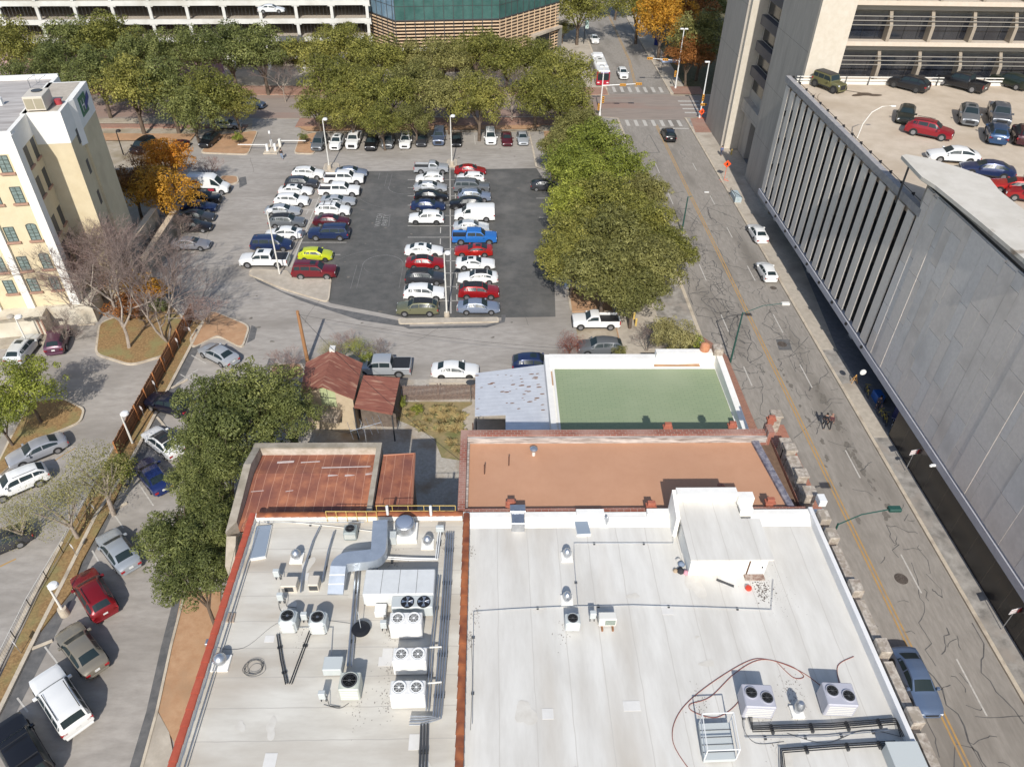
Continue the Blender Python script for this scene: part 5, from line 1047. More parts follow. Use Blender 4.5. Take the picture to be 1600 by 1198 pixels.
# deck railing
dr = thing('deck_railing', 'dark iron railing along the street edge of the rooftop deck', 'railing', (GX+.9, 80, DZ))
mb = MB()
for z in (.45, .9): mb.tube([(GX+.75, YS-2, DZ+z), (GX+.75, ye-.5, DZ+z)], .035, 4)
put('rails', mb, M['black'], dr)
for k in range(17): y = YS-1.5+k*(ye-YS+1)/16; put('post', MB().box(GX+.62, GX+.88, y-.06, y+.06, DZ, DZ+1.0), M['black'], dr)
dk2 = thing('deck_guardrail', 'pale guardrail along the office tower side of the rooftop deck', 'railing', (60, ye-.4, DZ))
put('rail', MB().box(GX+1.2, 94, ye-.5, ye-.38, DZ+.5, DZ+.68).box(GX+1.2, 94, ye-.5, ye-.38, DZ+.9, DZ+1.0).box(GX+1.2, 94, ye-.35, ye-.2, DZ, DZ+.35), M['cream'], dk2)
for k in range(20): x = GX+1.6+k*2.9; put('post', MB().box(x-.06, x+.06, ye-.56, ye-.5, DZ, DZ+1.0), M['dgrey'], dk2)
c = at(1357,148,DZ); mb = MB(); blot(mb, c.x, c.y, 1.3, DZ+.008, .5); blot(mb, c.x-1.4, c.y-.3, .8, DZ+.009, .5); mb.ribbon([(c.x-4, c.y+2.4), (c.x-2, c.y+1.3), (c.x, c.y+.2)], .25, DZ+.012)
struct('deck_stain', mb, pm('oil_on_deck', (.07,.045,.03), (.13,.09,.06), 3, .4))
mb = MB()
for k in range(3): mb.ribbon([(40.6+k*.5+3*math.cos(a)*.9, 88+4*math.sin(a)) for a in [2.2+.12*i for i in range(12)]], .09, DZ+.006)
struct('tyre_marks', mb, pm('tyre_mark', (.25,.19,.14), rough=.9))
# ================= office tower =================
ot = thing('office_tower', 'tall concrete office tower with banded windows behind the rooftop car deck', 'office building', (45, 115, 0))
TW = pm('brushed_concrete', (.4,.36,.31), (.47,.43,.375), 1.3, .9, c3=(.36,.325,.285), s3=.2, stretch=(3,3,.4)); bands(TW, 'Z', 7.2, (.2,.18,.16), .006)
TF = pm('pale_fin_concrete', (.54,.485,.395), (.6,.545,.46), 1.5, .9)
TH = 62
X0, X1 = 38.6, 39.6
put('north_mass', MB().box(38.5, 42.6, 120.6, 131.6, .2, TH), TW, ot)
put('pale_edge', MB().box(38.8, 42.7, 119.6, 120.58, .2, TH), TF, ot)
put('recess_wall', MB().box(41.2, 44, 108, 119.6, 6.6, TH), TW, ot)
put('recess_dark', MB().box(43.5, 44, 108, 119.6, .2, 6.4), M['black'], ot)
put('lintel', MB().box(40.2, 41.2, 108.3, 119.5, 6.8, 8.6), TW, ot)
put('inner_pier', MB().box(41.0, 43.4, 115.5, 119.5, .2, 6.7), TW, ot)
for k in range(15):
    z = 10.2+k*3.6; put('window_band', MB().box(41.05, 41.18, 109.5, 118.6, z, z+1.9), M['glass'], ot); put('louvre_balcony', MB().box(40.3, 41.18, 109.2, 118.9, z+2.1, z+3.4), pm('dark_louvre', (.07,.07,.085), rough=.5) if k == 0 else bpy.data.materials['dark_louvre'], ot)
put('south_mass', MB().box(39.2, 43.4, 95.9, 108.2, .2, TH), TW, ot)
put('pale_corner', MB().box(39.22, 43.45, 95.45, 95.89, 2, TH), TF, ot)
# south facade with window bands
put('core', MB().box(43.4, 110, 98.8, 131, DZ-4, TH), TW, ot)
tinted = pm('tinted_band_glass', (.012,.014,.02), (.03,.033,.04), .35, .08, spec=.9, stretch=(1.5,1,1))
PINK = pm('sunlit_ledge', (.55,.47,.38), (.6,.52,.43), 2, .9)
LV = pm('louvre_metal', (.27,.255,.225), rough=.5)
bay = 5.15; PIER = pm('pier_concrete', (.27,.23,.18), (.33,.28,.22), 2, .9)
for k in range(9):
    z = DZ+.25+k*4.55
    put('ledge', MB().box(43.45, 110, 96.0, 98.7, z-.55, z-.05), PINK, ot)
    put('glass_band', MB().box(43.45, 110, 97.2, 97.3, z-.04, z+2.6), tinted, ot)
    put('louvre_frame', MB().box(43.45, 110, 96.8, 97.18, z+3.35, z+3.95), LV, ot)
    lo = MB()
    for j in range(3): lo.box(43.5, 110, 96.1, 96.22, z+1.75+j*.5, z+1.83+j*.5)
    put('louvres', lo, LV, ot)
    for j in range(12):
        x = 48.6+j*bay; put('pier', MB().prism([(x-.2, 96.05), (x+.2, 96.05), (x+.2, 97.2), (x-.2, 97.2)], z-.04, [z+1.7, z+1.7, z+3.3, z+3.3]), PIER, ot)
    mu = MB()
    for j in range(36): x = 44+j*1.72; mu.box(x, x+.05, 97.16, 97.2, z, z+2.5)
    put('mullions', mu, M['black'], ot)
for (px, py, lab) in ((1279,118,'grey stub pipe standing at the pale corner of the office tower'), (1257,110,'thin post beside the corner stub pipe')): c = at(px, py, DZ); single('stand_pipe', MB().tube([(c.x, c.y, DZ-1), (c.x, c.y, DZ+2.2)], .12), M['dgrey'], lab, 'pipe', (c.x, c.y, DZ))
# ================= vehicles =================
# station: x, z bottom, z shoulder, z top, half width, half width at top
CT = {
 'sedan': dict(W=.92, r=.33, ax=(1.42,-1.38), cab=(1.02,.30,-1.12,-1.78), st=[(2.38,.38,.56,.6,.6,.48),(2.3,.26,.62,.69,.8,.62),(2.0,.2,.71,.78,.89,.68),(1.5,.2,.8,.89,.92,.72),(1.02,.2,.88,.97,.92,.74),(.3,.2,.91,1.36,.92,.6),(-.35,.2,.93,1.44,.92,.59),(-1.12,.2,.95,1.36,.92,.58),(-1.78,.2,.96,1.06,.91,.68),(-2.2,.24,.93,1.0,.86,.62),(-2.36,.34,.8,.88,.76,.56),(-2.42,.42,.6,.64,.68,.5)]),
 'coupe': dict(W=.95, r=.35, ax=(1.45,-1.4), cab=(.75,.05,-.95,-1.75), st=[(2.4,.36,.56,.62,.7,.55),(2.3,.24,.66,.72,.86,.7),(1.9,.2,.74,.82,.93,.74),(1.2,.2,.82,.91,.95,.76),(.75,.2,.87,.95,.94,.76),(.05,.2,.9,1.28,.93,.6),(-.45,.2,.92,1.33,.93,.58),(-.95,.2,.94,1.28,.94,.58),(-1.75,.2,.98,1.06,.95,.7),(-2.25,.24,.96,1.02,.9,.66),(-2.4,.36,.8,.86,.8,.6)]),
 'hatch': dict(W=.88, r=.31, ax=(1.3,-1.25), cab=(.98,.35,-1.4,-1.95), st=[(2.08,.36,.6,.66,.6,.46),(1.98,.25,.68,.76,.8,.6),(1.6,.2,.8,.9,.87,.68),(.98,.2,.9,1.02,.88,.72),(.35,.2,.94,1.42,.88,.6),(-.4,.2,.98,1.47,.88,.58),(-1.4,.2,1.05,1.38,.87,.55),(-1.95,.24,1.03,1.12,.82,.58),(-2.08,.36,.8,.9,.74,.55)]),
 'suv': dict(W=.95, r=.37, ax=(1.42,-1.38), cab=(1.1,.42,-1.72,-2.2), st=[(2.36,.42,.74,.82,.68,.54),(2.28,.3,.84,.92,.85,.66),(1.9,.26,.93,1.02,.93,.72),(1.1,.25,1.02,1.13,.95,.76),(.45,.25,1.06,1.6,.95,.64),(-.3,.25,1.1,1.68,.95,.63),(-1.3,.25,1.16,1.62,.95,.6),(-1.72,.26,1.18,1.54,.93,.58),(-2.2,.3,1.14,1.22,.9,.66),(-2.34,.42,.85,.95,.84,.62)]),
 'bigsuv': dict(W=1.0, r=.41, ax=(1.6,-1.5), cab=(1.15,.6,-2.25,-2.5), st=[(2.62,.45,.88,.96,.78,.66),(2.56,.34,1.0,1.06,.92,.76),(2.2,.3,1.06,1.15,.98,.82),(1.15,.3,1.12,1.22,1.0,.84),(.6,.3,1.16,1.78,1.0,.74),(-.5,.3,1.17,1.86,1.0,.74),(-1.8,.3,1.18,1.85,1.0,.74),(-2.25,.3,1.18,1.8,.99,.74),(-2.5,.34,1.16,1.26,.96,.78),(-2.6,.45,.9,1.0,.92,.74)]),
 'minivan': dict(W=.99, r=.36, ax=(1.6,-1.45), cab=(1.55,.7,-2.15,-2.45), st=[(2.55,.38,.68,.76,.66,.52),(2.45,.26,.78,.88,.86,.66),(2.05,.22,.9,1.0,.95,.74),(1.55,.2,1.0,1.1,.98,.78),(.7,.2,1.04,1.68,.99,.68),(-.4,.2,1.06,1.76,.99,.68),(-1.6,.2,1.07,1.74,.99,.67),(-2.15,.22,1.08,1.66,.97,.66),(-2.45,.28,1.08,1.18,.92,.7),(-2.56,.4,.85,.95,.86,.66)]),
 'van': dict(W=1.0, r=.38, ax=(1.85,-1.6), cab=(1.75,1.05,9,9), st=[(2.75,.42,.72,.8,.75,.6),(2.66,.3,.86,.95,.92,.7),(2.3,.25,1.0,1.12,.98,.78),(1.75,.24,1.12,1.25,1.0,.82),(1.05,.24,1.18,1.95,1.0,.82),(.6,.24,1.2,2.06,1.0,.84),(-2.5,.24,1.2,2.08,1.0,.84),(-2.72,.3,1.2,2.0,.97,.82),(-2.76,.42,1.1,1.4,.95,.8)]),
 'highvan': dict(W=1.02, r=.37, ax=(1.95,-1.8), cab=(1.95,1.2,9,9), st=[(2.85,.42,.72,.8,.75,.6),(2.76,.3,.9,1.0,.92,.72),(2.4,.25,1.1,1.22,.99,.8),(1.95,.24,1.2,1.38,1.02,.84),(1.2,.24,1.25,2.3,1.02,.84),(.7,.24,1.3,2.62,1.02,.88),(-2.6,.24,1.3,2.66,1.02,.88),(-2.82,.3,1.3,2.5,1.0,.86),(-2.86,.42,1.2,1.6,.98,.84)]),
 'pickup': dict(W=1.0, r=.42, ax=(1.9,-1.75), cab=(1.4,.85,-.95,-1.12), st=[(2.9,.5,.9,.98,.8,.66),(2.84,.38,1.02,1.08,.94,.78),(2.4,.32,1.1,1.18,1.0,.84),(1.4,.32,1.15,1.24,1.0,.84),(.85,.32,1.18,1.8,1.0,.72),(.1,.32,1.19,1.88,1.0,.72),(-.95,.32,1.2,1.84,1.0,.72),(-1.12,.32,1.2,1.26,1.0,.84),(-1.13,.32,.86,.88,1.0,.92),(-2.8,.32,.86,.88,1.0,.92),(-2.9,.45,.84,.86,.98,.9)], bed=(-1.13,-2.88,1.2)),
 'pickup_single': dict(W=.98, r=.39, ax=(1.75,-1.55), cab=(1.2,.65,-.25,-.42), st=[(2.6,.48,.84,.92,.78,.64),(2.54,.36,.96,1.02,.92,.76),(2.1,.3,1.04,1.12,.97,.8),(1.2,.3,1.1,1.18,.98,.82),(.65,.3,1.13,1.68,.98,.7),(.2,.3,1.14,1.76,.98,.7),(-.25,.3,1.14,1.72,.98,.7),(-.42,.3,1.14,1.2,.98,.82),(-.43,.3,.8,.82,.98,.9),(-2.5,.3,.8,.82,.98,.9),(-2.6,.42,.78,.8,.96,.88)], bed=(-.43,-2.58,1.14)),
 'jeep': dict(W=.93, r=.44, ax=(1.45,-1.45), cab=(.75,.5,-2.05,-2.12), st=[(2.05,.5,.98,1.08,.62,.56),(2.0,.45,1.0,1.1,.72,.66),(.76,.42,1.08,1.16,.78,.7),(.75,.42,1.1,1.18,.88,.8),(.5,.42,1.12,1.82,.88,.76),(-.6,.42,1.13,1.86,.88,.76),(-2.05,.42,1.14,1.84,.88,.76),(-2.12,.5,1.1,1.2,.86,.8)]),
}
def interp(st, x):
    for a, b in zip(st[:-1], st[1:]):
        if a[0] >= x >= b[0]:
            t = (a[0]-x)/max(1e-6, a[0]-b[0]); return [a[k]+(b[k]-a[k])*t for k in range(6)]
    return list(st[0] if x > st[0][0] else st[-1])
def carmeshes(kind):
    c = CT[kind]; st = c['st']; out = {}
    xs = sorted({s[0] for s in st} | {x for x in np.linspace(st[0][0]-.05, st[-1][0]+.05, 14)}, reverse=True)
    mb = MB(); n = 14
    for x in xs:
        _, zb, zs, zt, w_, wt = interp(st, x); h = [(0, zb), (w_*.86, zb), (w_*.985, zb+.1), (w_, zb+(zs-zb)*.55), (w_*.965, zs), (wt+.02 if zt-zs > .2 else wt, zt-.05 if zt-zs > .2 else zt-.03), (wt*.75, zt), (0, zt+.02)]
        ring = h+[(-a, b) for a, b in h[-2:0:-1]]; mb.v += [(x, a, b) for a, b in ring]
    m = len(xs)
    for k in range(m-1):
        for i in range(n): mb.f.append((k*n+i, (k+1)*n+i, (k+1)*n+(i+1)%n, k*n+(i+1)%n))
    mb.f += [tuple(range(n)), tuple(range(m*n-1, (m-1)*n-1, -1))]
    out['body'] = mb.mesh('car_body', 34)
    cb = c['cab']
    def topstrip(xa, xb, s0=.9, off=.012, sd=0.06):
        q = MB(); K = 5
        for k in range(K):
            x = xa+(xb-xa)*(sd+(1-2*sd)*k/(K-1)); _, zb, zs, zt, w_, wt = interp(st, x)
            for s in (-s0, -s0*.6, 0, s0*.6, s0): q.v.append((x, wt*s, zt+.02*(1-abs(s))+off-(.02*(abs(s) > .8))))
        for k in range(K-1):
            for i in range(4): q.f.append((k*5+i, k*5+i+1, (k+1)*5+i+1, (k+1)*5+i))
        return q
    out['windshield'] = topstrip(cb[0], cb[1]).mesh('windshield')
    if cb[2] < 5: out['rear_window'] = topstrip(cb[2], cb[3], .86).mesh('rear_window')
    def pane(x0, x1, sg):
        q = MB(); K = 5
        for k in range(K):
            x = x0+(x1-x0)*k/(K-1); _, zb, zs, zt, w_, wt = interp(st, x); ztt = zt-.05
            for t in (.17, .84): q.v.append((x, sg*((w_*.965)*(1-t)+(wt+.02)*t+.012), zs*(1-t)+ztt*t))
        for k in range(K-1): q.f.append((2*k, 2*k+1, 2*k+3, 2*k+2) if sg > 0 else (2*k, 2*k+2, 2*k+3, 2*k+1))
        return q
    A, B = cb[0]-.12, (cb[3]+.16 if cb[2] < 5 else cb[1]-.55)
    if kind in ('pickup', 'pickup_single', 'jeep'): B = cb[2]+.08
    ln_ = A-B; ncut = 1 if kind in ('van', 'highvan', 'pickup_single', 'coupe') else (2 if kind in ('sedan', 'hatch', 'pickup') else 3)
    cuts = {1: [(0, 1)], 2: [(0, .5), (.535, 1)], 3: [(0, .38), (.41, .72), (.75, 1)]}[ncut]
    for sg in (1, -1):
        q = MB()
        for a, b in cuts: p = pane(A-ln_*a, A-ln_*b, sg); q.add(p.v, p.f)
        out['side_window'+('L' if sg > 0 else 'R')] = q.mesh('side_window')
    x0, x1 = st[0][0], st[-1][0]; W = c['W']; f = interp(st, x0-.06); r_ = interp(st, x1+.05)
    for sg in (1, -1):
        q = MB(); y = sg*f[4]*.78; q.bbox(x0-.16, x0-.02, min(y-.16, y+.16), max(y-.16, y+.16), f[3]-.2, f[3]-.05, .02); out['headlight'+'LR'[sg < 0]] = q.mesh('headlight')
        q = MB(); zt = r_[2] if kind not in ('van', 'highvan') else 1.1
        if kind.startswith('pickup'): q.box(x1-.02, x1+.1, *sorted((sg*.8, sg*.985)), .75, 1.15)
        else: q.bbox(x1+.0, x1+.16, *sorted((sg*r_[4]*.62, sg*r_[4]*1.03)), zt-.22, zt-.04, .02)
        out['taillight'+'LR'[sg < 0]] = q.mesh('taillight')
        q = MB().bbox(cb[0]-.35, cb[0]-.15, *sorted((sg*W*.96, sg*(W+.2))), interp(st, cb[0]-.3)[2]-.02, interp(st, cb[0]-.3)[2]+.14, .03); out['mirror'+'LR'[sg < 0]] = q.mesh('mirror')
    out['plate'] = MB().box(x1-.015, x1+.03, -.16, .16, .62 if kind not in ('suv','bigsuv','jeep','van','highvan') else .75, .78 if kind not in ('suv','bigsuv','jeep','van','highvan') else .9).mesh('plate')
    out['front_bumper'] = MB().bbox(x0-.1, x0+.03, -f[4]*.85, f[4]*.85, .28, .46, .03).mesh('bumper'); out['rear_bumper'] = MB().bbox(x1-.03, x1+.1, -r_[4]*.9, r_[4]*.9, .3, .46, .03).mesh('bumper')
    out['grille'] = MB().box(x0-.02, x0+.045, -f[4]*.55, f[4]*.55, .48, f[3]-.12 if f[3]-.12 > .58 else .6).mesh('grille')
    R0 = c['r']
    for sg in (1, -1):
        a = [(R0*1.17*math.cos(t), R0*1.17*math.sin(t)) for t in [PI*k/10 for k in range(11)]]
        vs = [(u_, sg*(W+.004), R0+v_) for u_, v_ in a]+[(-R0*1.17, sg*(W+.004), R0*.7), (R0*1.17, sg*(W+.004), R0*.7)]
        out['wheel_arch'+'LR'[sg < 0]] = MB().add(vs, [tuple(range(13)) if sg < 0 else tuple(range(12, -1, -1))]).mesh('wheel_arch')
    out['tyre'] = MB().frus((0, -.11, 0), R0, R0, .22, 20, axis='y').mesh('wheel', 40)
    q = MB()
    for s in (-1, 1):
        q.frus((0, .111 if s > 0 else -.121, 0), R0*.62, R0*.62, .01, 16, axis='y')
    out['rim'] = q.mesh('rim')
    if 'bed' in c:
        a, b, zt = c['bed']
        out['bed_side'] = MB().bbox(b, a-.01, W*.86, W, .8, zt, .03).bbox(b, a-.01, -W, -W*.86, .8, zt, .03).bbox(b-.04, b+.06, -W*.95, W*.95, .8, zt, .03).mesh('bed_side')
        out['bed_floor'] = MB().box(b+.06, a-.02, -W*.855, W*.855, c['st'][-3][3]+.03, c['st'][-3][3]+.05).mesh('bed_floor')
        out['bed_cover'] = MB().bbox(b+.04, a-.03, -W*.9, W*.9, zt-.03, zt+.03, .02).mesh('bed_cover')
    xr0, xr1 = cb[1]-.25, (cb[2]+.15 if cb[2] < 5 else -2.3); zr = interp(st, (xr0+xr1)/2)[3]
    wr = interp(st, (xr0+xr1)/2)[5]
    out['roof_rail'] = MB().tube([(xr0, wr*.9, zr+.03), (xr1, wr*.9, zr+.03)], .025, 4).tube([(xr0, -wr*.9, zr+.03), (xr1, -wr*.9, zr+.03)], .025, 4).mesh('roof_rail')
    out['crossbars'] = MB().box(xr0-.3, xr0-.24, -wr, wr, zr+.09, zr+.13).box(xr1+.5, xr1+.56, -wr, wr, zr+.07, zr+.13).mesh('roof_rack')
    def roofpanel(a, b, s, off):
        q = MB(); K = 6
        for k in range(K):
            x = a+(b-a)*k/(K-1); _, zb, zs, zt, w_, wt = interp(st, x)
            for u_ in (-s, -s*.5, 0, s*.5, s): q.v.append((x, wt*u_, zt+.02*(1-abs(u_))+off))
        for k in range(K-1):
            for i in range(4): q.f.append((k*5+i, k*5+i+1, (k+1)*5+i+1, (k+1)*5+i))
        return q.mesh('roof_panel')
    out['sunroof'] = roofpanel(cb[1]-.3, cb[1]-.95, .55, .012)
    out['black_roof'] = roofpanel(cb[1]-.02, (cb[2]+.02 if cb[2] < 5 else -1.5), .93, .014)
    sd_ = MB()
    for sg in (1, -1): sd_.box(c['ax'][1]+R0*1.2, c['ax'][0]-R0*1.2, *sorted((sg*W*.97, sg*(W+.008))), c['st'][3][1]+.02, c['st'][3][1]+.14)
    out['sill'] = sd_.mesh('door_sill')
    return out, c
CM = {}; PAINT = {}
def paint(c):
    c = tuple(c)
    if c not in PAINT:
        m = pm('car_paint', c, rough=.32, metal=0 if sum(c) > 2 else .25, coat=.6, spec=.5); PAINT[c] = m
    return PAINT[c]
GLS = pm('car_glass', (.02,.032,.036), rough=.3, spec=.35); TY = pm('tyre_rubber', (.02,.02,.02), rough=.8); RIM = pm('alloy_rim', (.3,.3,.31), rough=.35, metal=.5); DRIM = pm('dark_rim', (.06,.06,.06), rough=.4)
HL = pm('headlight_lens', (.75,.77,.8), rough=.15); TL = pm('taillight_lens', (.35,.015,.02), rough=.25); PLT = pm('number_plate', (.7,.7,.68), rough=.5); BLK = pm('black_trim', (.025,.025,.027), rough=.55)
def link(name, me, par, m):
    if not me.materials: me.materials.append(m)
    o = bpy.data.objects.new(name, me); COL.objects.link(o); o.parent = par
    if me.materials[0] != m: o.material_slots[0].link = 'OBJECT'; o.material_slots[0].material = m
    return o
KN = {'sedan': ('sedan','car'), 'coupe': ('coupe','car'), 'hatch': ('hatchback','car'), 'suv': ('crossover','suv'), 'bigsuv': ('large_suv','suv'), 'minivan': ('minivan','minivan'), 'van': ('cargo_van','van'), 'highvan': ('high_roof_van','van'), 'pickup': ('pickup_truck','pickup truck'), 'pickup_single': ('pickup_truck','pickup truck'), 'jeep': ('off_roader','suv')}
def car(kind, col, px, py, head, lab, z=0.0, opt='', group=None):
    if kind not in CM: CM[kind] = carmeshes(kind)
    me, c = CM[kind]; hz = {'van':1.0,'highvan':1.2,'bigsuv':.9,'pickup':.85,'suv':.8,'minivan':.85,'jeep':.9}.get(kind, .68)
    p = at(px, py, z+hz); nm, cat = KN[kind]
    t = thing(nm, lab, cat, (p.x, p.y, z+.02), R(head), group); m = paint(col)
    link('body', me['body'], t, m); link('windshield', me['windshield'], t, GLS)
    if 'rear_window' in me: link('rear_window', me['rear_window'], t, GLS)
    for s in 'LR':
        link('side_window', me['side_window'+s], t, GLS); link('headlight', me['headlight'+s], t, HL); link('taillight', me['taillight'+s], t, TL); link('mirror', me['mirror'+s], t, m)
    link('number_plate', me['plate'], t, PLT); link('sill', me['sill'], t, BLK); link('grille', me['grille'], t, BLK); link('front_bumper', me['front_bumper'], t, BLK if ('t' in opt) else m); link('rear_bumper', me['rear_bumper'], t, BLK if ('t' in opt) else m)
    W, r = c['W'], c['r']
    for ax in c['ax']:
        for sg in (1, -1):
            wa = link('wheel_arch', me['wheel_arch'+'LR'[sg < 0]], t, BLK); wa.location = (ax, 0, 0); wh = link('wheel', me['tyre'], t, TY); wh.location = (ax, sg*(W-.085), r); rm = link('rim', me['rim'], wh, DRIM if 'd' in opt else RIM)
    if 'bed' in c:
        link('bed_side', me['bed_side'], t, m); link('bed_floor', me['bed_floor'], t, BLK)
        if 'c' in opt: link('bed_cover', me['bed_cover'], t, BLK)
    if 'k' in opt: link('roof_panel', me['black_roof'], t, BLK)
    if 's' in opt: link('sunroof', me['sunroof'], t, GLS)
    if 'r' in opt: link('roof_rail', me['roof_rail'], t, BLK)
    if 'x' in opt: link('roof_rack', me['crossbars'], t, BLK)
    return t
W_=(.8,.8,.78); SI=(.42,.44,.46); GY_=(.16,.17,.18); DG=(.05,.052,.06); BK=(.015,.015,.018); NV=(.02,.035,.1); RD=(.33,.012,.015); BR=(.45,.02,.015); MR=(.1,.012,.02); BL=(.03,.18,.55); YL=(.62,.68,.03); OG=(.17,.17,.1); LB=(.22,.26,.34); TN=(.24,.215,.17)
G1 = 'cars on the left side of the left double row'; G2 = 'cars on the right side of the left double row'; G3 = 'cars on the left side of the right double row'; G4 = 'cars on the right side of the right double row'; G5 = 'cars nosed into the far edge of the lot'; G6 = 'cars parked behind the orange tree'; G7 = 'cars angled along the divider strip'; G8 = 'cars on the rooftop deck'
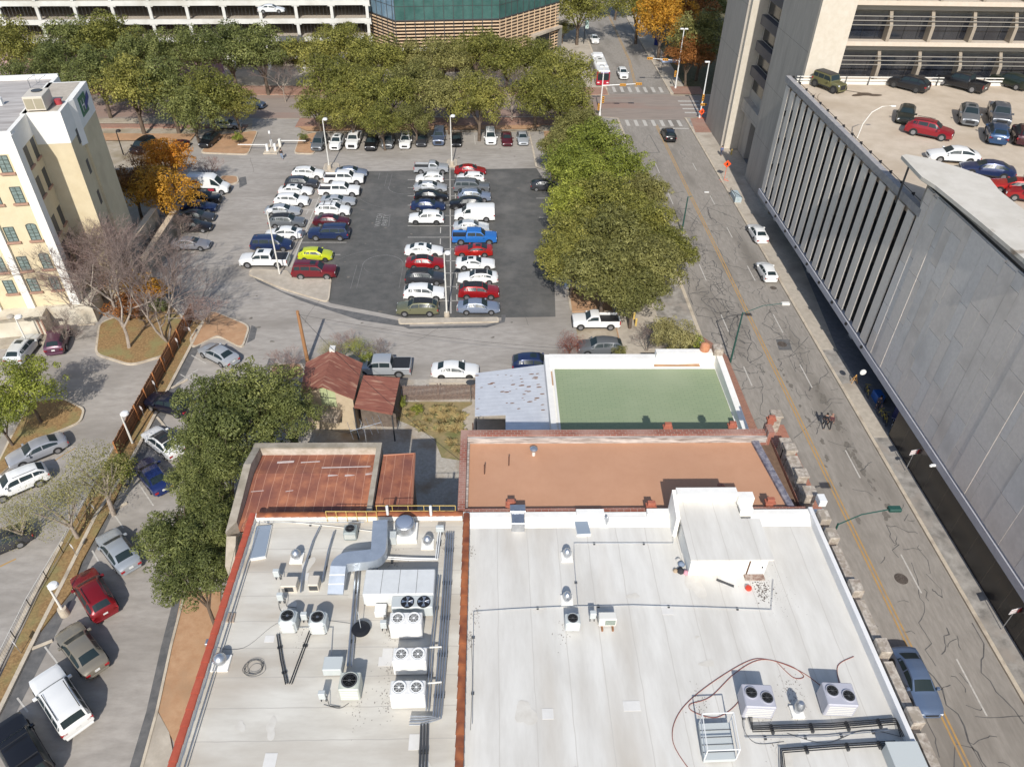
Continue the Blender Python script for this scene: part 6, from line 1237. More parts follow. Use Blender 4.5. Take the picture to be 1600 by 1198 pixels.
cars = [
('suv',W_,481.5,270,0,'white crossover with black roof rails at the far end of the left double row','r',G1),
('suv',DG,471,285,0,'dark grey crossover between two white ones in the left double row','',G1),
('sedan',W_,462,297,0,'white sedan with a large sunroof, directly behind the dark grey crossover','s',G1),
('suv',W_,455.6,312,0,'plain white older suv with roof rails, next to the silver blue sedan','',G1),
('sedan',SI,442,328,0,'silver blue sedan on the left side of the left double row','',G1),
('suv',GY_,448,345,0,'grey crossover with a blue black roof, next to the silver blue sedan','k',G1),
('sedan',W_,443,363.5,180,'white sedan facing left with dark rear window, between grey crossover and black minivan','',G1),
('minivan',NV,424,379,0,'very dark navy minivan behind the person in orange','',G1),
('pickup',W_,413,404,180,'big white crew cab pickup with ribbed black bed cover facing left','cs',G1),
('sedan',LB,549,268,0,'blue grey sedan at the far end right of the first lamp pedestal','',G2),
('pickup',W_,538,277.5,0,'white crew cab pickup with open bed, farther of the two together','t',G2),
('pickup',W_,530.5,296,0,'white crew cab pickup with open bed, nearer of the two together','t',G2),
('coupe',SI,528.5,312.6,0,'silver coupe with dark hood beside the white pickups','',G2),
('suv',W_,520,327,0,'white crossover with dark roof bars between silver coupe and dark red sedan','rx',G2),
('sedan',MR,518,344,0,'dark red sedan beside the navy old suv','',G2),
('bigsuv',NV,514,362,180,'navy blue old suv with silver lower trim facing left','rt',G2),
('hatch',YL,493,397,0,'bright lime yellow hatchback','d',G2),
('bigsuv',(.17,.012,.02),491,421,0,'large burgundy suv at the near end beside the triangular island','rs',G2),
('pickup_single',SI,674,262.5,0,'silver single cab pickup at the far end of the right double row','',G3),
('hatch',W_,671.4,277.6,180,'white hatchback facing left, second from the far end','',G3),
('sedan',SI,672.7,291.4,0,'silver sedan between the white hatchback and two black sedans','',G3),
('sedan',BK,674,305,0,'black sedan, farther of the two dark sedans in a pair','',G3),
('sedan',NV,669,320,0,'dark navy sedan just behind the white crossover facing left','',G3),
('suv',W_,666.4,339,180,'white crossover facing left next to two empty spaces','d',G3),
('sedan',W_,662.6,390,0,'white sedan with black sunroof, first one nearer than the empty spaces','sd',G3),
('sedan',RD,665,409,0,'red sedan with black roof beside the tall lamp pole','k',G3),
('suv',DG,664,431.7,0,'dark grey crossover between red sedan and white crossover','rk',G3),
('suv',W_,662.6,455.5,0,'white crossover facing right, second from the near concrete island','',G3),
('suv',OG,652.6,479,180,'olive green wagon facing left at the near concrete island','k',G3),
('sedan',RD,735,265,0,'red sedan at the far end right of the lamp pedestal','',G4),
('hatch',W_,735,277,180,'small white hatchback wedged behind the red far end sedan','',G4),
('bigsuv',GY_,736.5,290,0,'grey blue suv, third from the far end of the right double row','',G4),
('suv',LB,741,305,0,'slate blue wagon behind the white cargo van','',G4),
('suv',BK,729,317,180,'black suv mostly hidden behind the white cargo van','',G4),
('van',W_,741.5,332,180,'white cargo van facing left in the right double row','',G4),
('sedan',(.6,.62,.62),736.5,353,0,'silvery white sedan between the cargo van and the blue pickup','',G4),
('pickup',BL,741.5,369,0,'bright blue crew cab pickup','t',G4),
('coupe',BR,740,390,180,'bright red muscle coupe with black hood scoop facing left','s',G4),
('coupe',W_,743,410,0,'white coupe with sunroof next to the red muscle coupe','s',G4),
('sedan',W_,746.5,432,180,'white sedan with glossy black roof facing left','k',G4),
('suv',RD,748,453.5,0,'red crossover with black roof beside the near blue grey sedan','k',G4),
('sedan',LB,748,478,0,'blue grey sedan at the near end by the concrete island','',G4),
('minivan',GY_,499,221,-93,'grey hatch backed van beside the planted island at the far edge','',G5),
('suv',W_,526.6,221,-92,'white crossover with sunroof, second in the far edge row','s',G5),
('pickup',W_,553,217,-91,'white pickup facing the camera in the far edge row','',G5),
('suv',BK,580.5,222,-90,'black suv under the oaks, beside the white pickup','',G5),
('suv',GY_,606.7,219,-90,'grey crossover half under the oak branches','',G5),
('suv',W_,633.7,219,-90,'white crossover with long glass roof in the far edge row','s',G5),
('hatch',DG,659,218,-90,'small dark hatchback with reddish nose in the far edge row','',G5),
('bigsuv',(.1,.13,.2),686,212,-90,'tall blue grey suv left of the second lamp pole','',G5),
('sedan',BK,713.5,217,-90,'black sedan right of the second lamp pole','',G5),
('minivan',W_,766.3,212,-88,'white minivan right of the empty spaces at the far edge','',G5),
('sedan',MR,791.8,216,-88,'dark maroon sedan, second from right at the far edge','',G5),
('sedan',SI,816.5,215,-88,'silver sedan with dark glass in the last far edge space','',G5),
('highvan',W_,326,288,0,'high roofed white van with red and black lettering beside the orange tree','t',G6),
('suv',BK,318,308,0,'black suv in the shade between the high roofed van and a navy sedan','',G6),
('sedan',NV,311,322,0,'navy sedan with bright reflections behind the orange tree','',G6),
('sedan',DG,307,337,0,'dark sedan with silver highlights, third in the row behind the orange tree','',G6),
('sedan',BK,302,352,0,'black blue sedan at the white line behind the bare twigs','',G6),
('sedan',(.25,.25,.27),298,380,0,'grey sedan seen through bare branches, alone past the white line','',G6),
('suv',BK,327,218,-98,'black suv facing the camera by the corner planting island',''),
('sedan',MR,277,229,-105,'dark maroon car half hidden above the orange tree',''),
('minivan',BK,223,226,-105,'dark van partly hidden behind the rusty brown tree',''),
('suv',(.08,.12,.2),394,161,-15,'blue grey suv driving on the cross street',''),
('sedan',SI,355,194,2,'silver sedan parked under the oaks at the cross street kerb',''),
('hatch',DG,851,289,0,'dark car peeking from under the street side trees',''),
('hatch',(.5,.52,.54),909,442,180,'silver hatchback half under the big street side tree',''),
('pickup_single',W_,931,501,180,'white work pickup with cluttered bed beside the yellow bollards','t'),
('suv',GY_,938,540,180,'grey suv with open tail behind the red leaved shrub',''),
('suv',NV,836,566,0,'dark navy suv peeking over the tin roofed shed','s'),
('sedan',W_,711.5,577,0,'white sedan with black wheels parked along the alley fence','d'),
('pickup',SI,597,571,180,'silver pickup with black bed cover behind the cream gabled house','c'),
('sedan',SI,341,552,145,'silver sedan beside the red mulch island',''),
('suv',(.012,.014,.03),264,629,160,'almost black suv tucked under the dense oak','',G7),
('sedan',W_,254,689,140,'white sedan with black glass roof half under the dense oak','sk',G7),
('sedan',(.015,.03,.13),238,741,132,'dark blue sedan in the shade of the dense oak','',G7),
('sedan',(.36,.39,.42),184,858,134,'silver grey sedan angled beside the red crossover','',G7),
('suv',(.22,.008,.012),146,926,132,'dark red crossover beside the lamp post with concrete foot','r',G7),
('sedan',TN,127,1012,137,'tan brown sedan between the red crossover and the large white suv','',G7),
('bigsuv',W_,94,1092,136,'large white suv with roof rails in the near left lot','r',G7),
('bigsuv',BK,33,1172,136,'black suv cut off by the lower left corner','x',G7),
('suv',(.6,.62,.62),36,543,91,'pale silver suv parked below the white retaining wall','s'),
('suv',(.09,.03,.06),90,528,104,'maroon hatch backed car beside the pale suv under bare twigs',''),
('sedan',(.36,.37,.4),57,702,219,'silver sedan along the leaf covered island','' ),
('suv',W_,26,752,219,'white suv cropped at the left edge beside the silver sedan','r'),
('sedan',DG,-6,848,215,'dark car just entering at the left edge',''),
('suv',BK,1045,209,90,'black suv driving away past the near crosswalk','d'),
('suv',W_,973,114,-90,'small white car waiting beside the bus',''),
('sedan',W_,929,61,-90,'white car driving behind the bus',''),
('sedan',(.55,.68,.75),960,-3,-90,'pale blue car at the top edge of the street',''),
('sedan',W_,1184,363,90,'white sedan driving away along the garage sidewalk',''),
('hatch',W_,1198,423,90,'white hatchback following the white sedan along the street',''),
('sedan',(.11,.16,.26),1432,1062,-90,'steel blue sedan driving toward the camera at the lower right',''),
]
for k in cars: car(k[0], k[1], k[2], k[3], k[4], k[5], opt=k[6] if len(k) > 6 else '', group=k[7] if len(k) > 7 else None)
deck = [('jeep',(.17,.16,.07),1297,128,-62,'olive off roader with black top in the deck corner','dk'),
('suv',BK,1421,129,132,'black crossover left of the black pickup on the rooftop deck','d'),
('pickup',BK,1504,127,129,'black pickup by the guardrail of the rooftop deck',''),
('suv',(.02,.03,.02),1580,125,120,'dark green black suv right of the black pickup on the deck',''),
('hatch',(.02,.025,.02),1416,178,-118,'small black hatchback behind the red crossover on the deck',''),
('suv',GY_,1515,178,-114,'grey crossover with glass roof, left of the pair on the deck','s'),
('pickup',(.1,.11,.13),1562,177,-114,'dark grey pickup right of the grey crossover on the deck',''),
('suv',(.02,.06,.14),1558,206,66,'dark blue crossover seen from behind on the deck',''),
('suv',(.05,.01,.015),1600,208,66,'dark maroon car cut by the right edge of the deck',''),
('suv',(.28,.01,.02),1453,201,-34,'cherry red crossover facing right on the deck','r'),
('sedan',W_,1490,241,170,'white sedan behind the tip of the curved canopy','' ),
('sedan',NV,1543,263,160,'dark navy sedan partly hidden by the curved canopy',''),
('sedan',BR,1590,291,155,'bright red sedan with roof rack above the canopy','x'),
('hatch',RD,1612,302,155,'red car cut off beside the racked sedan','')]
for k in deck: car(k[0], k[1], k[2], k[3], k[4], k[5], z=DZ, opt=k[6], group=G8)
car('sedan', (.7,.71,.7), 424, 14, 4, 'white car visible inside the far parking garage', z=12.86)
# van lettering
vt = [o for o in bpy.data.objects if o.name.startswith('high_roof_van')][0]
s_ = MB().box(-2.6, 1.2, -1.035, -1.022, .5, 1.05); put('side_stripe', s_, BLK, vt, local=True)
put('logo_oval', MB().add([(-1.7+.75*math.cos(a), -1.0-.0-.02, 1.85+.28*math.sin(a)) for a in [2*PI*k/20 for k in range(20)]], [tuple(range(20))]).xf(Matrix.Translation((0,.06,0))), pm('logo_red', (.35,.03,.05), rough=.5), vt, local=True)
put('red_block', MB().box(.1, .95, -1.04, -1.036, .62, .95), pm('logo_red2', (.4,.03,.05), rough=.5), vt, local=True)
# bus
c = at(937, 108, 1.6); bs = thing('city_bus', 'white and red city bus with roof units stopped at the crosswalk', 'bus', (c.x, c.y, .02), R(-90))
bw, bl_, bh = 1.28, 6.1, 3.0
put('body', MB().bbox(-bl_, bl_, -bw, bw, .3, bh, .12), pm('bus_white', (.75,.74,.72), rough=.4), bs, local=True)
put('red_nose', MB().bbox(bl_-1.3, bl_+.03, -bw-.01, bw+.01, .3, bh-.15, .12), pm('bus_red', (.4,.02,.04), rough=.35), bs, local=True)
put('windshield', MB().box(bl_+.03, bl_+.05, -1.1, 1.1, 1.2, 2.5), GLS, bs, local=True)
put('head_sign', MB().box(bl_+.03, bl_+.045, -.95, .95, 2.55, 2.8), pm('sign_panel', (.35,.35,.5), rough=.4), bs, local=True)
for s in (1, -1):
    for k in range(6): put('window', MB().box(bl_-3.0-k*1.5, bl_-1.7-k*1.5, *sorted((s*(bw+.003), s*(bw+.02))), 1.25, 2.35), GLS, bs, local=True)
    for ax in (3.7, -3.3): w0 = put('wheel', MB().frus((0,-.15,0), .48, .48, .3, 20, axis='y'), TY, bs, local=True); w0.location = (ax, s*(bw-.12), .46); put('rim', MB().frus((0,.151*s-.005,0), .28, .28, .01, 16, axis='y'), RIM, w0, local=True)
    put('headlight', MB().box(bl_+.031, bl_+.06, *sorted((s*.7, s*1.1)), .65, .85), HL, bs, local=True)
put('roof_unit', MB().bbox(-5.6, -3.8, -1.0, 1.0, bh, bh+.35, .08), M['wpaint'], bs, local=True); put('roof_unit', MB().bbox(-2.2, 1.6, -.9, .9, bh, bh+.28, .08), M['cream'], bs, local=True)
put('roof_hatch', MB().box(-1.2, -.6, -.35, .35, bh+.28, bh+.33).box(2.4, 3.1, -.4, .4, bh, bh+.06).box(-3.4, -2.7, -.4, .4, bh, bh+.06), M['dgrey'], bs, local=True)
# ================= trees and plants =================
def crown_mesh(name, seed, ncl, nl, ls, flat=.78, rcl=(.2,.34), up=.25, fine=False, sub=1.0):
    r = np.random.default_rng(seed); V = []; cl = []
    while len(cl) < ncl:
        d = r.normal(size=3); d /= np.linalg.norm(d)
        if d[2] < -.45: continue
        rad = r.uniform(.45, .86) if r.random() < .8 else r.uniform(.1, .45)
        c = d*rad*np.array([1, 1, flat]); cl.append((c, r.uniform(*rcl)))
    if not fine or ncl > 60:
        for _ in range(ncl//3):
            d = r.normal(size=3); d[2] = abs(d[2])*.8-.15; d /= np.linalg.norm(d); cl.append((d*r.uniform(.88, 1.04)*np.array([1, 1, flat]), rcl[1]*r.uniform(.28, .45)))
    for c, rr in cl:
        n = int(nl*(rr/rcl[1])**2); d = r.normal(size=(n, 3)); d[:, 2] += .25; d /= np.linalg.norm(d, axis=1)[:, None]
        # a few secondary bumps per clump
        k = r.normal(size=(7, 3)); k /= np.linalg.norm(k, axis=1)[:, None]; bump = np.max(d @ k.T, axis=1); rad = rr*(.62+.45*bump**3+r.uniform(-.1, .14, n))
        p = c+d*rad[:, None]*np.array([1, 1, .82]); nr = d+r.normal(size=(n, 3))*.38; nr[:, 2] += up*.6; nr /= np.linalg.norm(nr, axis=1)[:, None]
        t = np.cross(nr, r.normal(size=(n, 3))); t /= np.linalg.norm(t, axis=1)[:, None]; b = np.cross(nr, t); s = (ls*r.uniform(.6, 1.3, n))[:, None]; el = 1.5 if not fine else 2.6
        V.append(np.stack([p-t*s*el*.5, p+b*s*.42-t*s*.05, p+t*s*el*.5, p-b*s*.42], axis=1))
    V = np.concatenate(V).reshape(-1, 3); nq = len(V)//4
    me = bpy.data.meshes.new(name); me.vertices.add(len(V)); me.vertices.foreach_set('co', V.ravel()); me.loops.add(nq*4); me.loops.foreach_set('vertex_index', np.arange(nq*4)); me.polygons.add(nq)
    me.polygons.foreach_set('loop_start', np.arange(0, nq*4, 4)); me.update(); return me
def trunk_mesh(seed, h=1.0, spread=.55, nb=6, r0=.055):
    rr = random.Random(seed); mb = MB(); lean = (rr.uniform(-.06,.06), rr.uniform(-.06,.06))
    mb.tube([(0,0,-.02), (lean[0]*.4, lean[1]*.4, h*.25), (lean[0], lean[1], h*.5)], r0, 8, r0*.75)
    for k in range(nb):
        a = 2*PI*k/nb+rr.uniform(-.4,.4); s = spread*rr.uniform(.6, 1.1); z = h*rr.uniform(.85, 1.2); st = (lean[0]*.9, lean[1]*.9, h*rr.uniform(.36,.5))
        mid = (st[0]+math.cos(a)*s*.45, st[1]+math.sin(a)*s*.45, st[2]+(z-st[2])*.5+.03); e = (math.cos(a)*s, math.sin(a)*s, z)
        mb.tube([st, mid, e], r0*.5, 6, r0*.14)
        for j in range(2): b = a+rr.uniform(-.8,.8); mb.tube([mid, (mid[0]+math.cos(b)*s*.4, mid[1]+math.sin(b)*s*.4, z+rr.uniform(-.1,.15))], r0*.25, 5, r0*.08)
    return mb.mesh('trunk', 50)
LOAK = leafmat('oak_leaves', (0.067, 0.074, 0.021), (0.23, 0.23, 0.052), (0.448, 0.414, 0.103))
LDRK = leafmat('dark_oak_leaves', (0.055, 0.067, 0.023), (0.178, 0.201, 0.06), (0.356, 0.368, 0.127))
LYEL = leafmat('bright_green_leaves', (0.075, 0.092, 0.021), (0.287, 0.322, 0.052), (0.529, 0.54, 0.115))
LOLV = leafmat('olive_leaves', (0.075, 0.075, 0.025), (0.23, 0.224, 0.069), (0.414, 0.391, 0.138))
LORG = leafmat('orange_leaves', (0.253, 0.115, 0.017), (0.632, 0.299, 0.029), (0.85, 0.31, 0.046), .3)
LRST = leafmat('rust_leaves', (0.156, 0.065, 0.026), (0.338, 0.143, 0.039), (0.52, 0.221, 0.065), .3)
LGLD = leafmat('golden_leaves', (.2,.12,.02), (.6,.33,.04), (.8,.4,.06), .3)
LRED = leafmat('red_leaves', (.2,.04,.03), (.42,.12,.08), (.5,.2,.12), .3)
LWSP = leafmat('wispy_leaves', (0.15, 0.138, 0.05), (0.338, 0.312, 0.125), (0.5, 0.475, 0.2), .3)
CRN = [crown_mesh('crown', s, 50, 420, .036, flat=f, rcl=(.16,.34)) for s, f in ((1,.78), (2,.7), (3,.85), (4,.75), (5,.8))]
CRF = [crown_mesh('crown', s, 70, 420, .03, flat=.72, fine=True) for s in (11, 12)]
CRS = [crown_mesh('crown', s, 22, 150, .07, flat=.8) for s in (21, 22)]
CRW = [crown_mesh('crown', s, 60, 130, .018, flat=.6, fine=True, rcl=(.2,.38)) for s in (31, 32)]
TRK = [trunk_mesh(s) for s in (1, 2, 3)]
rt = random.Random(77)
def tree(px, py, rad, lab, leaf=None, zc=None, kind='n', name='oak_tree', cat='tree', group=None, bark='bark', sq=1.0, sz=1.0):
    """px,py: crown centre in the photo, rad metres, zc height of the crown centre"""
    leaf = leaf or LOAK; zc = zc if zc is not None else rad*1.05+.6; c = at(px, py, zc)
    t = thing(name, lab, cat, (c.x, c.y, 0), 0, group)
    me = {'n': CRN, 'f': CRF, 's': CRS, 'w': CRW}[kind][rt.randrange({'n':5,'f':2,'s':2,'w':2}[kind])]
    o = link('crown', me, t, leaf); o.location = (0, 0, zc); o.rotation_euler = (0, 0, rt.uniform(0, 6.28)); o.scale = (rad*sq, rad*rt.uniform(.92,1.06), rad*rt.uniform(.9,1.05)*sz)
    k = link('trunk', TRK[rt.randrange(3)], t, M[bark]); k.scale = (rad, rad, zc*1.02); k.rotation_euler = (0, 0, rt.uniform(0, 6.28))
    return t
GO = 'oaks along the cross street'
oaks = [
(20,78,6,'oak at the upper left corner in front of the white garage'), (88,104,5,'small oak behind the cream building roof'), (118,72,6.2,'oak in front of the leftmost visible garage bays'),
(172,66,6.8,'big oak reaching above the lower garage deck, left of the painted wall'), (225,84,6,'oak just left of the reddish painted wall'), (152,118,6,'oak rising behind the stair tower of the cream building'),
(205,140,6.2,'oak beside the blue green sign of the cream building'), (262,140,6,'oak behind the orange tree'), (300,85,5.5,'thin oak in front of the orange painted wall'),
(325,150,5.5,'oak over the silver sedan at the cross street'), (358,78,6.3,'oak in front of the white garage, right of the orange painted wall'), (408,84,6.2,'oak left of the glass fronted plaza gap'),
(368,165,3.8,'low oak limb canopy above the corner planting island'), (300,175,4.5,'low spreading oak above the dark suv at the corner'), (45,130,5,'oak partly hidden by the cream building roof edge'),
(488,88,6.2,'oak right of the plaza gap, its crown olive'), (540,72,6.8,'tall oak overlapping the garage and the blue corner glass'), (590,92,6.4,'oak under the blue corner glass'),
(515,128,5.8,'bright oak edge beside the brick cross street'), (560,140,5.8,'oak in the middle of the mass above the white pickup'), (497,170,4.2,'oak branches touching the first lamp head'),
(547,176,4.6,'low oak crown above the white crossover with sunroof'), (604,148,5.8,'oak above the black suv in the far edge row'), (598,192,3.9,'low oak crown hanging over the black suv'),
(648,186,3.8,'low oak crown over the small dark hatchback'), (650,138,5.8,'oak left of the second lamp head'), (640,98,5,'oak in front of the white band of the slat facade'),
(690,96,6,'pale olive oak before the timber slats'), (742,80,5.8,'oak crown tallest against the timber slats'), (790,96,6,'oak below the right end of the glass wall'),
(700,150,5.8,'oak directly behind the second lamp head'), (748,160,5.8,'oak above the empty spaces at the far edge'), (835,96,6,'oak beside the entrance canopy'),
(878,118,6.3,'large oak at the street corner by the bus'), (880,160,6,'oak at the corner beside the left traffic signal'), (838,150,5.2,'oak beside the bare tree near the corner')]
for i, (a, b, r_, lab) in enumerate(oaks): tree(a, b, r_*(1.04 if a < 450 else .95), lab, [LOAK, LOAK, LDRK, LYEL][0 if 440 < a else (2 if i%3 else 0)] if a < 640 or a > 720 else LOLV, group=GO)
GE = 'trees between the lot and the main street'
for a, b, r_, lab, lf, kd in [
(905,200,4.2,'dull olive tree at the far end of the street side row',LOLV,'f'), (880,228,4,'olive tree by the silver sedan in the last space',LOLV,'f'), (935,228,5.4,'bright green tree facing the near crosswalk',LYEL,'n'),
(972,268,4.8,'bright green tree next to the black suv driving away',LYEL,'n'), (888,262,4.6,'bright green tree at the far corner of the lot',LYEL,'n'), (912,282,5,'full bright tree in the middle of the far half of the row',LYEL,'n'),
(1006,302,3.8,'tree with brownish tip hanging over the street',LOLV,'f'), (948,318,5.2,'green tree above the dark car peeking from the lot edge',LOAK,'n'), (893,322,4.2,'green tree overhanging the lot beside the grey patches',LYEL,'f'),
(1000,350,4.6,'deep green tree reaching the street lamp shadow',LOAK,'f'), (905,372,4.6,'deep green tree on the lot side in the middle of the row',LOAK,'f'), (955,372,5.2,'large olive green tree in the middle of the row',LOLV,'f'),
(1042,392,4,'tree whose crown reaches farthest over the street',LOAK,'f'), (1008,415,4.8,'olive tree near the pale corner paving',LOLV,'f'), (896,405,4.4,'green tree above the silver hatchback',LOAK,'f'),
(945,430,5,'brownish olive tree above the work pickup',LOLV,'f'), (992,456,4,'nearest tree of the street side row',LOLV,'f')]: tree(a, b, r_*.93, lab, lf, zc=r_*.95+1.0, kind=kd, group=GE, name='street_tree')
tree(905, 12, 7, 'green tree at the corner of the timber slat building', LOAK, name='street_tree'); tree(880,45,2.6,'small grey olive tree beside the entrance canopy', LOLV, name='olive_tree')
tree(1000, 10, 7, 'green street tree across from the bus at the top of the photo', LOAK, name='street_tree'); tree(1037, 30, 7.2, 'large golden autumn tree across the street', LGLD, name='autumn_tree', zc=8.5)
tree(965,-15,6,'green tree at the top edge beside the street', LOAK, name='street_tree')
for a, b, r_, lab, lf in ((1072,15,7.5,'rust brown tree in the office tower shadow behind the golden tree',LRST), (1098,62,7,'dark tree in the office tower shadow above the signal poles',LOLV), (1112,12,6,'shaded tree against the office tower at the top edge',LDRK), (1078,88,5,'shaded brownish tree behind the signal mast',LRST)): tree(a, b, r_, lab, lf, name='shaded_tree')
# left side trees
GD = 'dense oaks beside the rusty roofed building'
for a, b, r_, lab in ((338,632,3.3,'dense dark oak crown nearest the dark suv in the left lot'), (408,622,3.9,'dense dark oak crown against the cream gabled house'), (375,662,4.1,'dense dark oak crown in the middle above the rusty roof'), (448,652,3.0,'dense dark oak crown edge beside the cream gabled house door'), (322,690,3.0,'oak crown reaching toward the white sedan'), (318,742,2.5,'oak limb crown beside the dark blue sedan'), (350,722,2.6,'dark oak crown pressed against the concrete coping'), (288,842,3.1,'oak crown standing alone left of the red coping'), (305,900,2.6,'lowest oak crown hanging over the red mulch bed'), (330,830,2.4,'oak crown next to the concrete buttress'), (325,790,2.3,'oak crown linking the big oak and the lower one')): tree(a, b, r_, lab, LDRK, zc=6.4 if b < 760 else 5.6, kind='n' if b < 730 else 'f', group=GD, name='oak_tree')
tree(38, 606, 3.2, 'yellow green oak on the island with red mulch', LYEL, zc=4.2); tree(-5, 650, 2.4, 'yellow green branches at the left edge', LYEL, zc=3.6)
tree(150, 745, 3.7, 'wispy pale green tree beside the divider strip', LWSP, zc=4.4, kind='w', name='wispy_tree', bark='pbark'); tree(95, 790, 3.3, 'wispy pale green tree leaning over the left lane', LWSP, zc=3.8, kind='w', name='wispy_tree', bark='pbark'); tree(20, 815, 2.8, 'wispy green bush at the left edge near the dark car', LWSP, zc=2.5, kind='w', name='wispy_tree', bark='pbark')
tree(184, 730, 1.8, 'yellowing small tree at the end of the board fence', LYEL, zc=2.4, kind='s', name='small_tree')
tree(252, 300, 4.7, 'golden orange autumn tree beside the high roofed van, lower crown', LGLD, zc=5.0, name='autumn_tree'); tree(260, 248, 3.6, 'bright orange autumn crown above the golden one', LORG, zc=6.5, name='autumn_tree'); tree(205, 290, 4.2, 'rust brown tree in the shadow of the cream tower', LRST, zc=5, name='autumn_tree'); tree(215, 248, 2.2, 'thin rusty crown at the black lamp', LRST, zc=5, kind='w', name='autumn_tree')
tree(474, 214, 1.0, 'little dark green bush on the entrance island', LDRK, zc=1.2, kind='s', name='bush', cat='bush'); tree(372, 214, 1.1, 'small yellow green shrub on the corner island', LYEL, zc=1.3, kind='s', name='bush', cat='bush')
tree(1052, 526, 2.7, 'feathery yellow green shrub tree beside the white parapet corner', LWSP, zc=2.6, kind='n', name='shrub', cat='shrub'); tree(1085, 540, 1.5, 'yellow green shrub nearest the street lamp', LYEL, zc=1.6, kind='s', name='shrub', cat='shrub')
tree(892, 540, 1.9, 'red leaved shrub beside the grey suv with open tail', LRED, zc=1.5, kind='w', name='red_shrub', cat='shrub', sq=1.2); tree(968, 548, .9, 'brownish shrub behind the white parapet', LOLV, zc=.9, kind='s', name='shrub', cat='shrub')
tree(516, 548, 1.6, 'yellow green shrub behind the left slope of the gabled roof', LWSP, zc=1.6, kind='w', name='shrub', cat='shrub'); tree(560, 545, 1.8, 'yellow green shrub behind the right slope of the gabled roof', LYEL, zc=1.8, kind='w', name='shrub', cat='shrub'); tree(576,562,1.0,'leafy shrub tip beside the silver pickup',LYEL,zc=1.2,kind='s',name='shrub',cat='shrub')
tree(625, 628, .8, 'yellow green plant at the corner of the flat shed', LYEL, zc=.9, kind='s', name='plant', cat='plant'); tree(610, 652, .8, 'low yellow green plant under the flat shed eave', LYEL, zc=.5, kind='s', name='plant', cat='plant'); tree(652,640,.7,'weedy plant at the foot of the brush fence',LYEL,zc=.5,kind='s',name='plant',cat='plant')
tree(245, 478, 1.2, 'dark green shrub against the board fence', LDRK, zc=1.2, kind='s', name='shrub', cat='shrub')
for a, b, lab in ((170,430,'golden leaved undergrowth below the bare trees near the cream building'), (205,445,'golden leaved undergrowth in the middle below the bare trees'), (235,455,'golden leaved undergrowth beside the dark green shrub'), (195,480,'low orange brown undergrowth at the front of the leafy island')): tree(a, b, 2.3, lab, LGLD if b < 470 else LRST, zc=1.9, kind='s', name='undergrowth', cat='shrub', group='autumn undergrowth below the bare trees')
# ornamental dry grass
gm_ = MB(); rs = random.Random(4)
for k in range(900):
    a = rs.uniform(0, 2*PI); r_ = abs(rs.gauss(0, .45)); h_ = rs.uniform(.25, .6); w_ = .014; ox, oy = rs.gauss(0,.2), rs.gauss(0,.2)
    gm_.add([(ox-w_, oy, 0), (ox+w_, oy, 0), (ox+math.cos(a)*r_*.6+w_, oy+math.sin(a)*r_*.6, h_), (ox+math.cos(a)*r_, oy+math.sin(a)*r_, h_*.9)], [(0,1,2,3)])
GRM = gm_.mesh('grass_clump')
DG_ = pm('dry_grass', (.34,.25,.1), (.45,.36,.18), 1.2, .9, c3=(.16,.19,.07), s3=1.5)
for k, (px, py, s, lab) in enumerate(((697,652,1.5,'tallest straw coloured grass clump in the yard'), (712,668,1.3,'straw coloured grass clump nearest the brick parapet'), (688,668,1.1,'straw coloured grass clump left of the tallest one'), (702,640,1.1,'straw coloured grass clump nearest the brush fence'), (668,652,.9,'greenish grass clump in the middle of the yard'), (650,660,.7,'small grass clump nearest the building shadow'), (705,690,.9,'dry grass clump on the pale gravel'), (680,640,1.0,'grass clump behind the greenish middle clump'), (720,650,1.0,'grass clump at the slab edge'), (640,645,.9,'weedy grass clump near the flat shed'), (715,700,.9,'grass clump at the brick parapet foot'), (660,668,.8,'grass clump at the shadow edge'))):
    c = at(px, py, .3); o = link('grass_clump', GRM, None, DG_); o.location = (c.x, c.y, .03); o.scale = (s*.62, s*.62, s*.85); o.rotation_euler = (0,0,k); tag(o, lab, 'grass clump', 'dry grass clumps in the yard')
# bare trees
def bare_mesh(seed, height, trunks=1, depth=6, r0=.13, spread=.5, drop=.78):
    rr = random.Random(seed); big = MB(); tw = MB()
    def grow(p, d, L_, r_, lv):
        q = p+d*L_; mid = p.lerp(q, .5)+Vector((rr.uniform(-1,1), rr.uniform(-1,1), 0))*L_*.06
        r_ = max(r_, .008); (big if lv < 3 else tw).tube([p, mid, q], r_, 6 if lv < 2 else 4 if lv < 3 else 3, r_*.7, cap=False)
        if lv >= depth: return
        for k in range(rr.choice((2, 3, 3)) if lv else 3):
            nd = (d+Vector((rr.gauss(0,1), rr.gauss(0,1), rr.gauss(.15,.6)))*spread).normalized()
            if nd.z < -.05: nd.z = .1
            grow(q if k else p.lerp(q, rr.uniform(.6, 1)), nd, L_*drop*rr.uniform(.75, 1.1), r_*.62, lv+1)
    for k in range(trunks):
        a = 2*PI*k/max(1, trunks)+rr.uniform(0, 1); ln_ = .38 if trunks > 1 else .08
        grow(Vector((0,0,-.05)), Vector((math.cos(a)*ln_, math.sin(a)*ln_, 1)).normalized(), height*.3, r0, 0)
    return big.mesh('limbs', 60), tw.mesh('twigs')
BT = [bare_mesh(5, 10, 1, 8, .17, .42, drop=.8), bare_mesh(8, 9.5, 3, 7, .12, .45, drop=.8), bare_mesh(13, 4.2, 4, 6, .055, .5)]
def bare(k, px, py, s, lab, rz=0.0, m='twig', bk='pbark', group=None):
    c = at(px, py, 0); t = thing('bare_tree', lab, 'tree', (c.x, c.y, 0), rz, group); a = link('trunk', BT[k][0], t, M[bk]); b = link('twigs', BT[k][1], t, M[m])
    for o in (a, b): o.scale = (s, s, s)
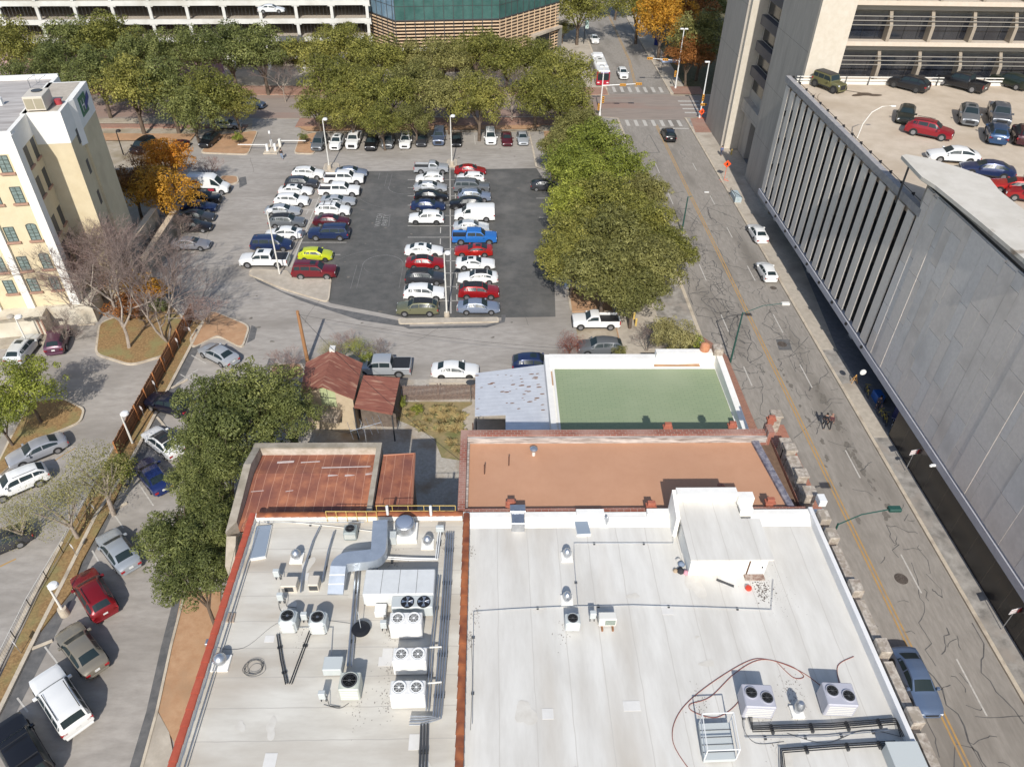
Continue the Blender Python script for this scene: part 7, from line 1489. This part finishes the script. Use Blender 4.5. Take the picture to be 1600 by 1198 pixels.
PT_ = pm('pinkish_twigs', (.24,.16,.14), (.34,.24,.21), 2, .9); M['ptwig'] = PT_
GB = 'bare trees on the leafy island'
bare(0, 202, 545, 1.1, 'pale trunked bare tree standing forward on the leafy island', .3, group=GB); bare(0, 194, 512, 1.15, 'pale trunked bare tree behind the forward one on the leafy island', 2.1, group=GB); bare(1, 262, 535, 1.15, 'multi trunked bare tree by the board fence', .8, group=GB); bare(1, 150, 470, .95, 'bare tree closest to the cream building corner', 4, group=GB); bare(0, 225, 470, .95, 'bare tree farthest back on the leafy island', 5, group=GB); bare(1, 130, 500, .75, 'low branched bare tree spreading in front of the terrace corner', 2, 'ptwig', group=GB); bare(1, 185, 478, 1.0, 'multi stemmed bare tree in the middle of the undergrowth', 3.3, 'ptwig', group=GB); bare(1, 105, 540, .4, 'bare sapling above the maroon hatch backed car', 1.1, group=GB)
bare(2, 325, 508, 1.0, 'bare pinkish shrub tree on the red mulch island', 0, 'ptwig'); bare(2, 330, 283, 1.0, 'bare redbud tree behind the white high roofed van', 1, 'ptwig', 'bark'); bare(2, 445, 592, .85, 'bare pinkish shrub next to the wooden utility pole', 2, 'ptwig'); bare(2, 1010, 550, .75, 'grey bare shrub beside the feathery shrub tree', 3, 'twig'); bare(2, 590, 560, .6, 'grey bare shrub above the silver pickup', 1, 'twig'); bare(2, 538, 556, .7, 'bare pale shrub behind the gabled roof ridge', 2, 'ptwig')
bare(0, 800, 188, .85, 'slim bare tree standing between oaks near the street corner', 1, 'twig'); bare(0, 447, 160, .7, 'slim bare tree on the plaza side island beyond the cross street', 2, 'twig')
for k, (px, py) in enumerate(((232,400), (250,385), (262,370), (285,372), (215,392))): bare(2, px, py, .85, ('bare whip shrub nearest the cream tower between the low walls', 'bare whip shrub left of the right low wall', 'bare whip shrub at the middle of the right low wall', 'bare whip shrub beside the lone grey sedan', 'bare whip shrub at the foot of the left low wall')[k], k, 'twig', group='bare shrubs by the low walls')
bare(2, 205, 70, .9, 'grey bare shrub in front of the painted wall', 0, 'twig') if False else None
# ================= street furniture =================
def pole(px, py): c = at(px, py, 0); return c
def lamp(px, py, tx, ty, h, lab, base=.8, heads=1, m='cream', hm='wpaint'):
    c = at(px, py, base); t = thing('lamp_post', lab, 'lamp post', (c.x, c.y, 0))
    if base > .3: put('pedestal', MB().frus((0,0,0), .33, .3, base, 18), M['kerb'], t, local=True)
    put('pole', MB().tube([(0,0,base), (0,0,h)], .1, 10, .065), M[m], t, local=True)
    a = put('arm', MB().tube([(0,0,h-.1), (.35,0,h)], .04), M[m], t, local=True)
    put('lamp_head', MB().lathe((.38, 0, h-.12), [(.3,0),(.36,.1),(.3,.26),(.08,.33)], 18), M[hm], t, smooth=True, local=True)
    put('lens', MB().frus((.38,0,h-.15), .26, .28, .03, 18), pm('lamp_lens', (.3,.3,.28), rough=.3), t, local=True)
    return t
lamp(514, 258, 503, 185, 7.8, 'pale lamp post on a pedestal at the head of the left double row')
lamp(706, 252, 705, 180, 7.8, 'pale lamp post on a pedestal at the head of the right double row')
lamp(698, 488, 691, 390, 8.0, 'pale lamp post at the near concrete island of the right double row', base=.5)
lamp(437, 428, 413, 330, 8.6, 'thin pale lamp post rising from the triangular island', base=.3)
lamp(207, 692, 182, 640, 3.7, 'pale lamp post with round head at the end of the board fence', base=.2)
lamp(96, 950, 48, 885, 3.4, 'pale lamp post with concrete foot between the lots', base=.75)
lamp(47, 545, 20, 510, 4.2, 'two headed round lamp post above the pale suv', base=.2)
t = [o for o in bpy.data.objects if o.get('label') == 'two headed round lamp post above the pale suv'][0]
put('second_head', MB().lathe((-.42, 0, 4.1), [(.3,0),(.36,.1),(.3,.26),(.08,.33)], 18), pm('grey_globe', (.4,.36,.3), rough=.6), t, smooth=True, local=True)
lamp(193, 242, 183, 214, 4.0, 'black lamp post beside the cream tower', base=.2, m='black', hm='black')
t = thing('street_lamp_post', 'green street pole at the kerb beside the white parapet', 'street pole', (*xy(1141,566), 0)); c = t.location
put('pole', MB().tube([(0,0,0), (0,0,6.2)], .11, 10, .07), pm('dark_green_paint', (.02,.08,.065), rough=.5), t, local=True); put('arm', MB().tube([(0,0,6.1), (1.8,-.1,7.1), (3.6,-.3,7.5)], .04), bpy.data.materials['dark_green_paint'], t, local=True); put('lamp_head', MB().bbox(3.5,4.3,-.5,-.1,7.38,7.6,.05), M['cream'], t, local=True)
t = thing('street_lamp_post', 'green street pole with long arm beside the crenellated coping', 'street pole', (*xy(1290,860), 0)); 
cb_ = at(1306, 836, 0); t.location = (24.6, 34.2, 0); XF[t] = Matrix.Translation(-t.location); 
put('pole', MB().tube([(0,0,0), (0,0,6.6)], .11, 10, .07), bpy.data.materials['dark_green_paint'], t, local=True); put('arm', MB().tube([(0,0,6.5), (1.6,.3,7.2), (3.6,.5,7.5)], .05), bpy.data.materials['dark_green_paint'], t, local=True); put('lamp_head', MB().bbox(3.5,4.4,.3,.75,7.4,7.65,.05), bpy.data.materials['dark_green_paint'], t, local=True)
t = thing('street_lamp_post', 'green street pole half hidden by the street side trees', 'street pole', (*xy(1065,364), 0)); put('pole', MB().tube([(0,0,0), (0,0,5.2)], .11, 10, .07), bpy.data.materials['dark_green_paint'], t, local=True); put('arm', MB().tube([(0,0,5.1),(.5,0,5.3)], .05), bpy.data.materials['dark_green_paint'], t, local=True)
SY = pm('signal_yellow', (.7,.33,.04), rough=.5)
def sighead(par, x, y, z, rz=0.0, n=3, horiz=False):
    mb = MB()
    if horiz: mb.bbox(x-.55, x+.55, y-.14, y+.14, z-.18, z+.18, .03)
    else: mb.bbox(x-.17, x+.17, y-.14, y+.14, z-.55, z+.55, .03)
    h = put('signal_head', mb, SY, par, local=True); L_ = MB()
    for k in (-1, 0, 1): cx = x+(k*.34 if horiz else 0); cz = z+(0 if horiz else k*.34); L_.add([(cx+.12*math.cos(a), y-.145, cz+.12*math.sin(a)) for a in [2*PI*i/12 for i in range(12)]], [tuple(range(12))])
    put('lens', L_, M['black'], h, local=True)
def signal(px, py, h, lab, mast=None, heads=()):
    c = at(px, py, 0); t = thing('traffic_signal', lab, 'traffic signal', (c.x, c.y, 0)); put('pole', MB().frus((0,0,0), .2, .2, .5, 14).tube([(0,0,0), (0,0,h)], .13, 10, .08), M['wpaint'], t, local=True)
    put('luminaire', MB().bbox(-.75, -.1, -.2, .2, h-.05, h+.15, .04).bbox(.1 if mast else -.2, .75 if mast else .1, -.2, .2, h-.05, h+.15, .04), M['wpaint'], t, local=True)
    if mast: put('mast_arm', MB().tube([(0,0,5.3), (mast,0,5.7)], .1, 8, .05), M['wpaint'], t, local=True)
    for (x, z, hz) in heads: sighead(t, x, -.1, z, horiz=hz)
    return t
signal(937, 181, 8.5, 'white signal pole with long mast arm on the left side of the crossing', 6.6, ((3.6,5.5,True), (6.4,5.7,True), (.35,2.9,False), (-.35,1.6,False)))
signal(1055, 139, 11, 'white signal pole with mast arm beyond the crossing on the right', -5.9, ((-2.8,5.5,True), (-5.8,5.7,True), (.9,5.0,True), (-.45,2.9,False)))
signal(1093, 184, 9.6, 'white signal pole at the near right corner without a long arm', None, ((.0,3.6,False), (.3,2.4,True)))
c = at(1090, 190, 0)
# orange road work signs
OR = pm('orange_fabric', (.85,.1,.02), rough=.6)
for px, py, h, lab in ((1095,186,1.3,'orange roadwork sign at the near right corner'), (1131,283,2.7,'orange roadwork sign on a stand on the garage sidewalk')):
    c = at(px, py, 0); t = thing('roadwork_sign', lab, 'sign', (c.x, c.y, 0)); s_ = .6; put('panel', MB().add([(0,-.02,h+s_), (s_,-.02,h), (0,-.02,h-s_), (-s_,-.02,h)], [(3,2,1,0)]).add([(0,.02,h+s_), (s_,.02,h), (0,.02,h-s_), (-s_,.02,h)], [(0,1,2,3)]), OR, t, local=True); put('legs', MB().tube([(0,0,.1),(0,0,h)], .03).tube([(-.6,-.4,.02),(.6,.4,.2)], .03).tube([(-.6,.4,.02),(.6,-.4,.2)], .03), OR, t, local=True)
    put('symbol', MB().bbox(-.12,.12,-.035,-.022,h-.22,h+.2,.01), M['black'], t, local=True)
# parking signs
SG = pm('sign_white', (.75,.72,.72), rough=.4); SR = pm('sign_red', (.6,.05,.06), rough=.5)
for px, py, lab in ((1414,735,'white and red parking sign beside the security camera'), (1568,983,'white and red parking sign at the right edge')):
    c = at(px, py, .14); c.x = 36.75; t = thing('parking_sign', lab, 'sign', (36.75, c.y, .14), R(14)); put('post', MB().tube([(0,0,0),(0,0,2.2)], .03), M['metal'], t, local=True); pn_ = put('panel', MB().bbox(-.42,.42,-.02,.02,2.0,2.55,.01), SG, t, local=True)
    put('red_edge', MB().box(.26,.42,-.026,-.021,2.02,2.53), SR, pn_, local=True); text('NO PARKING', .115, SR, 'sign_text', parent=pn_, loc=(-.08,-.027,2.4), rot=(PI/2,0,0)); text('TOW AWAY ZONE', .08, SR, 'sign_text', parent=pn_, loc=(-.08,-.027,2.15), rot=(PI/2,0,0))
c = at(1452,727,3.7); t = thing('security_camera', 'white security camera on the grey beam above the granite wall', 'camera', (GX-.1, c.y, 3.6)); put('housing', MB().bbox(-.45,-.05,-.1,.1,.05,.22,.04), M['wpaint'], t, local=True); put('globe', MB().lathe((-.42,0,-.05), [(.02,0),(.12,.05),(.13,.14),(.05,.2)], 14), M['wpaint'], t, smooth=True, local=True)
c = at(1347,579,3); single('disc_light', MB().frus((c.x, c.y-.3, 3.0), .3, .3, .1, 20, axis='y'), M['wpaint'], 'white disc shaped light under the garage beam', 'light', (c.x, c.y, 3))
# deck lamps
for (bx, by, pts, lab) in ((1340,213,None,'curved white lamp leaning over the deck behind the red crossover'), (1281,107,None,'curved lamp behind the olive off roader'), (1450,108,None,'curved lamp behind the black pickup on the deck')):
    c = at(bx, by, DZ+.3); s_ = 1.0 if by > 200 else .8; t = thing('curved_lamp', lab, 'lamp post', (c.x, c.y, DZ)); P_ = [(0,0,0), (.15*s_,0,1.6*s_), (.7*s_,0,2.8*s_), (1.6*s_,0,3.4*s_), (2.6*s_,0,3.5*s_)]
    put('stem', MB().tube([Vector(p) for p in P_], .06, 8, .04), M['cream'], t, local=True); put('lamp_head', MB().bbox(2.5*s_,3.0*s_,-.1,.1,3.42*s_,3.52*s_,.03), M['wpaint'], t, local=True)
# bench-like bike rack / newspaper shelter on sidewalk
c = at(1150,307,.5); t = thing('sidewalk_planter', 'pale blue grey planter box with dark shrubs on the garage sidewalk', 'planter', (c.x, c.y, .14)); put('box', MB().bbox(-.5,.5,-1.3,1.3,0,.75,.04), pm('blue_grey_panel', (.33,.42,.45), (.5,.56,.58), 4, .5), t, local=True); put('frame', MB().tube([(-.55,-1.35,0),(-.55,-1.35,1.1),(-.55,1.35,1.1),(-.55,1.35,0)], .03).tube([(.55,-1.35,.8),(-.55,1.35,.8)], .025), M['black'], t, local=True)
# gate arms
t = thing('ticket_gate', 'white parking gate with two barrier arms at the lot entrance', 'barrier', (*xy(424,238), 0))
put('island', MB().bbox(-1.1,1.1,-.9,3.2,0,.15,.04), M['kerb'], t, local=True)
for x, y in ((-.6,.2), (.6,.4), (-.3,2.0)): put('post', MB().bbox(x-.18,x+.18,y-.18,y+.18,.15,1.25,.03), M['wpaint'], t, local=True)
put('cabinet', MB().bbox(.8,1.2,1.9,2.5,.15,1.35,.04), M['cream'], t, local=True); put('pole', MB().tube([(-.1,1.2,.1),(-.1,1.2,2.8)], .07), M['metal'], t, local=True); put('pole_top', MB().bbox(-.25,.05,1.05,1.35,2.6,3.0,.03), M['wpaint'], t, local=True)
put('barrier_arm', MB().box(-5.2,-.8,.35,.43,1.0,1.12), M['wpaint'], t, local=True); put('barrier_arm', MB().box(1.1,5.2,2.2,2.28,1.0,1.12), M['wpaint'], t, local=True)
# low metal railing in divider strip
t = thing('metal_railing', 'low dark metal railing with pale rail along the planted divider strip', 'railing', (*xy(90,880), 0))
A_ = [Vector((*xy(*p), .15)) for p in ((190,700), (150,775), (100,865), (50,950), (0,1052), (-20,1090))]; Z1 = Vector((0,0,1.0)); mb = MB()
mb.tube([p+Z1 for p in A_], .03, 5).tube([p+Z1*.15 for p in A_], .02, 5); put('pale_rail', mb, M['cream'], t)
for a, b in zip(A_[:-1], A_[1:]):
    for k in range(2): p = a.lerp(b, k/2); put('post', MB().tube([p, p+Z1], .035, 5), M['black'], t)
bal = MB()
for a, b in zip(A_[:-1], A_[1:]):
    for k in range(24): p = a.lerp(b, k/24); bal.tube([p+Z1*.15, p+Z1], .006, 3, cap=False)
put('balusters', bal, M['black'], t)
# small signs in strip
for px, py, lab in ((300,528,'small white space sign on the board fence, farthest'), (280,545,'small white space sign on the board fence, second'), (260,575,'small white space sign on the board fence, third'), (245,612,'small white space sign beside the almost black suv'), (226,652,'small white space sign beside the white sedan'), (152,806,'small white space sign near the grey sedan'), (120,868,'small white space sign beside the leaf litter near the grey sedan'), (33,1020,'small white space sign beside the large white suv')):
    c = at(px, py, .15); t = thing('space_sign', lab, 'sign', (c.x, c.y, .15), R(-35), 'small signs at the parking spaces'); put('post', MB().tube([(0,0,0),(0,0,1.15)], .025), M['metal'], t, local=True); put('plate', MB().box(-.16,.16,-.02,.0,.95,1.35), SG, t, local=True)
# bollards
for px, py, lab in ((990,500,'yellow bollard beside the white work pickup, farther'), (993,510,'yellow bollard beside the white work pickup, nearer'), (1142,243,'yellow bollard in the office tower recess')):
    c = at(px, py, 0); single('bollard', MB().frus((c.x, c.y, 0), .12, .12, 1.0, 12).lathe((c.x, c.y, 1.0), [(.12,0),(.06,.08)], 12), M['ypaint'], lab, 'bollard', (c.x, c.y, 0))
c = at(1027,63,1.2); single('mail_box', MB().bbox(c.x-.6,c.x+.6,c.y-.5,c.y+.5,.2,2.0,.15), pm('deep_blue', (.01,.03,.2), rough=.4), 'deep blue box under the golden tree', 'box', (c.x, c.y, .14))
c = at(1050,97,2.5); t = thing('bus_shelter', 'pale blue roofed shelter behind the far signal pole', 'shelter', (c.x, c.y, .14)); put('roof', MB().prism([(-2.2,-1),(2.2,-1),(2.8,.2),(2.2,1),(-2.2,1)], 2.5, 2.65), pm('pale_blue_roof', (.4,.5,.7), rough=.5), t, local=True)
for x in (-2, 2): put('post', MB().tube([(x,0,0),(x,0,2.5)], .06), M['dgrey'], t, local=True)
c = at(922,75,0); t = thing('banner_pole', 'black street pole with a pale banner near the white car behind the bus', 'street pole', (*xy(912,70), .14)); put('pole', MB().tube([(0,0,0),(0,0,5.5)], .08), M['black'], t, local=True); put('banner', MB().box(.1,.85,-.015,.015,3.2,5.2), pm('pale_banner', (.7,.75,.7), (.3,.6,.6), .5, .7), t, local=True)
c = at(1100,298,0); single('road_debris', MB().bbox(-.35,.35,-.12,.12,.02,.12,.02), M['wpaint'], 'white scrap lying in the right lane of the street', 'litter', (0,0,0)).location = at(1104,301,0)
# yellow a-frame
c = at(1324,598,.1); single('barricade', MB().tube([(-.3,-.2,0),(0,0,1.0),(-.3,.2,0)], .03).tube([(.3,-.2,0),(.0,0,1.0),(.3,.2,0)], .03).tube([(-.2,-.12,.4),(.2,-.12,.4)], .02), pm('orange_timber', (.6,.33,.1), rough=.6), 'small orange folding frame at the sidewalk edge', 'barricade', (0,0,0)).location = (36.9, at(1324,598,.1).y, .14)
# bikes / equipment under the garage
for k, (px, py, cc, lab) in enumerate(((1347,612,(.45,.36,.03),'yellow parked scooters stack against the column'), (1372,650,(.5,.42,.04),'yellow framed cargo tricycle at the garage edge'), (1384,655,(.3,.25,.04),'yellow black bicycle behind the tricycle'), (1393,665,(.5,.5,.5),'grey bicycle nearest the granite wall'))):
    c = at(px, py, .5); t = thing('bicycle', lab, 'bicycle', (max(c.x, 37.4), c.y, .15), R((80,100,75,60)[k])); m_ = pm('bike_paint', cc, rough=.4)
    fr_ = MB().tube([(-.5,0,.34),(-.15,0,.85),(.4,0,.8),(0,0,.34),(-.15,0,.85)], .025, 5).tube([(.4,0,.8),(.52,0,.34)], .025, 5).tube([(.36,-.28,1.0),(.4,0,.95),(.36,.28,1.0)], .02, 5); put('frame', fr_, m_, t, local=True)
    for x in (-.5, .52):
        w0 = MB(); w0.tube([(x+.33*math.cos(a), 0, .34+.33*math.sin(a)) for a in [2*PI*i/20 for i in range(21)]], .025, 5, cap=False)
        for i in range(6): a = PI*i/6; w0.tube([(x+.32*math.cos(a),0,.34+.32*math.sin(a)),(x-.32*math.cos(a),0,.34-.32*math.sin(a))], .005, 3)
        put('wheel', w0, M['black'], t, local=True)
    put('saddle', MB().bbox(-.3,-.02,-.07,.07,.86,.92,.02), M['black'], t, local=True)
# white card / blue bag near the tricycle
c = at(1358,625,.9); single('blue_crate', MB().bbox(-.4,.4,-.6,.6,0,.8,.04), pm('blue_plastic', (.03,.12,.4), rough=.4), 'blue box in the shade under the garage', 'crate', (0,0,0)).location = (max(c.x,38.2), c.y+1, .15)
# ================= people =================
def person(px, py, lab, top, legs, skin=(.45,.27,.19), hair=(.02,.015,.012), rz=0.0, stride=.3, z=.02, h=1.72, arms=(.1,-.1), bag=None, hat=None):
    c = at(px, py, z); t = thing('person', lab, 'person', (c.x, c.y, z), rz); s = h/1.75
    def skinmesh(name, vs, es, rad, m, par=t, lv=1):
        me = bpy.data.meshes.new(name); me.from_pydata([tuple(s*a for a in v) for v in vs], es, []); me.materials.append(m); o = bpy.data.objects.new(name, me); COL.objects.link(o); o.parent = par
        md = o.modifiers.new('skin', 'SKIN'); md.use_smooth_shade = True
        for i, r_ in enumerate(rad): d_ = me.skin_vertices[0].data[i]; d_.radius = (r_*s, r_*s) if not isinstance(r_, tuple) else (r_[0]*s, r_[1]*s); d_.use_root = i == 0
        sb = o.modifiers.new('sub', 'SUBSURF'); sb.levels = lv; sb.render_levels = lv
        dg = bpy.context.evaluated_depsgraph_get(); dg.update(); m2 = bpy.data.meshes.new_from_object(o.evaluated_get(dg)); o.modifiers.clear(); o.data = m2
        if not m2.materials: m2.materials.append(m)
        return o
    a0, a1 = stride, -stride; f, g_ = arms
    V = [(0,0,.95),(0,0,1.15),(0,0,1.38),(0,0,1.5),(.02,0,1.6),(.02,0,1.7)]; E_ = [(0,1),(1,2),(2,3),(3,4),(4,5)]; Rr = [(.15,.11),(.13,.1),(.15,.1),.055,.095,.075]
    def chain(st, pts, rs):
        k = st
        for p, r_ in zip(pts, rs): V.append(p); Rr.append(r_); E_.append((k, len(V)-1)); k = len(V)-1
        return k
    hands = []
    for sg, a in ((1, a0), (-1, a1)): chain(0, [(0,sg*.1,.9),(a*.45,sg*.1,.5),(a*.9-(.12 if a < 0 else 0),sg*.1,.1),(a*.9+.12-(.12 if a < 0 else 0),sg*.1,.04)], [.085,.058,.042,.035])
    for sg, a in ((1, f), (-1, g_)):
        k = chain(2, [(0,sg*.17,1.4),(a*.5,sg*.23,1.14),(a*1.3,sg*.25,.93),(a*1.5,sg*.25,.86)], [.055,.042,.03,.03])
        for j in range(5): q = (a*1.5+.03*(j-2)*.8, sg*(.25), .86); chain(k, [(q[0]+(.03 if j == 4 else 0), q[1], .82), (q[0]+(.035 if j == 4 else .01), q[1]-sg*.015, .80 if j == 4 else .775-.006*abs(j-1))], [.011,.008])
    sk = pm('skin', skin, rough=.5)
    skinmesh('body', V, E_, Rr, sk)
    # face
    put('nose', MB().box(.105*s, .135*s, -.012*s, .012*s, 1.6*s, 1.64*s), sk, t, local=True); put('eyes', MB().box(.1*s,.112*s,-.045*s,-.02*s,1.645*s,1.66*s).box(.1*s,.112*s,.02*s,.045*s,1.645*s,1.66*s), BLK, t, local=True)
    put('hair', MB().lathe((-.005*s,0,1.62*s), [(.095*s,0),(.112*s,.06*s),(.1*s,.13*s),(.04*s,.165*s)], 14), pm('hair', hat or hair, rough=.8), t, smooth=True, local=True)
    skinmesh('jacket', [(0,0,.88),(0,0,1.15),(0,0,1.38),(0,0,1.46),(0,.17,1.4),(f*.5,.23,1.14),(f*1.25,.25,.94),(0,-.17,1.4),(g_*.5,-.23,1.14),(g_*1.25,-.25,.94)], [(0,1),(1,2),(2,3),(2,4),(4,5),(5,6),(2,7),(7,8),(8,9)], [(.175,.13),(.155,.125),(.175,.125),.07,.075,.06,.048,.075,.06,.048], pm('jacket_cloth', top, rough=.8))
    skinmesh('trousers', [(0,0,.92),(0,.1,.88),(a0*.45,.1,.5),(a0*.9-(.12 if a0 < 0 else 0),.1,.12),(0,-.1,.88),(a1*.45,-.1,.5),(a1*.9-(.12 if a1 < 0 else 0),-.1,.12)], [(0,1),(1,2),(2,3),(0,4),(4,5),(5,6)], [(.165,.125),.1,.075,.06,.1,.075,.06], pm('trouser_cloth', legs, rough=.85))
    if bag: put('bag', MB().bbox(-.28*s,-.14*s,-.14*s,.14*s,1.05*s,1.4*s,.04), pm('bag_fabric', bag, rough=.7), t, local=True)
    return t
person(1286, 667, 'person in black clothes crossing the street, on the left of the pair', (.02,.02,.025), (.02,.022,.03), rz=R(60), stride=.35)
person(1294, 668, 'person in dark red top crossing the street, on the right of the pair', (.09,.03,.035), (.02,.02,.025), rz=R(75), stride=.32, hair=(.35,.2,.15), arms=(.15,-.12))
person(441, 249, 'person in black jacket and blue jeans walking near the ticket gate', (.015,.015,.017), (.25,.33,.45), rz=R(-80), stride=.22)
person(405.5, 388, 'person in an orange shirt standing beside the dark navy minivan', (.75,.17,.04), (.3,.28,.26), rz=R(-100), stride=.08, hat=(.6,.15,.05))
person(1369, 640, 'person in dark clothes holding white papers by the cargo tricycle', (.05,.05,.07), (.02,.02,.03), rz=R(-110), stride=.12, z=.15, arms=(.3,.32))
person(857, 78, 'person in a white shirt outside the entrance portal', (.75,.73,.7), (.05,.05,.06), rz=R(-60), stride=.1, z=.12)
person(1126, 244, 'person in blue and white standing at the foot of the office tower', (.1,.15,.3), (.05,.06,.1), rz=R(-120), stride=.1, z=.15, bag=(.5,.5,.55))
# reference check disabled
